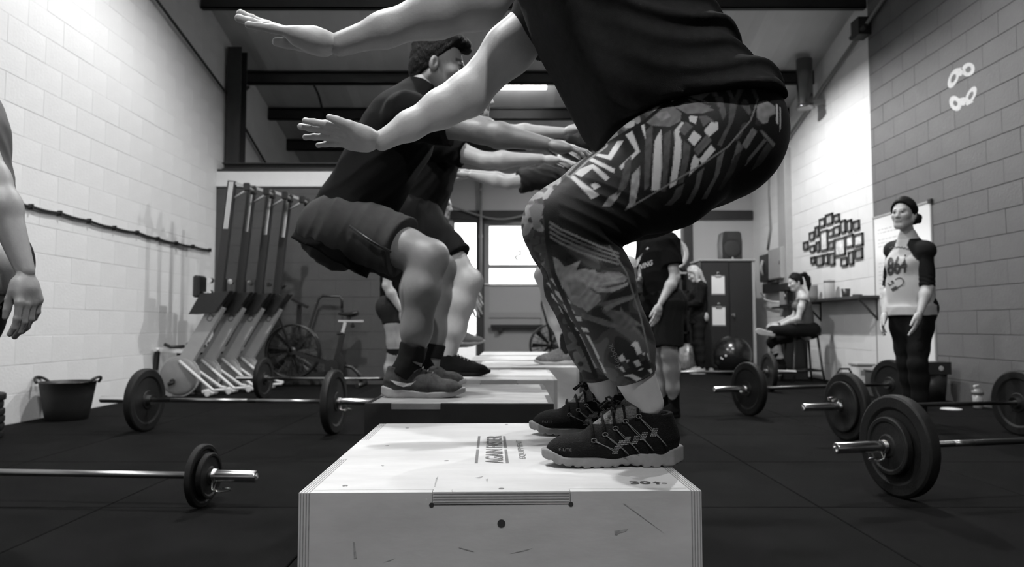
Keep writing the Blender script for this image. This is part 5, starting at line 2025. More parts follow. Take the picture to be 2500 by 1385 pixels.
def print_tone(vx, vz):
    D_, M_, L_ = .010, .085, .58
    tone = np.full(len(vx), D_, np.float32)
    bl = np.sin(vx * 61 + 2.2 * np.sin(vz * 43)) + np.sin(vz * 71 + 1.8 * np.sin(vx * 53 + 1)) + .6 * np.sin((vx + vz) * 118 + 2)
    petal = 1 + .14 * np.sin(vx * 190 + 3 * np.sin(vz * 120)) * np.sin(vz * 150 + 2.5 * np.sin(vx * 140 + 1)) + .10 * np.sin((vx - vz) * 320 + 2 * np.sin(vx * 90))
    # lower leg: cloudy dark floral ground
    low = vz < P(1400, 600, YREF).z
    tone[low] = np.where(bl[low] > .6, .085, np.where(bl[low] > -.3, .045, .020))
    fills = [
        # big grey flower on the calf
        (zB([(285, 250), (320, 265), (350, 300), (390, 290), (430, 270), (405, 320), (450, 310), (510, 330), (560, 340), (620, 340), (655, 365), (600, 385), (530, 400), (470, 410), (525, 440), (520, 470), (470, 490), (430, 500), (390, 480), (365, 440), (330, 370), (300, 310)]), .24),
        (zB([(440, 335), (520, 345), (650, 352), (640, 375), (560, 385), (480, 402), (440, 385)]), .36),
        (zB([(470, 425), (515, 432), (526, 460), (500, 480), (468, 468)]), .32),
        (zB([(300, 262), (345, 300), (360, 350), (340, 370), (310, 320)]), .31),
        (zB([(500, 480), (700, 430), (690, 450), (560, 500)]), .12),
        (zB([(540, 500), (640, 520), (740, 590), (700, 585), (600, 545)]), .11),
        (zB([(430, 520), (560, 560), (650, 600), (560, 590), (440, 550)]), .10),
        (zC([(560, 340), (640, 470), (800, 640), (870, 760), (820, 730), (660, 540), (560, 400)]), .11),
        (zC([(330, 360), (560, 430), (740, 640), (760, 690), (560, 560), (360, 420)]), .09),
        (zD([(235, 308), (270, 330), (320, 380), (350, 360), (405, 335), (385, 380), (378, 410), (430, 395), (490, 390), (512, 435), (560, 405), (640, 405), (690, 440), (640, 450), (570, 460), (530, 470), (455, 460), (440, 520), (400, 560), (350, 560), (320, 520), (280, 430)]), .27),
        (zD([(400, 575), (430, 545), (490, 535), (525, 560), (500, 600), (450, 640), (420, 620)]), .30), (zD([(470, 490), (560, 500), (650, 480), (690, 462), (690, 482), (600, 522), (500, 525)]), .34), (zD([(545, 425), (600, 412), (660, 430), (610, 450), (560, 452)]), .36),
        (zD([(540, 612), (640, 572), (725, 540), (722, 562), (620, 602), (560, 642)]), .17), (zD([(330, 470), (420, 460), (440, 500), (400, 545), (350, 540)]), .20),
        # chequers above the hem
        (zC([(540, 960), (585, 910), (632, 985), (572, 1010)]), L_), (zC([(635, 985), (665, 980), (655, 1025)]), L_), (zC([(548, 1078), (590, 1062), (628, 1128), (604, 1132)]), L_),
        (zC([(690, 805), (735, 757), (780, 772), (828, 900), (768, 925), (735, 830)]), L_), (zC([(828, 905), (868, 890), (850, 935)]), L_), (zC([(722, 1005), (780, 978), (822, 1050), (768, 1072)]), L_), (zC([(785, 1105), (842, 1082), (846, 1098), (792, 1118)]), L_),
        (zC([(600, 1175), (716, 1155), (830, 1215), (770, 1245), (690, 1195)]), L_), (zC([(900, 1110), (948, 1090), (962, 1130), (948, 1152)]), L_), (zC([(888, 910), (908, 898), (935, 985), (915, 992)]), L_),
        (zC([(572, 1010), (628, 1000), (680, 1075), (620, 1110)]), M_ * .6), (zC([(780, 925), (830, 905), (868, 985), (815, 1005)]), M_ * .6), (zC([(520, 1190), (600, 1180), (700, 1250), (540, 1300)]), M_ * .7),
        # arrows and stripes on the thigh
        (zA([(940, 795), (975, 795), (900, 910), (820, 882), (825, 866), (885, 880)]), L_), (zA([(770, 903), (800, 895), (920, 962), (915, 986)]), L_),
        (zA([(715, 962), (800, 930), (890, 1010), (870, 1032), (795, 958), (735, 1005), (680, 975), (690, 945)]), L_), (zA([(783, 1050), (810, 1040), (842, 1058), (806, 1080)]), L_), (zA([(660, 992), (680, 985), (832, 1110), (790, 1132)]), L_),
        (zA([(985, 760), (1022, 738), (1062, 862), (1000, 925), (955, 968), (948, 945), (1040, 858)]), L_), (zA([(1070, 702), (1090, 700), (1100, 800), (1092, 790)]), L_),
        (zA([(1145, 800), (1183, 735), (1182, 960), (1172, 1080), (1125, 1080), (1135, 920)]), L_), (zA([(1255, 745), (1300, 690), (1312, 700), (1280, 765), (1295, 800), (1290, 900), (1265, 1045), (1226, 1070), (1245, 930), (1258, 800)]), L_),
        (zA([(1365, 880), (1395, 908), (1385, 950), (1338, 995), (1348, 930)]), L_), (zA([(1340, 665), (1352, 655), (1390, 662), (1376, 705), (1345, 690)]), L_),
        (zA([(1330, 795), (1365, 742), (1408, 778), (1365, 832)]), L_), (zA([(1425, 740), (1468, 688), (1505, 692), (1503, 735), (1445, 782)]), L_), (zA([(1393, 908), (1462, 822), (1488, 850), (1412, 935)]), L_),
        (zA([(1015, 995), (1060, 945), (1058, 1040), (1032, 1160), (975, 1192), (1000, 1150)]), .30), (zA([(850, 1172), (885, 1120), (965, 1075), (930, 1132), (895, 1172)]), .26),
        (zA([(975, 925), (1015, 885), (1008, 980), (985, 1065), (925, 1115), (960, 1010)]), .06), (zA([(1095, 745), (1138, 700), (1128, 850), (1112, 1060), (1085, 1085), (1090, 850)]), .07), (zA([(1198, 765), (1237, 738), (1225, 900), (1207, 1085), (1182, 1085), (1190, 900)]), .065),
        (zA([(1305, 800), (1345, 832), (1332, 920), (1305, 1035), (1275, 1045), (1297, 900)]), .075), (zA([(1280, 742), (1318, 690), (1362, 718), (1312, 772)]), .09), (zA([(1362, 852), (1440, 762), (1468, 798), (1385, 885)]), .09),
        (zA([(1490, 548), (1530, 545), (1552, 650), (1532, 680), (1502, 600)]), .085), (zA([(1575, 555), (1622, 558), (1592, 680), (1522, 830), (1498, 822), (1562, 700)]), .075), (zA([(1650, 558), (1672, 570), (1695, 632), (1682, 655), (1632, 590)]), .075), (zA([(1642, 700), (1668, 690), (1632, 780), (1600, 802)]), .06),
        (zA([(1700, 720), (1727, 745), (1668, 842), (1640, 820)]), .17), (zA([(1742, 735), (1760, 738), (1838, 808), (1825, 828), (1770, 770)]), .17), (zA([(1768, 782), (1787, 790), (1692, 902), (1660, 942), (1680, 890)]), .14),
        (zA([(1620, 795), (1648, 832), (1602, 932), (1545, 1052), (1528, 1042), (1572, 950)]), .12), (zA([(1500, 890), (1542, 850), (1512, 982), (1442, 1122), (1412, 1126), (1482, 1000)]), .11), (zA([(1385, 980), (1424, 948), (1392, 1072), (1350, 1152), (1322, 1152), (1370, 1060)]), .10),
        (zA([(1265, 1070), (1312, 1040), (1292, 1112), (1242, 1162), (1202, 1162), (1245, 1120)]), .08),
        (zA([(1330, 480), (1400, 470), (1470, 520), (1420, 560), (1340, 540)]), .12), (zA([(1440, 470), (1480, 465), (1510, 545), (1480, 545)]), .08),
        (zA([(1545, 500), (1575, 500), (1600, 560), (1580, 560)]), .085), (zA([(1625, 480), (1665, 480), (1625, 560), (1600, 560)]), .08), (zA([(1690, 490), (1715, 495), (1740, 560), (1715, 560)]), .07),
        (zA([(1740, 620), (1775, 640), (1745, 715), (1715, 700)]), .03), (zA([(1860, 600), (1868, 600), (1868, 720), (1860, 740)]), .42), (zA([(1790, 800), (1820, 830), (1760, 920), (1700, 960), (1740, 880)]), .06),
        (zA([(1600, 880), (1640, 850), (1600, 970), (1530, 1070), (1510, 1070), (1560, 970)]), .035),
        # flowers at the hip
        (zA([(1725, 600), (1740, 575), (1785, 568), (1832, 598), (1835, 640), (1800, 655), (1790, 690), (1760, 700), (1725, 665)]), .22), (zA([(1838, 582), (1850, 588), (1852, 700), (1838, 690)]), .5),
        (zA([(1100, 690), (1130, 640), (1180, 615), (1250, 590), (1300, 640), (1290, 690), (1230, 722), (1130, 712)]), .13), (zA([(1262, 600), (1330, 575), (1420, 590), (1482, 622), (1420, 642), (1330, 645)]), .14), (zA([(1150, 640), (1220, 625), (1240, 660), (1180, 690)]), .20),
        (zA([(1330, 545), (1400, 548), (1480, 600), (1440, 610), (1370, 585)]), .12), (zA([(1395, 660), (1440, 655), (1500, 700), (1460, 690), (1420, 720)]), .10),
    ]
    for poly, val in fills:
        mk = poly_mask(vx, vz, poly)
        tone[mk] = val * (petal[mk] if val < .38 else 1)
    # light front panel of the thigh with blossoms
    seam_f = zA([(1275, 530), (1180, 610), (1090, 690), (870, 815), (770, 890), (670, 990), (580, 1090), (540, 1150), (522, 1220), (528, 1290), (540, 1385)])
    sf = np.array(seam_f)
    zf = np.interp(vx, sf[::-1][:, 0][np.argsort(sf[::-1][:, 0])], sf[::-1][:, 1][np.argsort(sf[::-1][:, 0])])
    front = poly_mask(vx, vz, seam_f + zB([(265, 200), (290, 360), (400, 560), (480, 720), (555, 880), (400, 880), (130, 300), (100, 60), (250, -300), (600, -640)]))
    pb = np.where(bl > .5, .11, np.where(bl > -.7, .065, .03)).astype(np.float32)
    rf = np.random.RandomState(12)
    for k in range(220):
        fx, fz = rf.uniform(.02, .50), rf.uniform(.64, 1.24)
        R = rf.uniform(.014, .034)
        dx_, dz_ = vx - fx, vz - fz
        m_ = (np.abs(dx_) < R) & (np.abs(dz_) < R)
        if not m_.any():
            continue
        i_ = np.nonzero(m_)[0]
        rr, th = np.hypot(dx_[i_], dz_[i_]), np.arctan2(dz_[i_], dx_[i_])
        lim = R * (.72 + .28 * np.cos(5 * th + rf.uniform(0, 6)))
        g0 = rf.choice([.12, .20, .30, .42])
        ins_ = rr < lim
        pb[i_[ins_]] = (g0 * (.55 + .45 * rr / lim))[ins_]
        pb[i_[rr < R * .18]] = .03
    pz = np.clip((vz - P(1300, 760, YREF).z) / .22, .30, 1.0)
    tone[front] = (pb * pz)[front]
    for poly, val in [(zA([(440, 1180), (470, 1150), (520, 1160), (530, 1210), (500, 1250), (510, 1290), (470, 1300), (455, 1240)]), .15), (zA([(560, 1000), (640, 930), (700, 900), (690, 960), (600, 1010)]), .27), (zA([(800, 790), (870, 740), (885, 760), (840, 820), (780, 850)]), .30),
                      (zA([(960, 690), (1000, 660), (1040, 680), (1035, 720), (990, 720)]), .55), (zA([(1030, 620), (1060, 615), (1055, 640)]), .5), (zA([(1130, 595), (1180, 590), (1160, 630)]), .5), (zA([(1230, 545), (1262, 528), (1290, 540), (1250, 570)]), .5)]:
        tone[poly_mask(vx, vz, poly)] = val
    # striped tape along the shin seam
    for poly in [zD([(225, 440), (250, 442), (302, 486), (304, 506), (258, 484)]), zD([(252, 508), (275, 520), (345, 572), (352, 594), (300, 578), (262, 535)]), zD([(302, 592), (370, 632), (376, 652), (330, 642)]),
                 zD([(342, 662), (412, 668), (416, 696), (362, 692)]), zD([(372, 726), (446, 736), (462, 760), (398, 756)]), zB([(455, 628), (472, 634), (524, 740), (514, 752), (490, 690)]), zB([(510, 740), (534, 768), (558, 815), (543, 815)])]:
        tone[poly_mask(vx, vz, poly)] = .42
    # woven lines under the knee
    for k in range(4):
        o_ = k * 22
        ln = zB([(262, 82 + o_), (330, 125 + o_), (420, 165 + o_), (520, 205 + o_ * .9), (610, 235 + o_ * .8)])
        tone[(line_dist(vx, vz, ln) < .0019) & ~front] = .17
    # seams
    for ln, w, val in [(seam_f[:9], .0030, .012), (zB([(262, -10), (268, 180), (300, 340), (400, 560), (480, 700), (555, 860)]), .0042, .012),
                       (zA([(1732, 560), (1690, 680), (1560, 830), (1400, 940), (1200, 1060), (980, 1190)]), .0013, .20), (zA([(1310, 535), (1400, 570), (1510, 612)]), .0020, .010),
                       (zB([(565, 200), (650, 330), (720, 540), (770, 760)]), .0014, .16)]:
        tone[line_dist(vx, vz, ln) < w] = val
    st = line_dist(vx, vz, zA([(868, 815), (770, 890), (670, 985)]))
    tone[(st > .003) & (st < .0062)] = .22
    return tone


sc_ = 1 - .62 * (np.clip(vy, 1.1, 1.47) - YREF)
px_, pz_ = vx * sc_, CAMH + (vz - CAMH) * sc_
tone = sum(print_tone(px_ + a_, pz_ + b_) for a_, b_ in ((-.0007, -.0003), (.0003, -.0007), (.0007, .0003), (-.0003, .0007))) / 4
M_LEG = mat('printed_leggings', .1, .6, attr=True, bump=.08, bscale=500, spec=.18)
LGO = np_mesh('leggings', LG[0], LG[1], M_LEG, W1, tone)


def wrap_text(name, s, org_px, dir_px, up_px, w, h, Y, m, parent, surf, lift=.0012, near=True, bold=0.0):
    """lettering laid on a surface that faces the -Y side"""
    a, fs_ = text_mesh(s, 1.0, bold)
    mx = a.max(axis=0)
    o = P(org_px[0], org_px[1], Y)
    e = (P(org_px[0] + dir_px[0], org_px[1] + dir_px[1], Y) - o).normalized()
    u = (P(org_px[0] + up_px[0], org_px[1] + up_px[1], Y) - o).normalized()
    vs_ = []
    sv = surf[0]
    for p in a:
        q = o + e * (p[0] / mx[0] * w) + u * (p[1] / mx[1] * h)
        m_ = (np.abs(sv[:, 0] - q.x) < .007) & (np.abs(sv[:, 2] - q.z) < .007) & (np.abs(sv[:, 1] - Y) < .25)
        y = float(sv[m_, 1].min()) if m_.any() else Y
        vs_.append((q.x, y - lift, q.z))
    return MB().add(vs_, fs_).build(name, m, parent)


wrap_text('lettering', 'Reebok', (1512, 893), (-22, -52), (-10, 4), .044, .0105, 1.27, mat('grey_print', .10, .6), LGO, LG)

# T-shirt
f = Field((-.10, 1.06, 1.02), (.62, 1.82, 1.85), .0055)
c0, c1, c2, c3 = P(1668, 304, 1.44), P(1584, 184, 1.44), P(1478, 38, 1.43), P(1400, -110, 1.42)
f.cone(c0, c1, .150, .152, .05, ((0, 1, 0), 1.42))
f.cone(c1, c2, .152, .160, .05, ((0, 1, 0), 1.30))
f.cone(c2, c3, .160, .135, .05, ((0, 1, 0), 1.15))
f.ell(P(1480, 200, 1.42), (.10, .15, .10), None, .08)
f.ell(P(1752, 308, 1.44), (.112, .222, .108), None, .05)
f.ell(P(1480, 275, 1.42), (.07, .14, .07), None, .06)
f.plane(P(1335, 140, 1.42), (-.85, 0, -.525), .03)
f.cone(JW['shL'], JW['shR'], .068, .064, .05)
f.cone(JW['shL'], A(JW['shL']) + (A(JW['elL']) - A(JW['shL'])) * .45, .068, .064, .03, None, True)
f.cone(JW['shR'], P(1272, 100, 1.62), .068, .0615, .03, None, True)
f.cone(top, A(JW['neck']) - np.array([-.02, 0, .02], np.float32), .09, .065, .03)
pa, pb_, pc = P(1905, 258, 1.37), P(1640, 226, 1.225), P(1444, 336, 1.35)


def hem_cut(X, Y, Z):
    def half(a, b):
        dx, dz = b.x - a.x, b.z - a.z
        L = math.hypot(dx, dz)
        return ((X - a.x) * dz - (Z - a.z) * dx) / L          # >0 on one side
    hA = half(pa, pb_)
    hB = half(pb_, pc)
    cut = np.minimum(-hA, -hB) + 0 * Y
    return -cut


f.func(f.lo, f.lo + f.h * (f.n - 1), hem_cut, .0, 'cut')


def shirt_folds(p):
    c = -p[:, 2] + .60 * (.46 - p[:, 0]) ** 2 * (p[:, 0] < .46)
    c = c + .012 * np.sin(p[:, 0] * 17) + .010 * np.sin(p[:, 1] * 23 + p[:, 0] * 9)
    s = .55 * np.sin(c * 70 + .8) + .95 * np.sin(c * 138 + 1.3 + 3 * p[:, 0])
    w = np.clip((p[:, 0] - .10) / .12, .10, 1) * (.55 + .45 * np.sin(p[:, 0] * 8 + p[:, 2] * 13))
    c2 = p[:, 0] * .95 + p[:, 2] * .45
    w2 = np.clip((.22 - p[:, 0]) / .1, 0, 1)
    hem = np.exp(-((p[:, 2] - (1.165 + .0 * p[:, 0])) / .02) ** 2) * (p[:, 0] > .3)
    return .0066 * w * (s - .25 * s * s) + .005 * w2 * np.sin(c2 * 70) - .003 * hem * np.sin(p[:, 2] * 240)


f.disp(shirt_folds, .035)
TS = f.surf()
np_mesh('t_shirt', TS[0], TS[1], mat('black_tee_w', .022, .95, noise=.15, nscale=60, bump=.2, bscale=900, spec=.05), W1)

# shoes with cord lacing
M_SHOEB = mat('black_mesh_upper', .006, .85, bump=.5, bscale=420, spec=.12)
M_SOLEG = mat('grey_sole', .20, .75, noise=.15, nscale=50)
M_CORD = mat('grey_cord', .13, .6)
M_MESHG = mat('grey_mesh', .10, .8, bump=.8, bscale=300)
for nm, heel in (('L', (.304, 1.318, BHT + .0006)), ('R', (.290, 1.684, BHT + .0006))):
    o, M, k_ = add_shoe(W1, 'front', heel, math.pi + .02, M_SHOEB, M_SOLEG, 0, .247, .0026)
    up = SHOES['front'][0]
    cords = MB()
    eye = [(.160, .049), (.140, .059), (.121, .069), (.102, .081), (.079, .090)]
    bot = [(.122, .030), (.100, .026), (.080, .028), (.056, .033), (.032, .040)]
    dots = MB()
    for sd in (-1, 1):
        for (ex, ez), (bx, bz) in zip(eye, bot):
            for off in (-.004, .004):
                pts = []
                for t_ in np.linspace(0, 1, 7):
                    x = ex + (bx - ex) * t_ + off * (.3 + .7 * math.sin(math.pi * min(t_ * 1.2, 1)))
                    z = ez + (bz - ez) * t_ + off * .5
                    y = side_y(up, x, z, sd) * sd
                    pts.append(M @ Vector((x, y + sd * .0006, z)))
                cords.tube(pts, .0007, 5)
            # loop round the eyelet
            ring = [M @ Vector((ex + .005 * math.cos(a), sd * (side_y(up, ex, ez, sd) + .0006), ez + .0035 * math.sin(a))) for a in np.linspace(0, 6.0, 9)]
            cords.tube(ring, .0008, 5)
        # reflective hatch patches
        for cx_, cz_ in ((.112, .036), (.100, .042), (.084, .043), (.070, .050), (.052, .057), (.120, .027)):
            for i in range(4):
                for j_ in range(5):
                    x, z = cx_ + .0026 * i - .0012 * j_, cz_ + .0030 * j_
                    y = sd * (side_y(up, x, z, sd) + .0005)
                    c_ = M @ Vector((x, y, z))
                    dx_ = M.to_3x3() @ Vector((.0009, 0, 0))
                    dz_ = Vector((0, 0, .0010))
                    dots.add([c_ - dx_ - dz_, c_ + dx_ - dz_, c_ + dx_ + dz_, c_ - dx_ + dz_], [(0, 1, 2, 3)])
    cords.build('side_cords', M_CORD, o)['kind'] = 'stuff'
    dt = dots.build('reflective_hatch', mat('reflective_print', .22, .5), o)
    dt['kind'] = 'stuff'
    # tongue, laces and bow
    q = Field((0, -.05, .03), (.22, .05, .15), .003)
    q.cone((.066, 0, .110), (.145, 0, .058), .026, .020, .02)
    tv = q.surf()
    np_mesh('tongue', place(tv[0], M), tv[1], M_MESHG, o)
    lc = MB()
    for i in range(5):
        (ex, ez) = eye[i]
        y0 = side_y(up, ex, ez, 1)
        nx = eye[min(i + 1, 4)][0]
        zt = np.interp(ex, [.06, .08, .10, .12, .14, .16], [.128, .122, .112, .101, .089, .078]) + .001
        lc.tube([M @ Vector(p) for p in ((ex, -y0, ez), (ex + .002, -.018, zt - .008), (ex + .002, 0, zt), (ex + .002, .018, zt - .008), (ex, y0, ez))], .0026, 6)
    kx, kz = .112, .110
    for sd in (-1, 1):
        lc.tube([M @ Vector(p) for p in ((kx, 0, kz), (kx + .012, sd * .018, kz + .010), (kx + .016, sd * .034, kz + .006), (kx + .010, sd * .036, kz - .006), (kx, 0, kz))], .0022, 6)
        lc.tube([M @ Vector(p) for p in ((kx, 0, kz), (kx + .020, sd * .010, kz + .003), (kx + .034, sd * .016, kz - .008))], .0022, 6)
    lc.lathe(M @ Vector((kx, 0, kz - .004)), (0, 0, 1), [(0, .004), (.003, .0065), (.006, .0065), (.009, .003)], 10)
    lc.build('laces', M_SHOEB, o)
    # toe print
    a_, fs_ = text_mesh('F-LITE', 1.0)
    mx = a_.max(axis=0)
    mb = MB()
    vs_ = []
    for p in a_:
        x = .222 - p[0] / mx[0] * .022
        z = .031 + p[1] / mx[1] * .0045
        vs_.append(M @ Vector((x, side_y(up, x, z, 1) + .0009, z)))
    mb.add(vs_, fs_)
    mb.build('toe_print', mat('toe_ink', .13, .6), o)
print('W1', time.time() - T0)
# ================================================================== the other people
def rgb(n, g, rough=.85, **k):
    return mat(n, g * .75, rough, bump=.15, bscale=500, spec=.1, **k)


def cone_mesh(name, segs, m, root, h=.005, amp=.0, seed=1):
    """segs: list of (a, b, ra, rb) capped cones"""
    pts = np.array([A(p) for s_ in segs for p in s_[:2]])
    f = Field(pts.min(0) - .1, pts.max(0) + .1, h)
    for a, b, ra, rb in segs:
        f.cone(a, b, ra, rb, .008, None, True)
    if amp:
        f.disp(lambda p: waves(p, seed, 90, amp))
    return np_mesh(name, *f.surf(), m, root)


M_SWOOSH = mat('white_mark', .62, .5)

# ---------------------------------------------------------------- man on the black box, facing the woman
M2 = person_root('man in black tee and grey shorts squatting on the black box', (-.35, 2.72, BHT))
J2 = dict(hipR=P(838, 552, 2.66), hipL=P(846, 570, 2.86), kneeR=P(1048, 628, 2.56), kneeL=P(1072, 655, 2.95), ankR=P(1003, 900, 2.54), ankL=P(1052, 890, 2.94),
          shR=P(992, 285, 2.58), shL=P(1010, 262, 2.98), elR=P(1172, 322, 2.50), elL=P(1150, 300, 3.02), wrR=P(1335, 352, 2.47), wrL=P(1270, 350, 2.98))
J2['neck'] = P(1042, 205, 2.78)
J2['head'] = P(1071, 166, 2.78)
f2 = (1, 0, 0)
bf = body_field(J2, 1.03, .0075, f2, True, lt=1.04)
b_ = bf.surf()
hr = hand_surf(J2['wrR'], P(1432, 366, 2.46) - J2['wrR'], (.05, .95, .28), True, 1.0, .0042, (.22, .22, .26, .3), .10, .5, J2['elR'] - J2['wrR'], .5)
hl = hand_surf(J2['wrL'], P(1370, 352, 2.97) - J2['wrL'], (.05, -.95, .28), False, 1.0, .005, (.2, .2, .22, .25), .10, .5, J2['elL'] - J2['wrL'], .5)
hd2, ht2, hq2 = head_surf(J2['head'], (1, 0, -.16), (.16, 0, 1), 1.02, .0045, J2['neck'], True)
skin_mesh(M2, [b_, hr, hl, hd2], [ones(b_), ones(hr), ones(hl), ht2 * .9], .21)
hf, Q, ax = hair_cap(J2['head'], (1, 0, -.16), (.16, 0, 1), 1.02, .004, .009, .030, .020, 3, .0015, -.085, .022, 60)
hf.ell(Q(.050, 0, .108), (.062, .060, .030), ax, .03)
hf.ell(Q(.095, 0, .092), (.022, .050, .020), ax, .02)
hf.disp(lambda p: waves(p, 9, 150, .0016) + .0018 * np.abs(np.sin(p[:, 0] * 150 + 2 * np.sin(p[:, 1] * 60) + p[:, 2] * 90)))
np_mesh('hair', *hf.surf(), M_HAIRD, M2)
tee = torso_cloth(J2, 1.03, .0075, True, .032, .62, .125, 1.04, seed=4, amp=.0045, freq=48, fwd=f2)
np_mesh('t_shirt', *tee.surf(), M_SHIRT, M2)
sh = shorts_cloth(J2, 1.03, .0065, .018, .70, .02, 1.02, 6, .0040, f2, .022, 1.06)
so_ = np_mesh('shorts', *sh.surf(), rgb('grey_shorts', .05, noise=.1, nscale=40), M2)
# side seam pocket and flap
pk = MB()
pk.tube([P(853, 552, 2.505), P(905, 588, 2.482), P(955, 616, 2.474)], .005, 6)
pk.build('pocket_seam', M_BLACKP, so_)
for q, (hx, hy) in (('R', (936, 968)), ('L', (966, 946))):
    Yq = 2.54 if q == 'R' else 2.945
    heel = P(hx, hy, Yq)
    heel.z = BHT + .0005
    o, M, k_ = add_shoe(M2, 'trainer', heel, .0, rgb('grey_knit_upper', .085, noise=.35, nscale=60), mat('pale_sole', .34, .6, noise=.12, nscale=30), 0, .285, .004, M_BLACKP, M_SWOOSH)
    a = J2['ank' + q]
    cone_mesh('sock', [(heel + V(.062, 0, .075), a + V(0, 0, .03), .046, .047), (a + V(0, 0, .03), a + V(.012, 0, .085), .047, .050)], rgb('dark_sock', .018), M2, .005, .0015)

# ---------------------------------------------------------------- man on the next box, black clothes
M3 = person_root('man in black shorts squatting on the plywood box behind the black one', (-.2, 3.75, BHT))
J3 = dict(hipR=P(1012, 528, 3.68), hipL=P(1020, 540, 3.86), kneeR=P(1147, 686, 3.58), kneeL=P(1118, 700, 3.92), ankR=P(1098, 868, 3.60), ankL=P(1085, 862, 3.92),
          shR=P(1062, 352, 3.62), shL=P(1095, 312, 3.98), elR=P(1186, 392, 3.56), elL=P(1240, 322, 3.97), wrR=P(1322, 388, 3.52), wrL=P(1376, 322, 3.93))
J3['neck'] = P(1112, 292, 3.82)
J3['head'] = P(1152, 238, 3.80)
b_ = body_field(J3, 1.0, .009, (1, 0, 0), True).surf()
hr = hand_surf(J3['wrR'], V(1, .05, -.05), (.0, .95, .2), True, 1.0, .005, (.15, .15, .2, .2), .1, .5, J3['elR'] - J3['wrR'], .4)
hl = hand_surf(J3['wrL'], V(1, 0, .3), (.0, -.95, .2), False, 1.0, .005, (.1, .1, .1, .1), .1, .5, J3['elL'] - J3['wrL'], .4)
hd3, ht3, _ = head_surf(J3['head'], (1, 0, .0), (0, 0, 1), 1.0, .005, J3['neck'], True)
skin_mesh(M3, [b_, hr, hl, hd3], [ones(b_), ones(hr), ones(hl), ht3], .44)
hf, Q, ax = hair_cap(J3['head'], (1, 0, 0), (0, 0, 1), 1.0, .006, .010, .03, .0, 8, .004)
np_mesh('hair', *hf.surf(), M_HAIRD, M3)
np_mesh('beard', *Field(A(J3['head']) - .16, A(J3['head']) + .16, .005).ell(A(J3['head']) + np.array([.035, 0, -.070], np.float32), (.062, .062, .052)).plane(A(J3['head']) + np.array([.03, 0, -.058], np.float32), (.75, 0, .85)).surf(), mat('beard_stubble', .06, .8), M3)
np_mesh('t_shirt', *torso_cloth(J3, 1.0, .009, True, .024, .58, .08, 1.02, seed=9, amp=.005, freq=50, fwd=(1, 0, 0)).surf(), M_SHIRT, M3)
np_mesh('shorts', *shorts_cloth(J3, 1.0, .009, .020, .70, .02, 1.0, 5, .005, (1, 0, 0), .02, 1.05).surf(), rgb('black_shorts', .012), M3)
for q, (hx, Yq) in (('R', (1062, 3.60)), ('L', (1052, 3.92))):
    heel = P(hx, 900, Yq)
    heel.z = BHT + .0005
    add_shoe(M3, 'runner', heel, -.05, rgb('black_upper', .010, noise=.3), rgb('black_sole', .012), 0, .275, .006, M_STEELG)

# ---------------------------------------------------------------- person on the box by the pale running shoes, facing left
M4 = person_root('person in dark tee and pale running shoes on the box behind the patterned leggings', (.25, 4.75, BHT))
J4 = dict(hipL=P(1462, 575, 4.68), hipR=P(1462, 575, 4.88), kneeL=P(1328, 672, 4.62), kneeR=P(1335, 672, 4.95), ankL=P(1376, 845, 4.66), ankR=P(1385, 842, 4.95),
          shL=P(1338, 432, 4.60), shR=P(1345, 425, 4.95), elL=P(1236, 448, 4.55), elR=P(1240, 440, 5.0), wrL=P(1148, 428, 4.52), wrR=P(1150, 422, 5.0))
J4['neck'] = P(1376, 402, 4.78)
J4['head'] = P(1402, 372, 4.78)
b_ = body_field(J4, .97, .010, (-1, 0, 0), True).surf()
hl = hand_surf(J4['wrL'], V(-1, 0, .1), (0, .95, .1), False, .95, .006, (.15,) * 4, .1, .5, J4['elL'] - J4['wrL'], .4)
hr = hand_surf(J4['wrR'], V(-1, 0, .1), (0, -.95, .1), True, .95, .006, (.15,) * 4, .1, .5, J4['elR'] - J4['wrR'], .4)
hd4, ht4, _ = head_surf(J4['head'], (-1, 0, 0), (0, 0, 1), .95, .006, J4['neck'], True)
skin_mesh(M4, [b_, hl, hr, hd4], [ones(b_), ones(hl), ones(hr), ht4], .40)
np_mesh('hair', *hair_cap(J4['head'], (-1, 0, 0), (0, 0, 1), .95, .007, .012, .03, .0, 12, .004)[0].surf(), M_HAIRD, M4)
np_mesh('t_shirt', *torso_cloth(J4, .97, .010, True, .02, .70, .05, 1.0, seed=14, amp=.005, fwd=(-1, 0, 0), sleeve_ease=.02).surf(), rgb('charcoal_tee', .03), M4)
np_mesh('shorts', *shorts_cloth(J4, .97, .011, .025, .7, .06, 1.0, 15, .003, (-1, 0, 0)).surf(), rgb('black_shorts', .012), M4)
for q, (hx, Yq) in (('L', (1408, 4.66)), ('R', (1412, 4.96))):
    heel = P(hx, 888, Yq)
    heel.z = BHT + .0005
    o, M, k_ = add_shoe(M4, 'runner4', heel, math.pi, rgb('pale_knit_upper', .22, noise=.3, nscale=60), mat('pale_foam', .5, .6), 0, .275, .006)
    a = J4['ank' + q]
    cone_mesh('sock', [(heel + V(-.055, 0, .07), a + V(-.008, 0, .085), .043, .047)], rgb('dark_sock', .018), M4, .007)

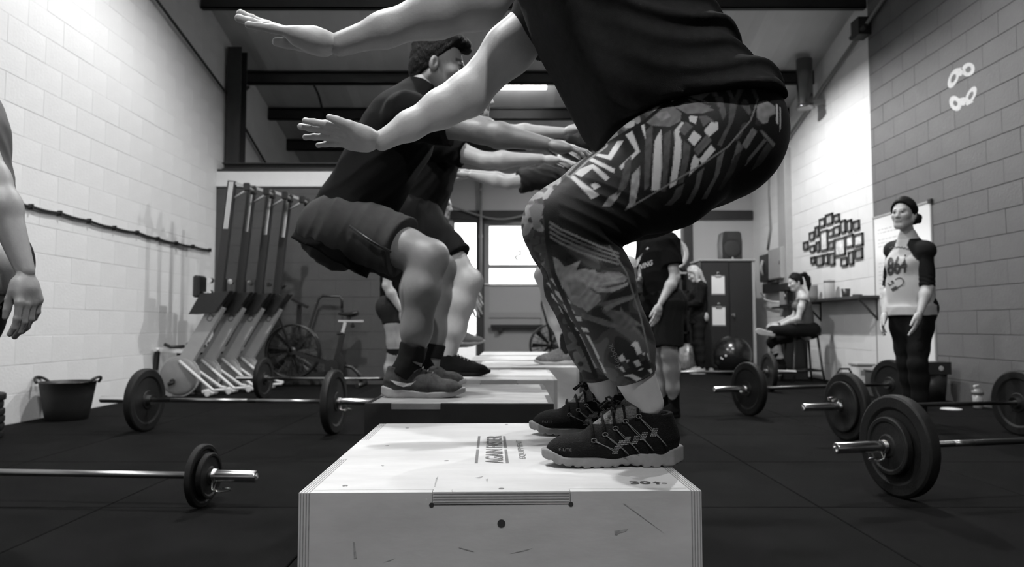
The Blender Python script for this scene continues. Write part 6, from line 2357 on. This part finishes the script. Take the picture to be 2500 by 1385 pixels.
# ---------------------------------------------------------------- jumper in dark trousers beyond
M5 = person_root('person in dark trousers mid-jump beside the bright glass door', (-.45, 5.6, .6))
J5 = dict(hipR=P(1028, 672, 5.52), hipL=P(1028, 672, 5.70), kneeR=P(1138, 722, 5.46), kneeL=P(1130, 726, 5.76), ankR=P(1112, 812, 5.5), ankL=P(1095, 820, 5.74),
          shR=P(1066, 556, 5.44), shL=P(1066, 556, 5.78), elR=P(1112, 640, 5.36), elL=P(1110, 640, 5.86), wrR=P(1145, 718, 5.36), wrL=P(1150, 700, 5.86))
J5['neck'] = P(1066, 535, 5.6)
J5['head'] = P(1072, 502, 5.6)
b_ = body_field(J5, .98, .010, (1, 0, 0), True).surf()
hr = hand_surf(J5['wrR'], V(.35, 0, -1), (.9, 0, .3), True, 1.0, .006, (.2,) * 4, .1, .4, J5['elR'] - J5['wrR'])
hl = hand_surf(J5['wrL'], V(.35, 0, -1), (.9, 0, .3), False, 1.0, .006, (.2,) * 4, .1, .4, J5['elL'] - J5['wrL'])
hd5, ht5, hq5 = head_surf(J5['head'], (1, -.3, -.1), (.1, 0, 1), .98, .006, J5['neck'], True)
skin_mesh(M5, [b_, hr, hl, hd5], [ones(b_), ones(hr), ones(hl), ht5], .30)
np_mesh('hair', *hair_cap(J5['head'], (1, -.3, -.1), (.1, 0, 1), .98, .007, .012, .03, .0, 21, .005)[0].surf(), M_HAIRD, M5)
np_mesh('t_shirt', *torso_cloth(J5, .98, .010, True, .02, .6, .05, 1.0, seed=22, amp=.004, fwd=(1, 0, 0)).surf(), M_SHIRT, M5)
lf = Field(np.array([A(J5[k]) for k in ('hipR', 'hipL', 'kneeR', 'ankR', 'ankL')]).min(0) - .2, np.array([A(J5[k]) for k in ('hipR', 'hipL', 'kneeR', 'kneeL', 'ankR')]).max(0) + .2, .010)
for q in 'LR':
    leg_prims(lf, J5['hip' + q], J5['knee' + q], J5['ank' + q], .98, np.array([1, 0, 0], np.float32), .012)
lf.ell((A(J5['hipL']) + A(J5['hipR'])) / 2, (.155, .18, .15), None, .05)
np_mesh('trousers', *lf.surf(), rgb('black_trousers', .012), M5)
for q in 'RL':
    a = J5['ank' + q]
    add_shoe(M5, 'trainer5', (a.x - .055, a.y, a.z - .098), .05, rgb('mid_grey_upper', .14), mat('grey_sole5', .2, .6), .03, .28, .006, M_STEELG)

# ---------------------------------------------------------------- bystander half hidden behind the man in grey shorts
M6 = person_root('bystander in dark shorts with a knee sleeve behind the man in grey shorts', (-1.08, 6.6, 0))
bx, by = -1.082, 6.6
J6 = dict(hipR=V(bx, by - .09, .93), hipL=V(bx, by + .09, .93), kneeR=V(bx + .02, by - .10, .50), kneeL=V(bx + .02, by + .10, .50), ankR=V(bx - .02, by - .11, .09), ankL=V(bx - .02, by + .11, .09),
          shR=V(bx - .01, by - .19, 1.44), shL=V(bx - .01, by + .19, 1.44), elR=V(bx - .03, by - .24, 1.11), elL=V(bx - .03, by + .24, 1.11), wrR=V(bx + .10, by - .24, .89), wrL=V(bx + .10, by + .24, .89))
J6['neck'] = V(bx + .02, by, 1.53)
J6['head'] = V(bx + .05, by, 1.66)
b_ = body_field(J6, 1.0, .011, (1, 0, 0), True).surf()
hs = [hand_surf(J6['wr' + q], V(.35, 0, -1), (.9, 0, .3), q == 'R', 1.0, .007, (.25,) * 4, .1, .4, J6['el' + q] - J6['wr' + q]) for q in 'RL']
hd6, ht6, _ = head_surf(J6['head'], (1, 0, 0), (0, 0, 1), 1.0, .007, J6['neck'], True)
skin_mesh(M6, [b_] + hs + [hd6], [ones(b_)] + [ones(x) for x in hs] + [ht6], .36)
np_mesh('hair', *hair_cap(J6['head'], (1, 0, 0), (0, 0, 1), 1.0, .008, .012, .03, .0, 31, .004)[0].surf(), M_HAIRD, M6)
np_mesh('t_shirt', *torso_cloth(J6, 1.0, .011, True, .018, .6, .08, 1.0, seed=32, amp=.004, fwd=(1, 0, 0)).surf(), M_SHIRT, M6)
np_mesh('shorts', *shorts_cloth(J6, 1.0, .011, .02, .36, .06, 1.0, 33, .003, (1, 0, 0)).surf(), rgb('charcoal_shorts', .03), M6)
for q in 'RL':
    cone_mesh('knee_sleeve', [(J6['knee' + q] + V(0, 0, .05), J6['knee' + q] + V(0, 0, -.02), .070, .066)], rgb('dark_sock', .018), M6, .008)
    a = J6['ank' + q]
    cone_mesh('sock', [(a + V(0, 0, -.02), a + V(0, 0, .2), .045, .054)], rgb('dark_sock', .018), M6, .008)
    add_shoe(M6, 'trainer5', (a.x - .055, a.y, .0005), 0, rgb('black_upper', .010), mat('grey_sole5', .2, .6), 0, .28, .006)

# ---------------------------------------------------------------- standing man in black tee, right of the leggings
M7 = person_root('man in black lettered tee and shorts standing by the shelf unit', (1.30, 6.05, 0))
d7 = 6.0
J7 = dict(hipL=P(1634, 738, 5.95), hipR=P(1596, 738, 6.14), kneeL=P(1634, 865, 5.93), kneeR=P(1608, 862, 6.14), ankL=P(1646, 992, 5.98), ankR=P(1626, 985, 6.18),
          shL=P(1634, 590, 5.93), shR=P(1578, 594, 6.24), elL=P(1648, 678, 5.88), elR=P(1568, 690, 6.20), wrL=P(1612, 742, 5.82), wrR=P(1551, 684, 5.98))
J7['neck'] = P(1598, 556, 6.08)
J7['head'] = P(1582, 505, 6.04)
f7 = nrm((-.82, -.57, 0))
b_ = body_field(J7, 1.04, .0085, f7, True, lt=1.02).surf()
hl = hand_surf(J7['wrL'], P(1602, 782, 5.80) - J7['wrL'], (-.75, -.6, 0), False, 1.05, .0045, (.16, .18, .2, .22), .07, .35, J7['elL'] - J7['wrL'])
hr = hand_surf(J7['wrR'], P(1540, 660, 5.95) - J7['wrR'], (.5, -.6, .5), True, 1.05, .005, (.65, .7, .7, .7), .05, .5, J7['elR'] - J7['wrR'])
hd7, ht7, _ = head_surf(J7['head'], f7 * .9 + np.array([0, 0, -.15], np.float32), (0, 0, 1), 1.0, .006, J7['neck'], True)
skin_mesh(M7, [b_, hl, hr, hd7], [ones(b_), ones(hl), ones(hr), ht7], .40)
np_mesh('hair', *hair_cap(J7['head'], f7, (0, 0, 1), 1.0, .007, .010, .03, .0, 41, .004)[0].surf(), M_HAIRD, M7)
t7 = torso_cloth(J7, 1.04, .007, True, .020, .66, .10, 1.02, seed=42, amp=.004, freq=45, fwd=f7, sleeve_ease=.022).surf()
T7 = np_mesh('t_shirt', *t7, M_SHIRT, M7)
np_mesh('shorts', *shorts_cloth(J7, 1.04, .008, .026, .86, .06, 1.02, 43, .003, f7, .018, 1.05).surf(), rgb('black_shorts', .012), M7)
M_TEEP = mat('pale_tee_print', .5, .7)


def wrap_px(name, pts2d, faces, topx, Y, m, parent, surf, tol=.014, lift=.003):
    """print laid on the camera-facing side of a garment; points given in photograph pixels"""
    sv = surf[0].astype(np.float64)
    dy_, dz_ = sv[:, 1], sv[:, 2] - CAMH
    w_ = dy_ * math.cos(TH) + dz_ * math.sin(TH)
    ux = CX + FPX * sv[:, 0] / w_
    uy = CY - FPX * (dz_ * math.cos(TH) - dy_ * math.sin(TH)) / w_
    vs_ = []
    for p in pts2d:
        x, y = topx(p)
        pd_ = (ux - x) ** 2 + (uy - y) ** 2
        m_ = pd_ < 49.0
        if m_.any():
            yc_ = sv[m_, 1]
            ok_ = yc_ < yc_.min() + .08
            k_i = np.argsort(np.where(ok_, pd_[m_], 1e9))[:6]
            yy = float(yc_[k_i[:max(1, min(6, int(ok_.sum())))]].mean()) - .004
        else:
            yy = float(sv[np.argmin(pd_), 1])
        q2 = P(x, y, yy - lift)
        vs_.append((q2.x, yy - lift, q2.z))
    return MB().add(vs_, faces).build(name, m, parent)


a_, fs_ = text_mesh('IVING', 1.0, .02)
mx = a_.max(axis=0)
wrap_px('lettering', a_, fs_, lambda p: (1560 + p[0] / mx[0] * 33, 660 - p[0] / mx[0] * 13 - p[1] / mx[1] * 13), 5.9, M_TEEP, T7, t7)
sl_pts = [(1537, 664), (1543, 664), (1556, 650), (1562, 636), (1584, 606), (1581, 603), (1566, 622), (1556, 632), (1548, 648)]
wrap_px('slash_print', sl_pts, [(0, 1, 2, 8), (2, 3, 7, 8), (3, 4, 6, 7), (4, 5, 6)], lambda p: p, 5.9, M_TEEP, T7, t7)
for q in 'LR':
    a = J7['ank' + q]
    o, M, k_ = add_shoe(M7, 'trainer7', (a.x + .045, a.y + .03, .0005), math.atan2(f7[1], f7[0]), rgb('black_upper', .010), rgb('black_sole', .012), 0, .29, .006)
    cone_mesh('sock', [(a + V(0, 0, -.03), a + V(-.005, 0, .15), .044, .050)], rgb('black_sock', .008), M7, .006)
# pale disc in his raised hand
pd = thing('paddle_disc', 'round pale paddle held up by the man in the lettered tee', 'paddle', P(1536, 643, 5.93), 0, ws=True)
c = P(1536, 643, 5.93)
MB().lathe(c, (-.3, -1, .1), [(0, .0), (0, .058), (.004, .062), (.012, .062), (.016, .058), (.016, 0)], 28, True).build('disc', mat('pale_disc', .42, .5), pd)
MB().tube([c + V(.015, 0, -.05), c + V(.035, .0, -.11)], .012, 8).build('handle', M_BLACKP, pd)
# wristband
cone_mesh('wristband', [(A(J7['wrR']) + np.array([.0, 0, -.012], np.float32), A(J7['wrR']) + np.array([0, 0, .012], np.float32), .033, .033)], M_WHITEP, M7, .005)

# ---------------------------------------------------------------- blonde woman at the shelves
M8 = person_root('blonde woman in black standing at the open shelf unit', (2.98, 11.35, 0))
bx, by = 2.95, 11.35
J8 = dict(hipL=V(bx, by - .09, .90), hipR=V(bx, by + .09, .90), kneeL=V(bx - .02, by - .09, .49), kneeR=V(bx - .02, by + .09, .49), ankL=V(bx + .02, by - .09, .09), ankR=V(bx + .02, by + .09, .09),
          shL=V(bx + .02, by - .17, 1.36), shR=V(bx + .02, by + .17, 1.36), elL=V(bx - .06, by - .21, 1.10), elR=V(bx - .06, by + .21, 1.10), wrL=V(bx - .27, by - .16, 1.08), wrR=V(bx - .27, by + .16, 1.1))
J8['neck'] = V(bx - .0, by, 1.45)
J8['head'] = V(bx - .06, by, 1.57)
f8 = (-1, 0, 0)
b_ = body_field(J8, .97, .012, f8, False).surf()
hs = [hand_surf(J8['wr' + q], V(-1, 0, .0), (0, 1 if q == 'L' else -1, .4), q == 'R', .92, .007, (.3,) * 4, .08, .5, J8['el' + q] - J8['wr' + q]) for q in 'LR']
hd8, ht8, _ = head_surf(J8['head'], (-1, -.1, -.45), (-.4, 0, 1), .95, .007, J8['neck'], False)
skin_mesh(M8, [b_] + hs + [hd8], [ones(b_)] + [ones(x) for x in hs] + [ht8], .42)
hf, Q, ax = hair_cap(J8['head'], (-1, -.1, -.45), (-.4, 0, 1), .95, .007, .018, .03, .0, 51, .004, -.12)
for sd in (-1, 1):
    hf.cone(Q(-.02, sd * .07, .03), Q(.03, sd * .075, -.13), .035, .02, .03)
hf.cone(Q(-.07, 0, -.02), Q(-.10, 0, -.20), .06, .03, .04)
np_mesh('hair', *hf.surf(), mat('blonde_hair', .42, .5, noise=.35, nscale=60, bump=.5, bscale=120, stretch=(1, 1, .25)), M8)
np_mesh('hooded_top', *torso_cloth(J8, .97, .011, False, .028, .98, .12, 1.0, seed=52, amp=.005, fwd=f8, sleeve_ease=.02,
        extra=lambda f, d: [f.cone(J8['el' + q], A(J8['wr' + q]) + np.array([.03, 0, 0], np.float32), .058, .045, .03) for q in 'LR']).surf(), rgb('black_hoodie', .008), M8)
lf = Field((bx - .25, by - .3, .03), (bx + .25, by + .3, 1.15), .011)
for q in 'LR':
    leg_prims(lf, J8['hip' + q], J8['knee' + q], J8['ank' + q], .97, np.array([-1, 0, 0], np.float32), .008)
lf.ell((bx, by, .92), (.13, .17, .13), None, .05)
np_mesh('leggings', *lf.surf(), rgb('black_trousers', .012), M8)
for q in 'LR':
    a = J8['ank' + q]
    add_shoe(M8, 'trainer5', (a.x + .055, a.y, .0005), math.pi, rgb('pale_upper', .4), mat('pale_foam', .5, .6), 0, .28, .006)

# ---------------------------------------------------------------- woman sitting on the stool
M9 = person_root('woman with a ponytail sitting cross-legged on the black stool', (3.93, 9.75, STZ))
yb_ = 9.72
J9 = dict(hipL=P(1968, 806, yb_ - .09), hipR=P(1968, 806, yb_ + .09), kneeL=P(1888, 806, yb_ - .16), kneeR=P(1884, 836, yb_ + .10), ankL=P(1896, 822, yb_ + .20), ankR=P(1912, 890, yb_ + .08),
          shL=P(1962, 728, yb_ - .16), shR=P(1955, 728, yb_ + .16), elL=P(1948, 778, yb_ - .20), elR=P(1938, 775, yb_ + .2), wrL=P(1902, 794, yb_ - .12), wrR=P(1900, 790, yb_ + .10))
J9['kneeL'] = P(1886, 808, yb_ - .20)
J9['ankL'] = P(1880, 822, yb_ + .16)
J9['neck'] = P(1953, 712, yb_)
J9['head'] = P(1942, 690, yb_)
f9 = (-1, 0, 0)
b_ = body_field(J9, .95, .009, f9, False).surf()
hs = [hand_surf(J9['wr' + q], V(-1, .1, -.1), (0, 1 if q == 'L' else -1, .6), q == 'R', .9, .006, (.3,) * 4, .08, .5, J9['el' + q] - J9['wr' + q]) for q in 'LR']
hd9, ht9, _ = head_surf(J9['head'], (-1, -.05, -.22), (-.2, 0, 1), .92, .005, J9['neck'], False)
skin_mesh(M9, [b_] + hs + [hd9], [ones(b_)] + [ones(x) for x in hs] + [ht9], .44)
hf, Q, ax = hair_cap(J9['head'], (-1, -.05, -.22), (-.2, 0, 1), .92, .006, .010, .02, -.005, 61, .003)
hf.ell(Q(-.105, 0, .085), (.03, .03, .03), ax, .015)
hf.chain([Q(-.11, 0, .09), Q(-.165, 0, .09), Q(-.195, 0, .02), Q(-.19, 0, -.07), Q(-.165, 0, -.16)], [.018, .030, .036, .032, .010], .015)
np_mesh('hair', *hf.surf(), M_HAIRD, M9)
tp9 = torso_cloth(J9, .95, .008, False, .006, .03, .04, 1.0, seed=62, amp=.002, fwd=f9, sleeve_ease=-.02)
tp9.plane(A(J9['shL']) + np.array([0, .0, -.02], np.float32), (.25, 0, 1))
np_mesh('tank_top', *tp9.surf(), rgb('grey_tank', .13, noise=.2, nscale=30), M9)
lf = Field(np.array([A(J9[k]) for k in ('hipR', 'hipL', 'kneeL', 'kneeR', 'ankR')]).min(0) - .2, np.array([A(J9[k]) for k in ('hipR', 'hipL', 'kneeR', 'ankR', 'ankL')]).max(0) + .2, .009)
for q in 'LR':
    h_, k__, a = A(J9['hip' + q]), A(J9['knee' + q]), A(J9['ank' + q])
    lf.chain([h_, h_ + (k__ - h_) * .5, k__, k__ + (a - k__) * .45], [.094, .084, .062, .054], .04)
lf.ell((A(J9['hipL']) + A(J9['hipR'])) / 2 + np.array([.035, 0, -.005], np.float32), (.15, .19, .125), None, .05)
lf.plane((0, 0, STZ + .001), (0, 0, -1)) if False else None
np_mesh('leggings', *lf.surf(), rgb('black_trousers', .012), M9)
a = J9['ankR']
cone_mesh('sock', [(A(J9['kneeR']) + (A(a) - A(J9['kneeR'])) * .35, A(a) + np.array([0, 0, -.01], np.float32), .054, .044)], rgb('black_sock', .008), M9, .008)
cone_mesh('sock_stripe', [(A(J9['kneeR']) + (A(a) - A(J9['kneeR'])) * .40, A(J9['kneeR']) + (A(a) - A(J9['kneeR'])) * .47, .0565, .0560)], M_WHITEP, M9, .006)
add_shoe(M9, 'trainer9', (a.x + .05, a.y, a.z - .095), math.pi + .2, rgb('black_upper', .010), mat('pale_foam', .5, .6), -.15, .26, .006)
# crossed foot: sole turned towards the room
al = J9['ankL']
up, so, k_ = shoe_meshes('trainer9', .26, .006)
Mx = Matrix.Translation(P(1893, 818, yb_ - .26)) @ Matrix.Rotation(math.pi, 4, 'Z') @ Matrix.Rotation(math.radians(-12), 4, 'Y') @ Matrix.Rotation(math.radians(78), 4, 'X')
o = np_mesh('shoe', place(up[0], Mx), up[1], rgb('black_upper', .010), M9)
np_mesh('sole', place(so[0], Mx), so[1], mat('pale_foam', .5, .6), o)
cone_mesh('watch_band', [(A(J9['wrL']) + np.array([.012, 0, 0], np.float32), A(J9['wrL']) + np.array([-.012, 0, 0], np.float32), .034, .034)], M_BLACKP, M9, .005)

# ---------------------------------------------------------------- standing woman in the raglan shirt
M10 = person_root('woman in white raglan shirt and headband standing before the whiteboard', (2.95, 5.35, 0))
Y0 = 5.32
J10 = dict(hipL=P(2250, 752, Y0 - .02), hipR=P(2200, 752, Y0 + .10), kneeL=P(2240, 888, Y0 - .04), kneeR=P(2212, 885, Y0 + .12), ankL=P(2250, 1012, Y0 + .02), ankR=P(2232, 1004, Y0 + .16),
           shL=P(2258, 612, Y0 - .09), shR=P(2182, 612, Y0 + .18), elL=P(2264, 702, Y0 - .14), elR=P(2172, 700, Y0 + .22), wrL=P(2246, 762, Y0 - .20), wrR=P(2160, 764, Y0 + .12))
J10['neck'] = P(2216, 572, Y0 + .03)
J10['head'] = P(2206, 524, Y0 + .00)
f10 = nrm((-.72, -.70, 0))
h10 = nrm((-.78, -.62, .05))
b_ = body_field(J10, .97, .0065, f10, False, lt=1.02).surf()
hl = hand_surf(J10['wrL'], P(2230, 820, Y0 - .21) - J10['wrL'], (-.6, -.75, .1), False, .98, .0042, (.14, .18, .22, .26), .10, .4, J10['elL'] - J10['wrL'])
hr = hand_surf(J10['wrR'], P(2148, 812, Y0 + .09) - J10['wrR'], (-.6, -.75, 0), True, .98, .0045, (.18, .22, .26, .3), .12, .4, J10['elR'] - J10['wrR'])
hd10, ht10, hq10 = head_surf(J10['head'], h10, (.05, 0, 1), .96, .0036, J10['neck'], False)
skin_mesh(M10, [b_, hl, hr, hd10], [ones(b_), ones(hl), ones(hr), ht10], .46)
hf, Q, ax = hair_cap(J10['head'], h10, (.05, 0, 1), .96, .0045, .008, .012, -.01, 71, .002)
hf.ell(Q(-.185, 0, -.010), (.050, .050, .046), ax, .012)
hf.disp(lambda p: waves(p, 77, 110, .005) * (np.linalg.norm(p - Q(-.185, 0, 0), axis=1) < .08))
np_mesh('hair', *hf.surf(), M_HAIRD, M10)
hb = Field(A(J10['head']) - .17, A(J10['head']) + .17, .0045)
hb.ell(Q(-.010, 0, .036), (.108, .087, .098), ax, .01)
hb.ell(Q(-.050, 0, .0), (.066, .079, .075), ax, .03)
hb.plane(Q(.066, 0, .066), A(ax[0]) * .80 - A(ax[2]) * .60, .006)
hb.plane(Q(-.045, 0, .02), -A(ax[0]) * .85 - A(ax[2]) * .5 + A(ax[2]) * .0, .006)
hb.plane(Q(0.01, 0, -.005), A(ax[0]) * .72 - A(ax[2]) * .70, .006)
np_mesh('headband', *hb.surf(), rgb('black_band', .008), M10)
t10 = torso_cloth(J10, .97, .0062, False, .014, .04, .06, 1.0, seed=73, amp=.0030, freq=34, fwd=f10, sleeve_ease=.0, waist_r=.156).surf()
tn = np.full(len(t10[0]), .52, np.float32)
# raglan seam: the shoulders are dark
sv = t10[0]
latv = nrm(A(J10['shL']) - A(J10['shR']))
mid_ = (A(J10['shL']) + A(J10['shR'])) / 2
lx = (sv - mid_) @ latv
rag = (np.abs(lx) > .056 + .80 * np.clip(mid_[2] + .03 - sv[:, 2], 0, .3)) & (sv[:, 2] > mid_[2] - .20)
tn[rag] = .010
np_mesh('raglan_shirt', sv, t10[1], mat('raglan_cotton', .5, .85, attr=True, bump=.15, bscale=400, spec=.2), M10, tn)
T10 = M10.children[-1]
segs = []
for q in 'LR':
    a, b = A(J10['sh' + q]), A(J10['el' + q])
    f = Field(np.minimum(a, b) - .16, np.maximum(a, b) + .16, .006)
    f.ell(a - latv * (.012 if q == 'L' else -.012), (.056, .056, .054), None, .03)
    f.cone(a, a + (b - a) * .98, .053, .054, .03, None, True)
    f.disp(lambda p: waves(p, 81, 50, .002) + .002 * np.sin(p[:, 2] * 190 + 3 * np.sin(p[:, 0] * 40)) * (p[:, 2] < b[2] + .09))
    np_mesh('sleeve', *f.surf(), rgb('black_raglan', .009), T10)
M_NUM = mat('shirt_number', .05, .7)
a_, fs_ = text_mesh('864', 1.0, .03)
mx = a_.max(axis=0)
wrap_px('lettering', a_, fs_, lambda p: (2166 + p[0] / mx[0] * 48, 675 - p[0] / mx[0] * 9 - p[1] / mx[1] * 46), Y0 - .1, M_NUM, T10, t10)
# wavy script line across the chest
mb = MB()
wv = []
for k in range(16):
    t_ = k / 15
    wv.append((2171 + 52 * t_, 604 + 6 * t_ - 4 * math.sin(t_ * 3) + 2.2 * math.sin(t_ * 40)))
pp = [(x, y) for x, y in wv] + [(x, y + 2.2) for x, y in wv]
wrap_px('script_print', pp, [(k, k + 1, 17 + k, 16 + k) for k in range(15)], lambda p: p, Y0 - .1, M_NUM, T10, t10)
# horseshoe emblem on the belly
ang = -.55
def hs_pt(u, v):
    return (2188 + u * math.cos(ang) - v * math.sin(ang), 693 + u * math.sin(ang) + v * math.cos(ang))
outer, inner = [], []
for k in range(13):
    a = -math.pi / 2 + math.pi * k / 12
    outer.append(hs_pt(9 + 11 * math.cos(a), 11 * math.sin(a)))
    inner.append(hs_pt(9 + 8.6 * math.cos(a), 8.6 * math.sin(a)))
wrap_px('emblem_print', outer + inner, [(k, k + 1, 14 + k, 13 + k) for k in range(12)], lambda p: p, Y0 - .1, M_NUM, T10, t10)
for sgn in (-1, 1):
    q4 = [hs_pt(-18, sgn * 11), hs_pt(9, sgn * 11), hs_pt(9, sgn * 8.6), hs_pt(-18, sgn * 8.6)]
    wrap_px('emblem_print', q4, [(0, 1, 2, 3)], lambda p: p, Y0 - .1, M_NUM, T10, t10)
    q4 = [hs_pt(-18, sgn * 12), hs_pt(-3, sgn * 12), hs_pt(-3, sgn * 4), hs_pt(-18, sgn * 4)]
    wrap_px('emblem_print', q4, [(0, 1, 2, 3)], lambda p: p, Y0 - .1, M_NUM, T10, t10)
inner_ring = []
lf = Field(np.array([A(J10[k]) for k in ('hipR', 'hipL', 'ankR', 'ankL')]).min(0) - .2, np.array([A(J10[k]) for k in ('hipR', 'hipL', 'kneeR', 'ankR', 'ankL')]).max(0) + .2, .007)
for q in 'LR':
    leg_prims(lf, J10['hip' + q], J10['knee' + q], J10['ank' + q], 1.0, f10, .004)
    lf.ell(A(J10['hip' + q]) - f10 * .045, (.098, .098, .10), None, .05)
lf.cone((A(J10['hipL']) + A(J10['hipR'])) / 2, (A(J10['hipL']) + A(J10['hipR'])) / 2 + np.array([0, 0, .08], np.float32), .15, .14, .04, (f10, .78))
np_mesh('leggings', *lf.surf(), rgb('black_trousers', .012), M10)
for q in 'LR':
    a = J10['ank' + q]
    add_shoe(M10, 'trainer10', (a.x + .04, a.y + .04, .0005), math.atan2(f10[1], f10[0]), rgb('dark_grey_upper', .03), mat('grey_sole5', .2, .6), 0, .26, .0055, M_WHITEP)

# ---------------------------------------------------------------- person at the left edge, arm hanging into view
M11 = person_root('person in grey tee and black trousers by the open mat, bare arm hanging', (-1.60, 2.12, 0))
bx, by = -1.60, 2.12
J11 = dict(hipL=V(bx + .03, by - .085, .93), hipR=V(bx - .04, by + .08, .93), kneeL=V(bx - .10, by - .09, .50), kneeR=V(bx - .14, by + .08, .50), ankL=V(bx - .20, by - .09, .09), ankR=V(bx - .22, by + .09, .09),
           shL=V(bx + .03, by - .17, 1.44), shR=V(bx - .15, by + .13, 1.44), elL=P(-16, 436, 1.95), elR=V(bx - .24, by + .17, 1.14), wrL=P(62, 664, 1.94), wrR=V(bx - .33, by + .10, .92))
J11['neck'] = V(bx - .07, by - .02, 1.54)
J11['head'] = V(bx - .11, by - .04, 1.67)
f11 = (-.92, -.40, 0)
b_ = body_field(J11, 1.0, .0075, f11, True).surf()
hl = hand_surf(J11['wrL'], P(84, 832, 1.93) - J11['wrL'], (-.30, -.95, .05), False, .98, .0033, (.30, .38, .42, .46), .05, .20, J11['elL'] - J11['wrL'], .55, .029)
hr = hand_surf(J11['wrR'], V(-.1, 0, -1), (-.95, .2, 0), True, 1.0, .006, (.25,) * 4, .08, .3, J11['elR'] - J11['wrR'])
hd11, ht11, _ = head_surf(J11['head'], (-1, 0, 0), (0, 0, 1), 1.0, .007, J11['neck'], True)
skin_mesh(M11, [b_, hl, hr, hd11], [ones(b_), ones(hl), ones(hr), ht11], .30)
np_mesh('hair', *hair_cap(J11['head'], (-1, 0, 0), (0, 0, 1), 1.0, .008, .012, .03, .0, 91, .004)[0].surf(), M_HAIRD, M11)
np_mesh('t_shirt', *torso_cloth(J11, 1.0, .0085, True, .018, .45, .10, 1.0, seed=92, amp=.003, fwd=f11).surf(), rgb('grey_tee', .16), M11)
lf = Field((bx - .3, by - .3, .04), (bx + .3, by + .3, 1.2), .010)
for q in 'LR':
    leg_prims(lf, J11['hip' + q], J11['knee' + q], J11['ank' + q], 1.0, np.array([-1, 0, 0], np.float32), .012)
lf.ell((bx - .005, by, .95), (.150, .180, .15), None, .05)
np_mesh('trousers', *lf.surf(), rgb('black_trousers', .012), M11)
for q in 'LR':
    a = J11['ank' + q]
    add_shoe(M11, 'trainer5', (a.x + .055, a.y, .0005), math.pi, rgb('black_upper', .010), mat('grey_sole5', .2, .6), 0, .28, .006)
print('people', time.time() - T0)
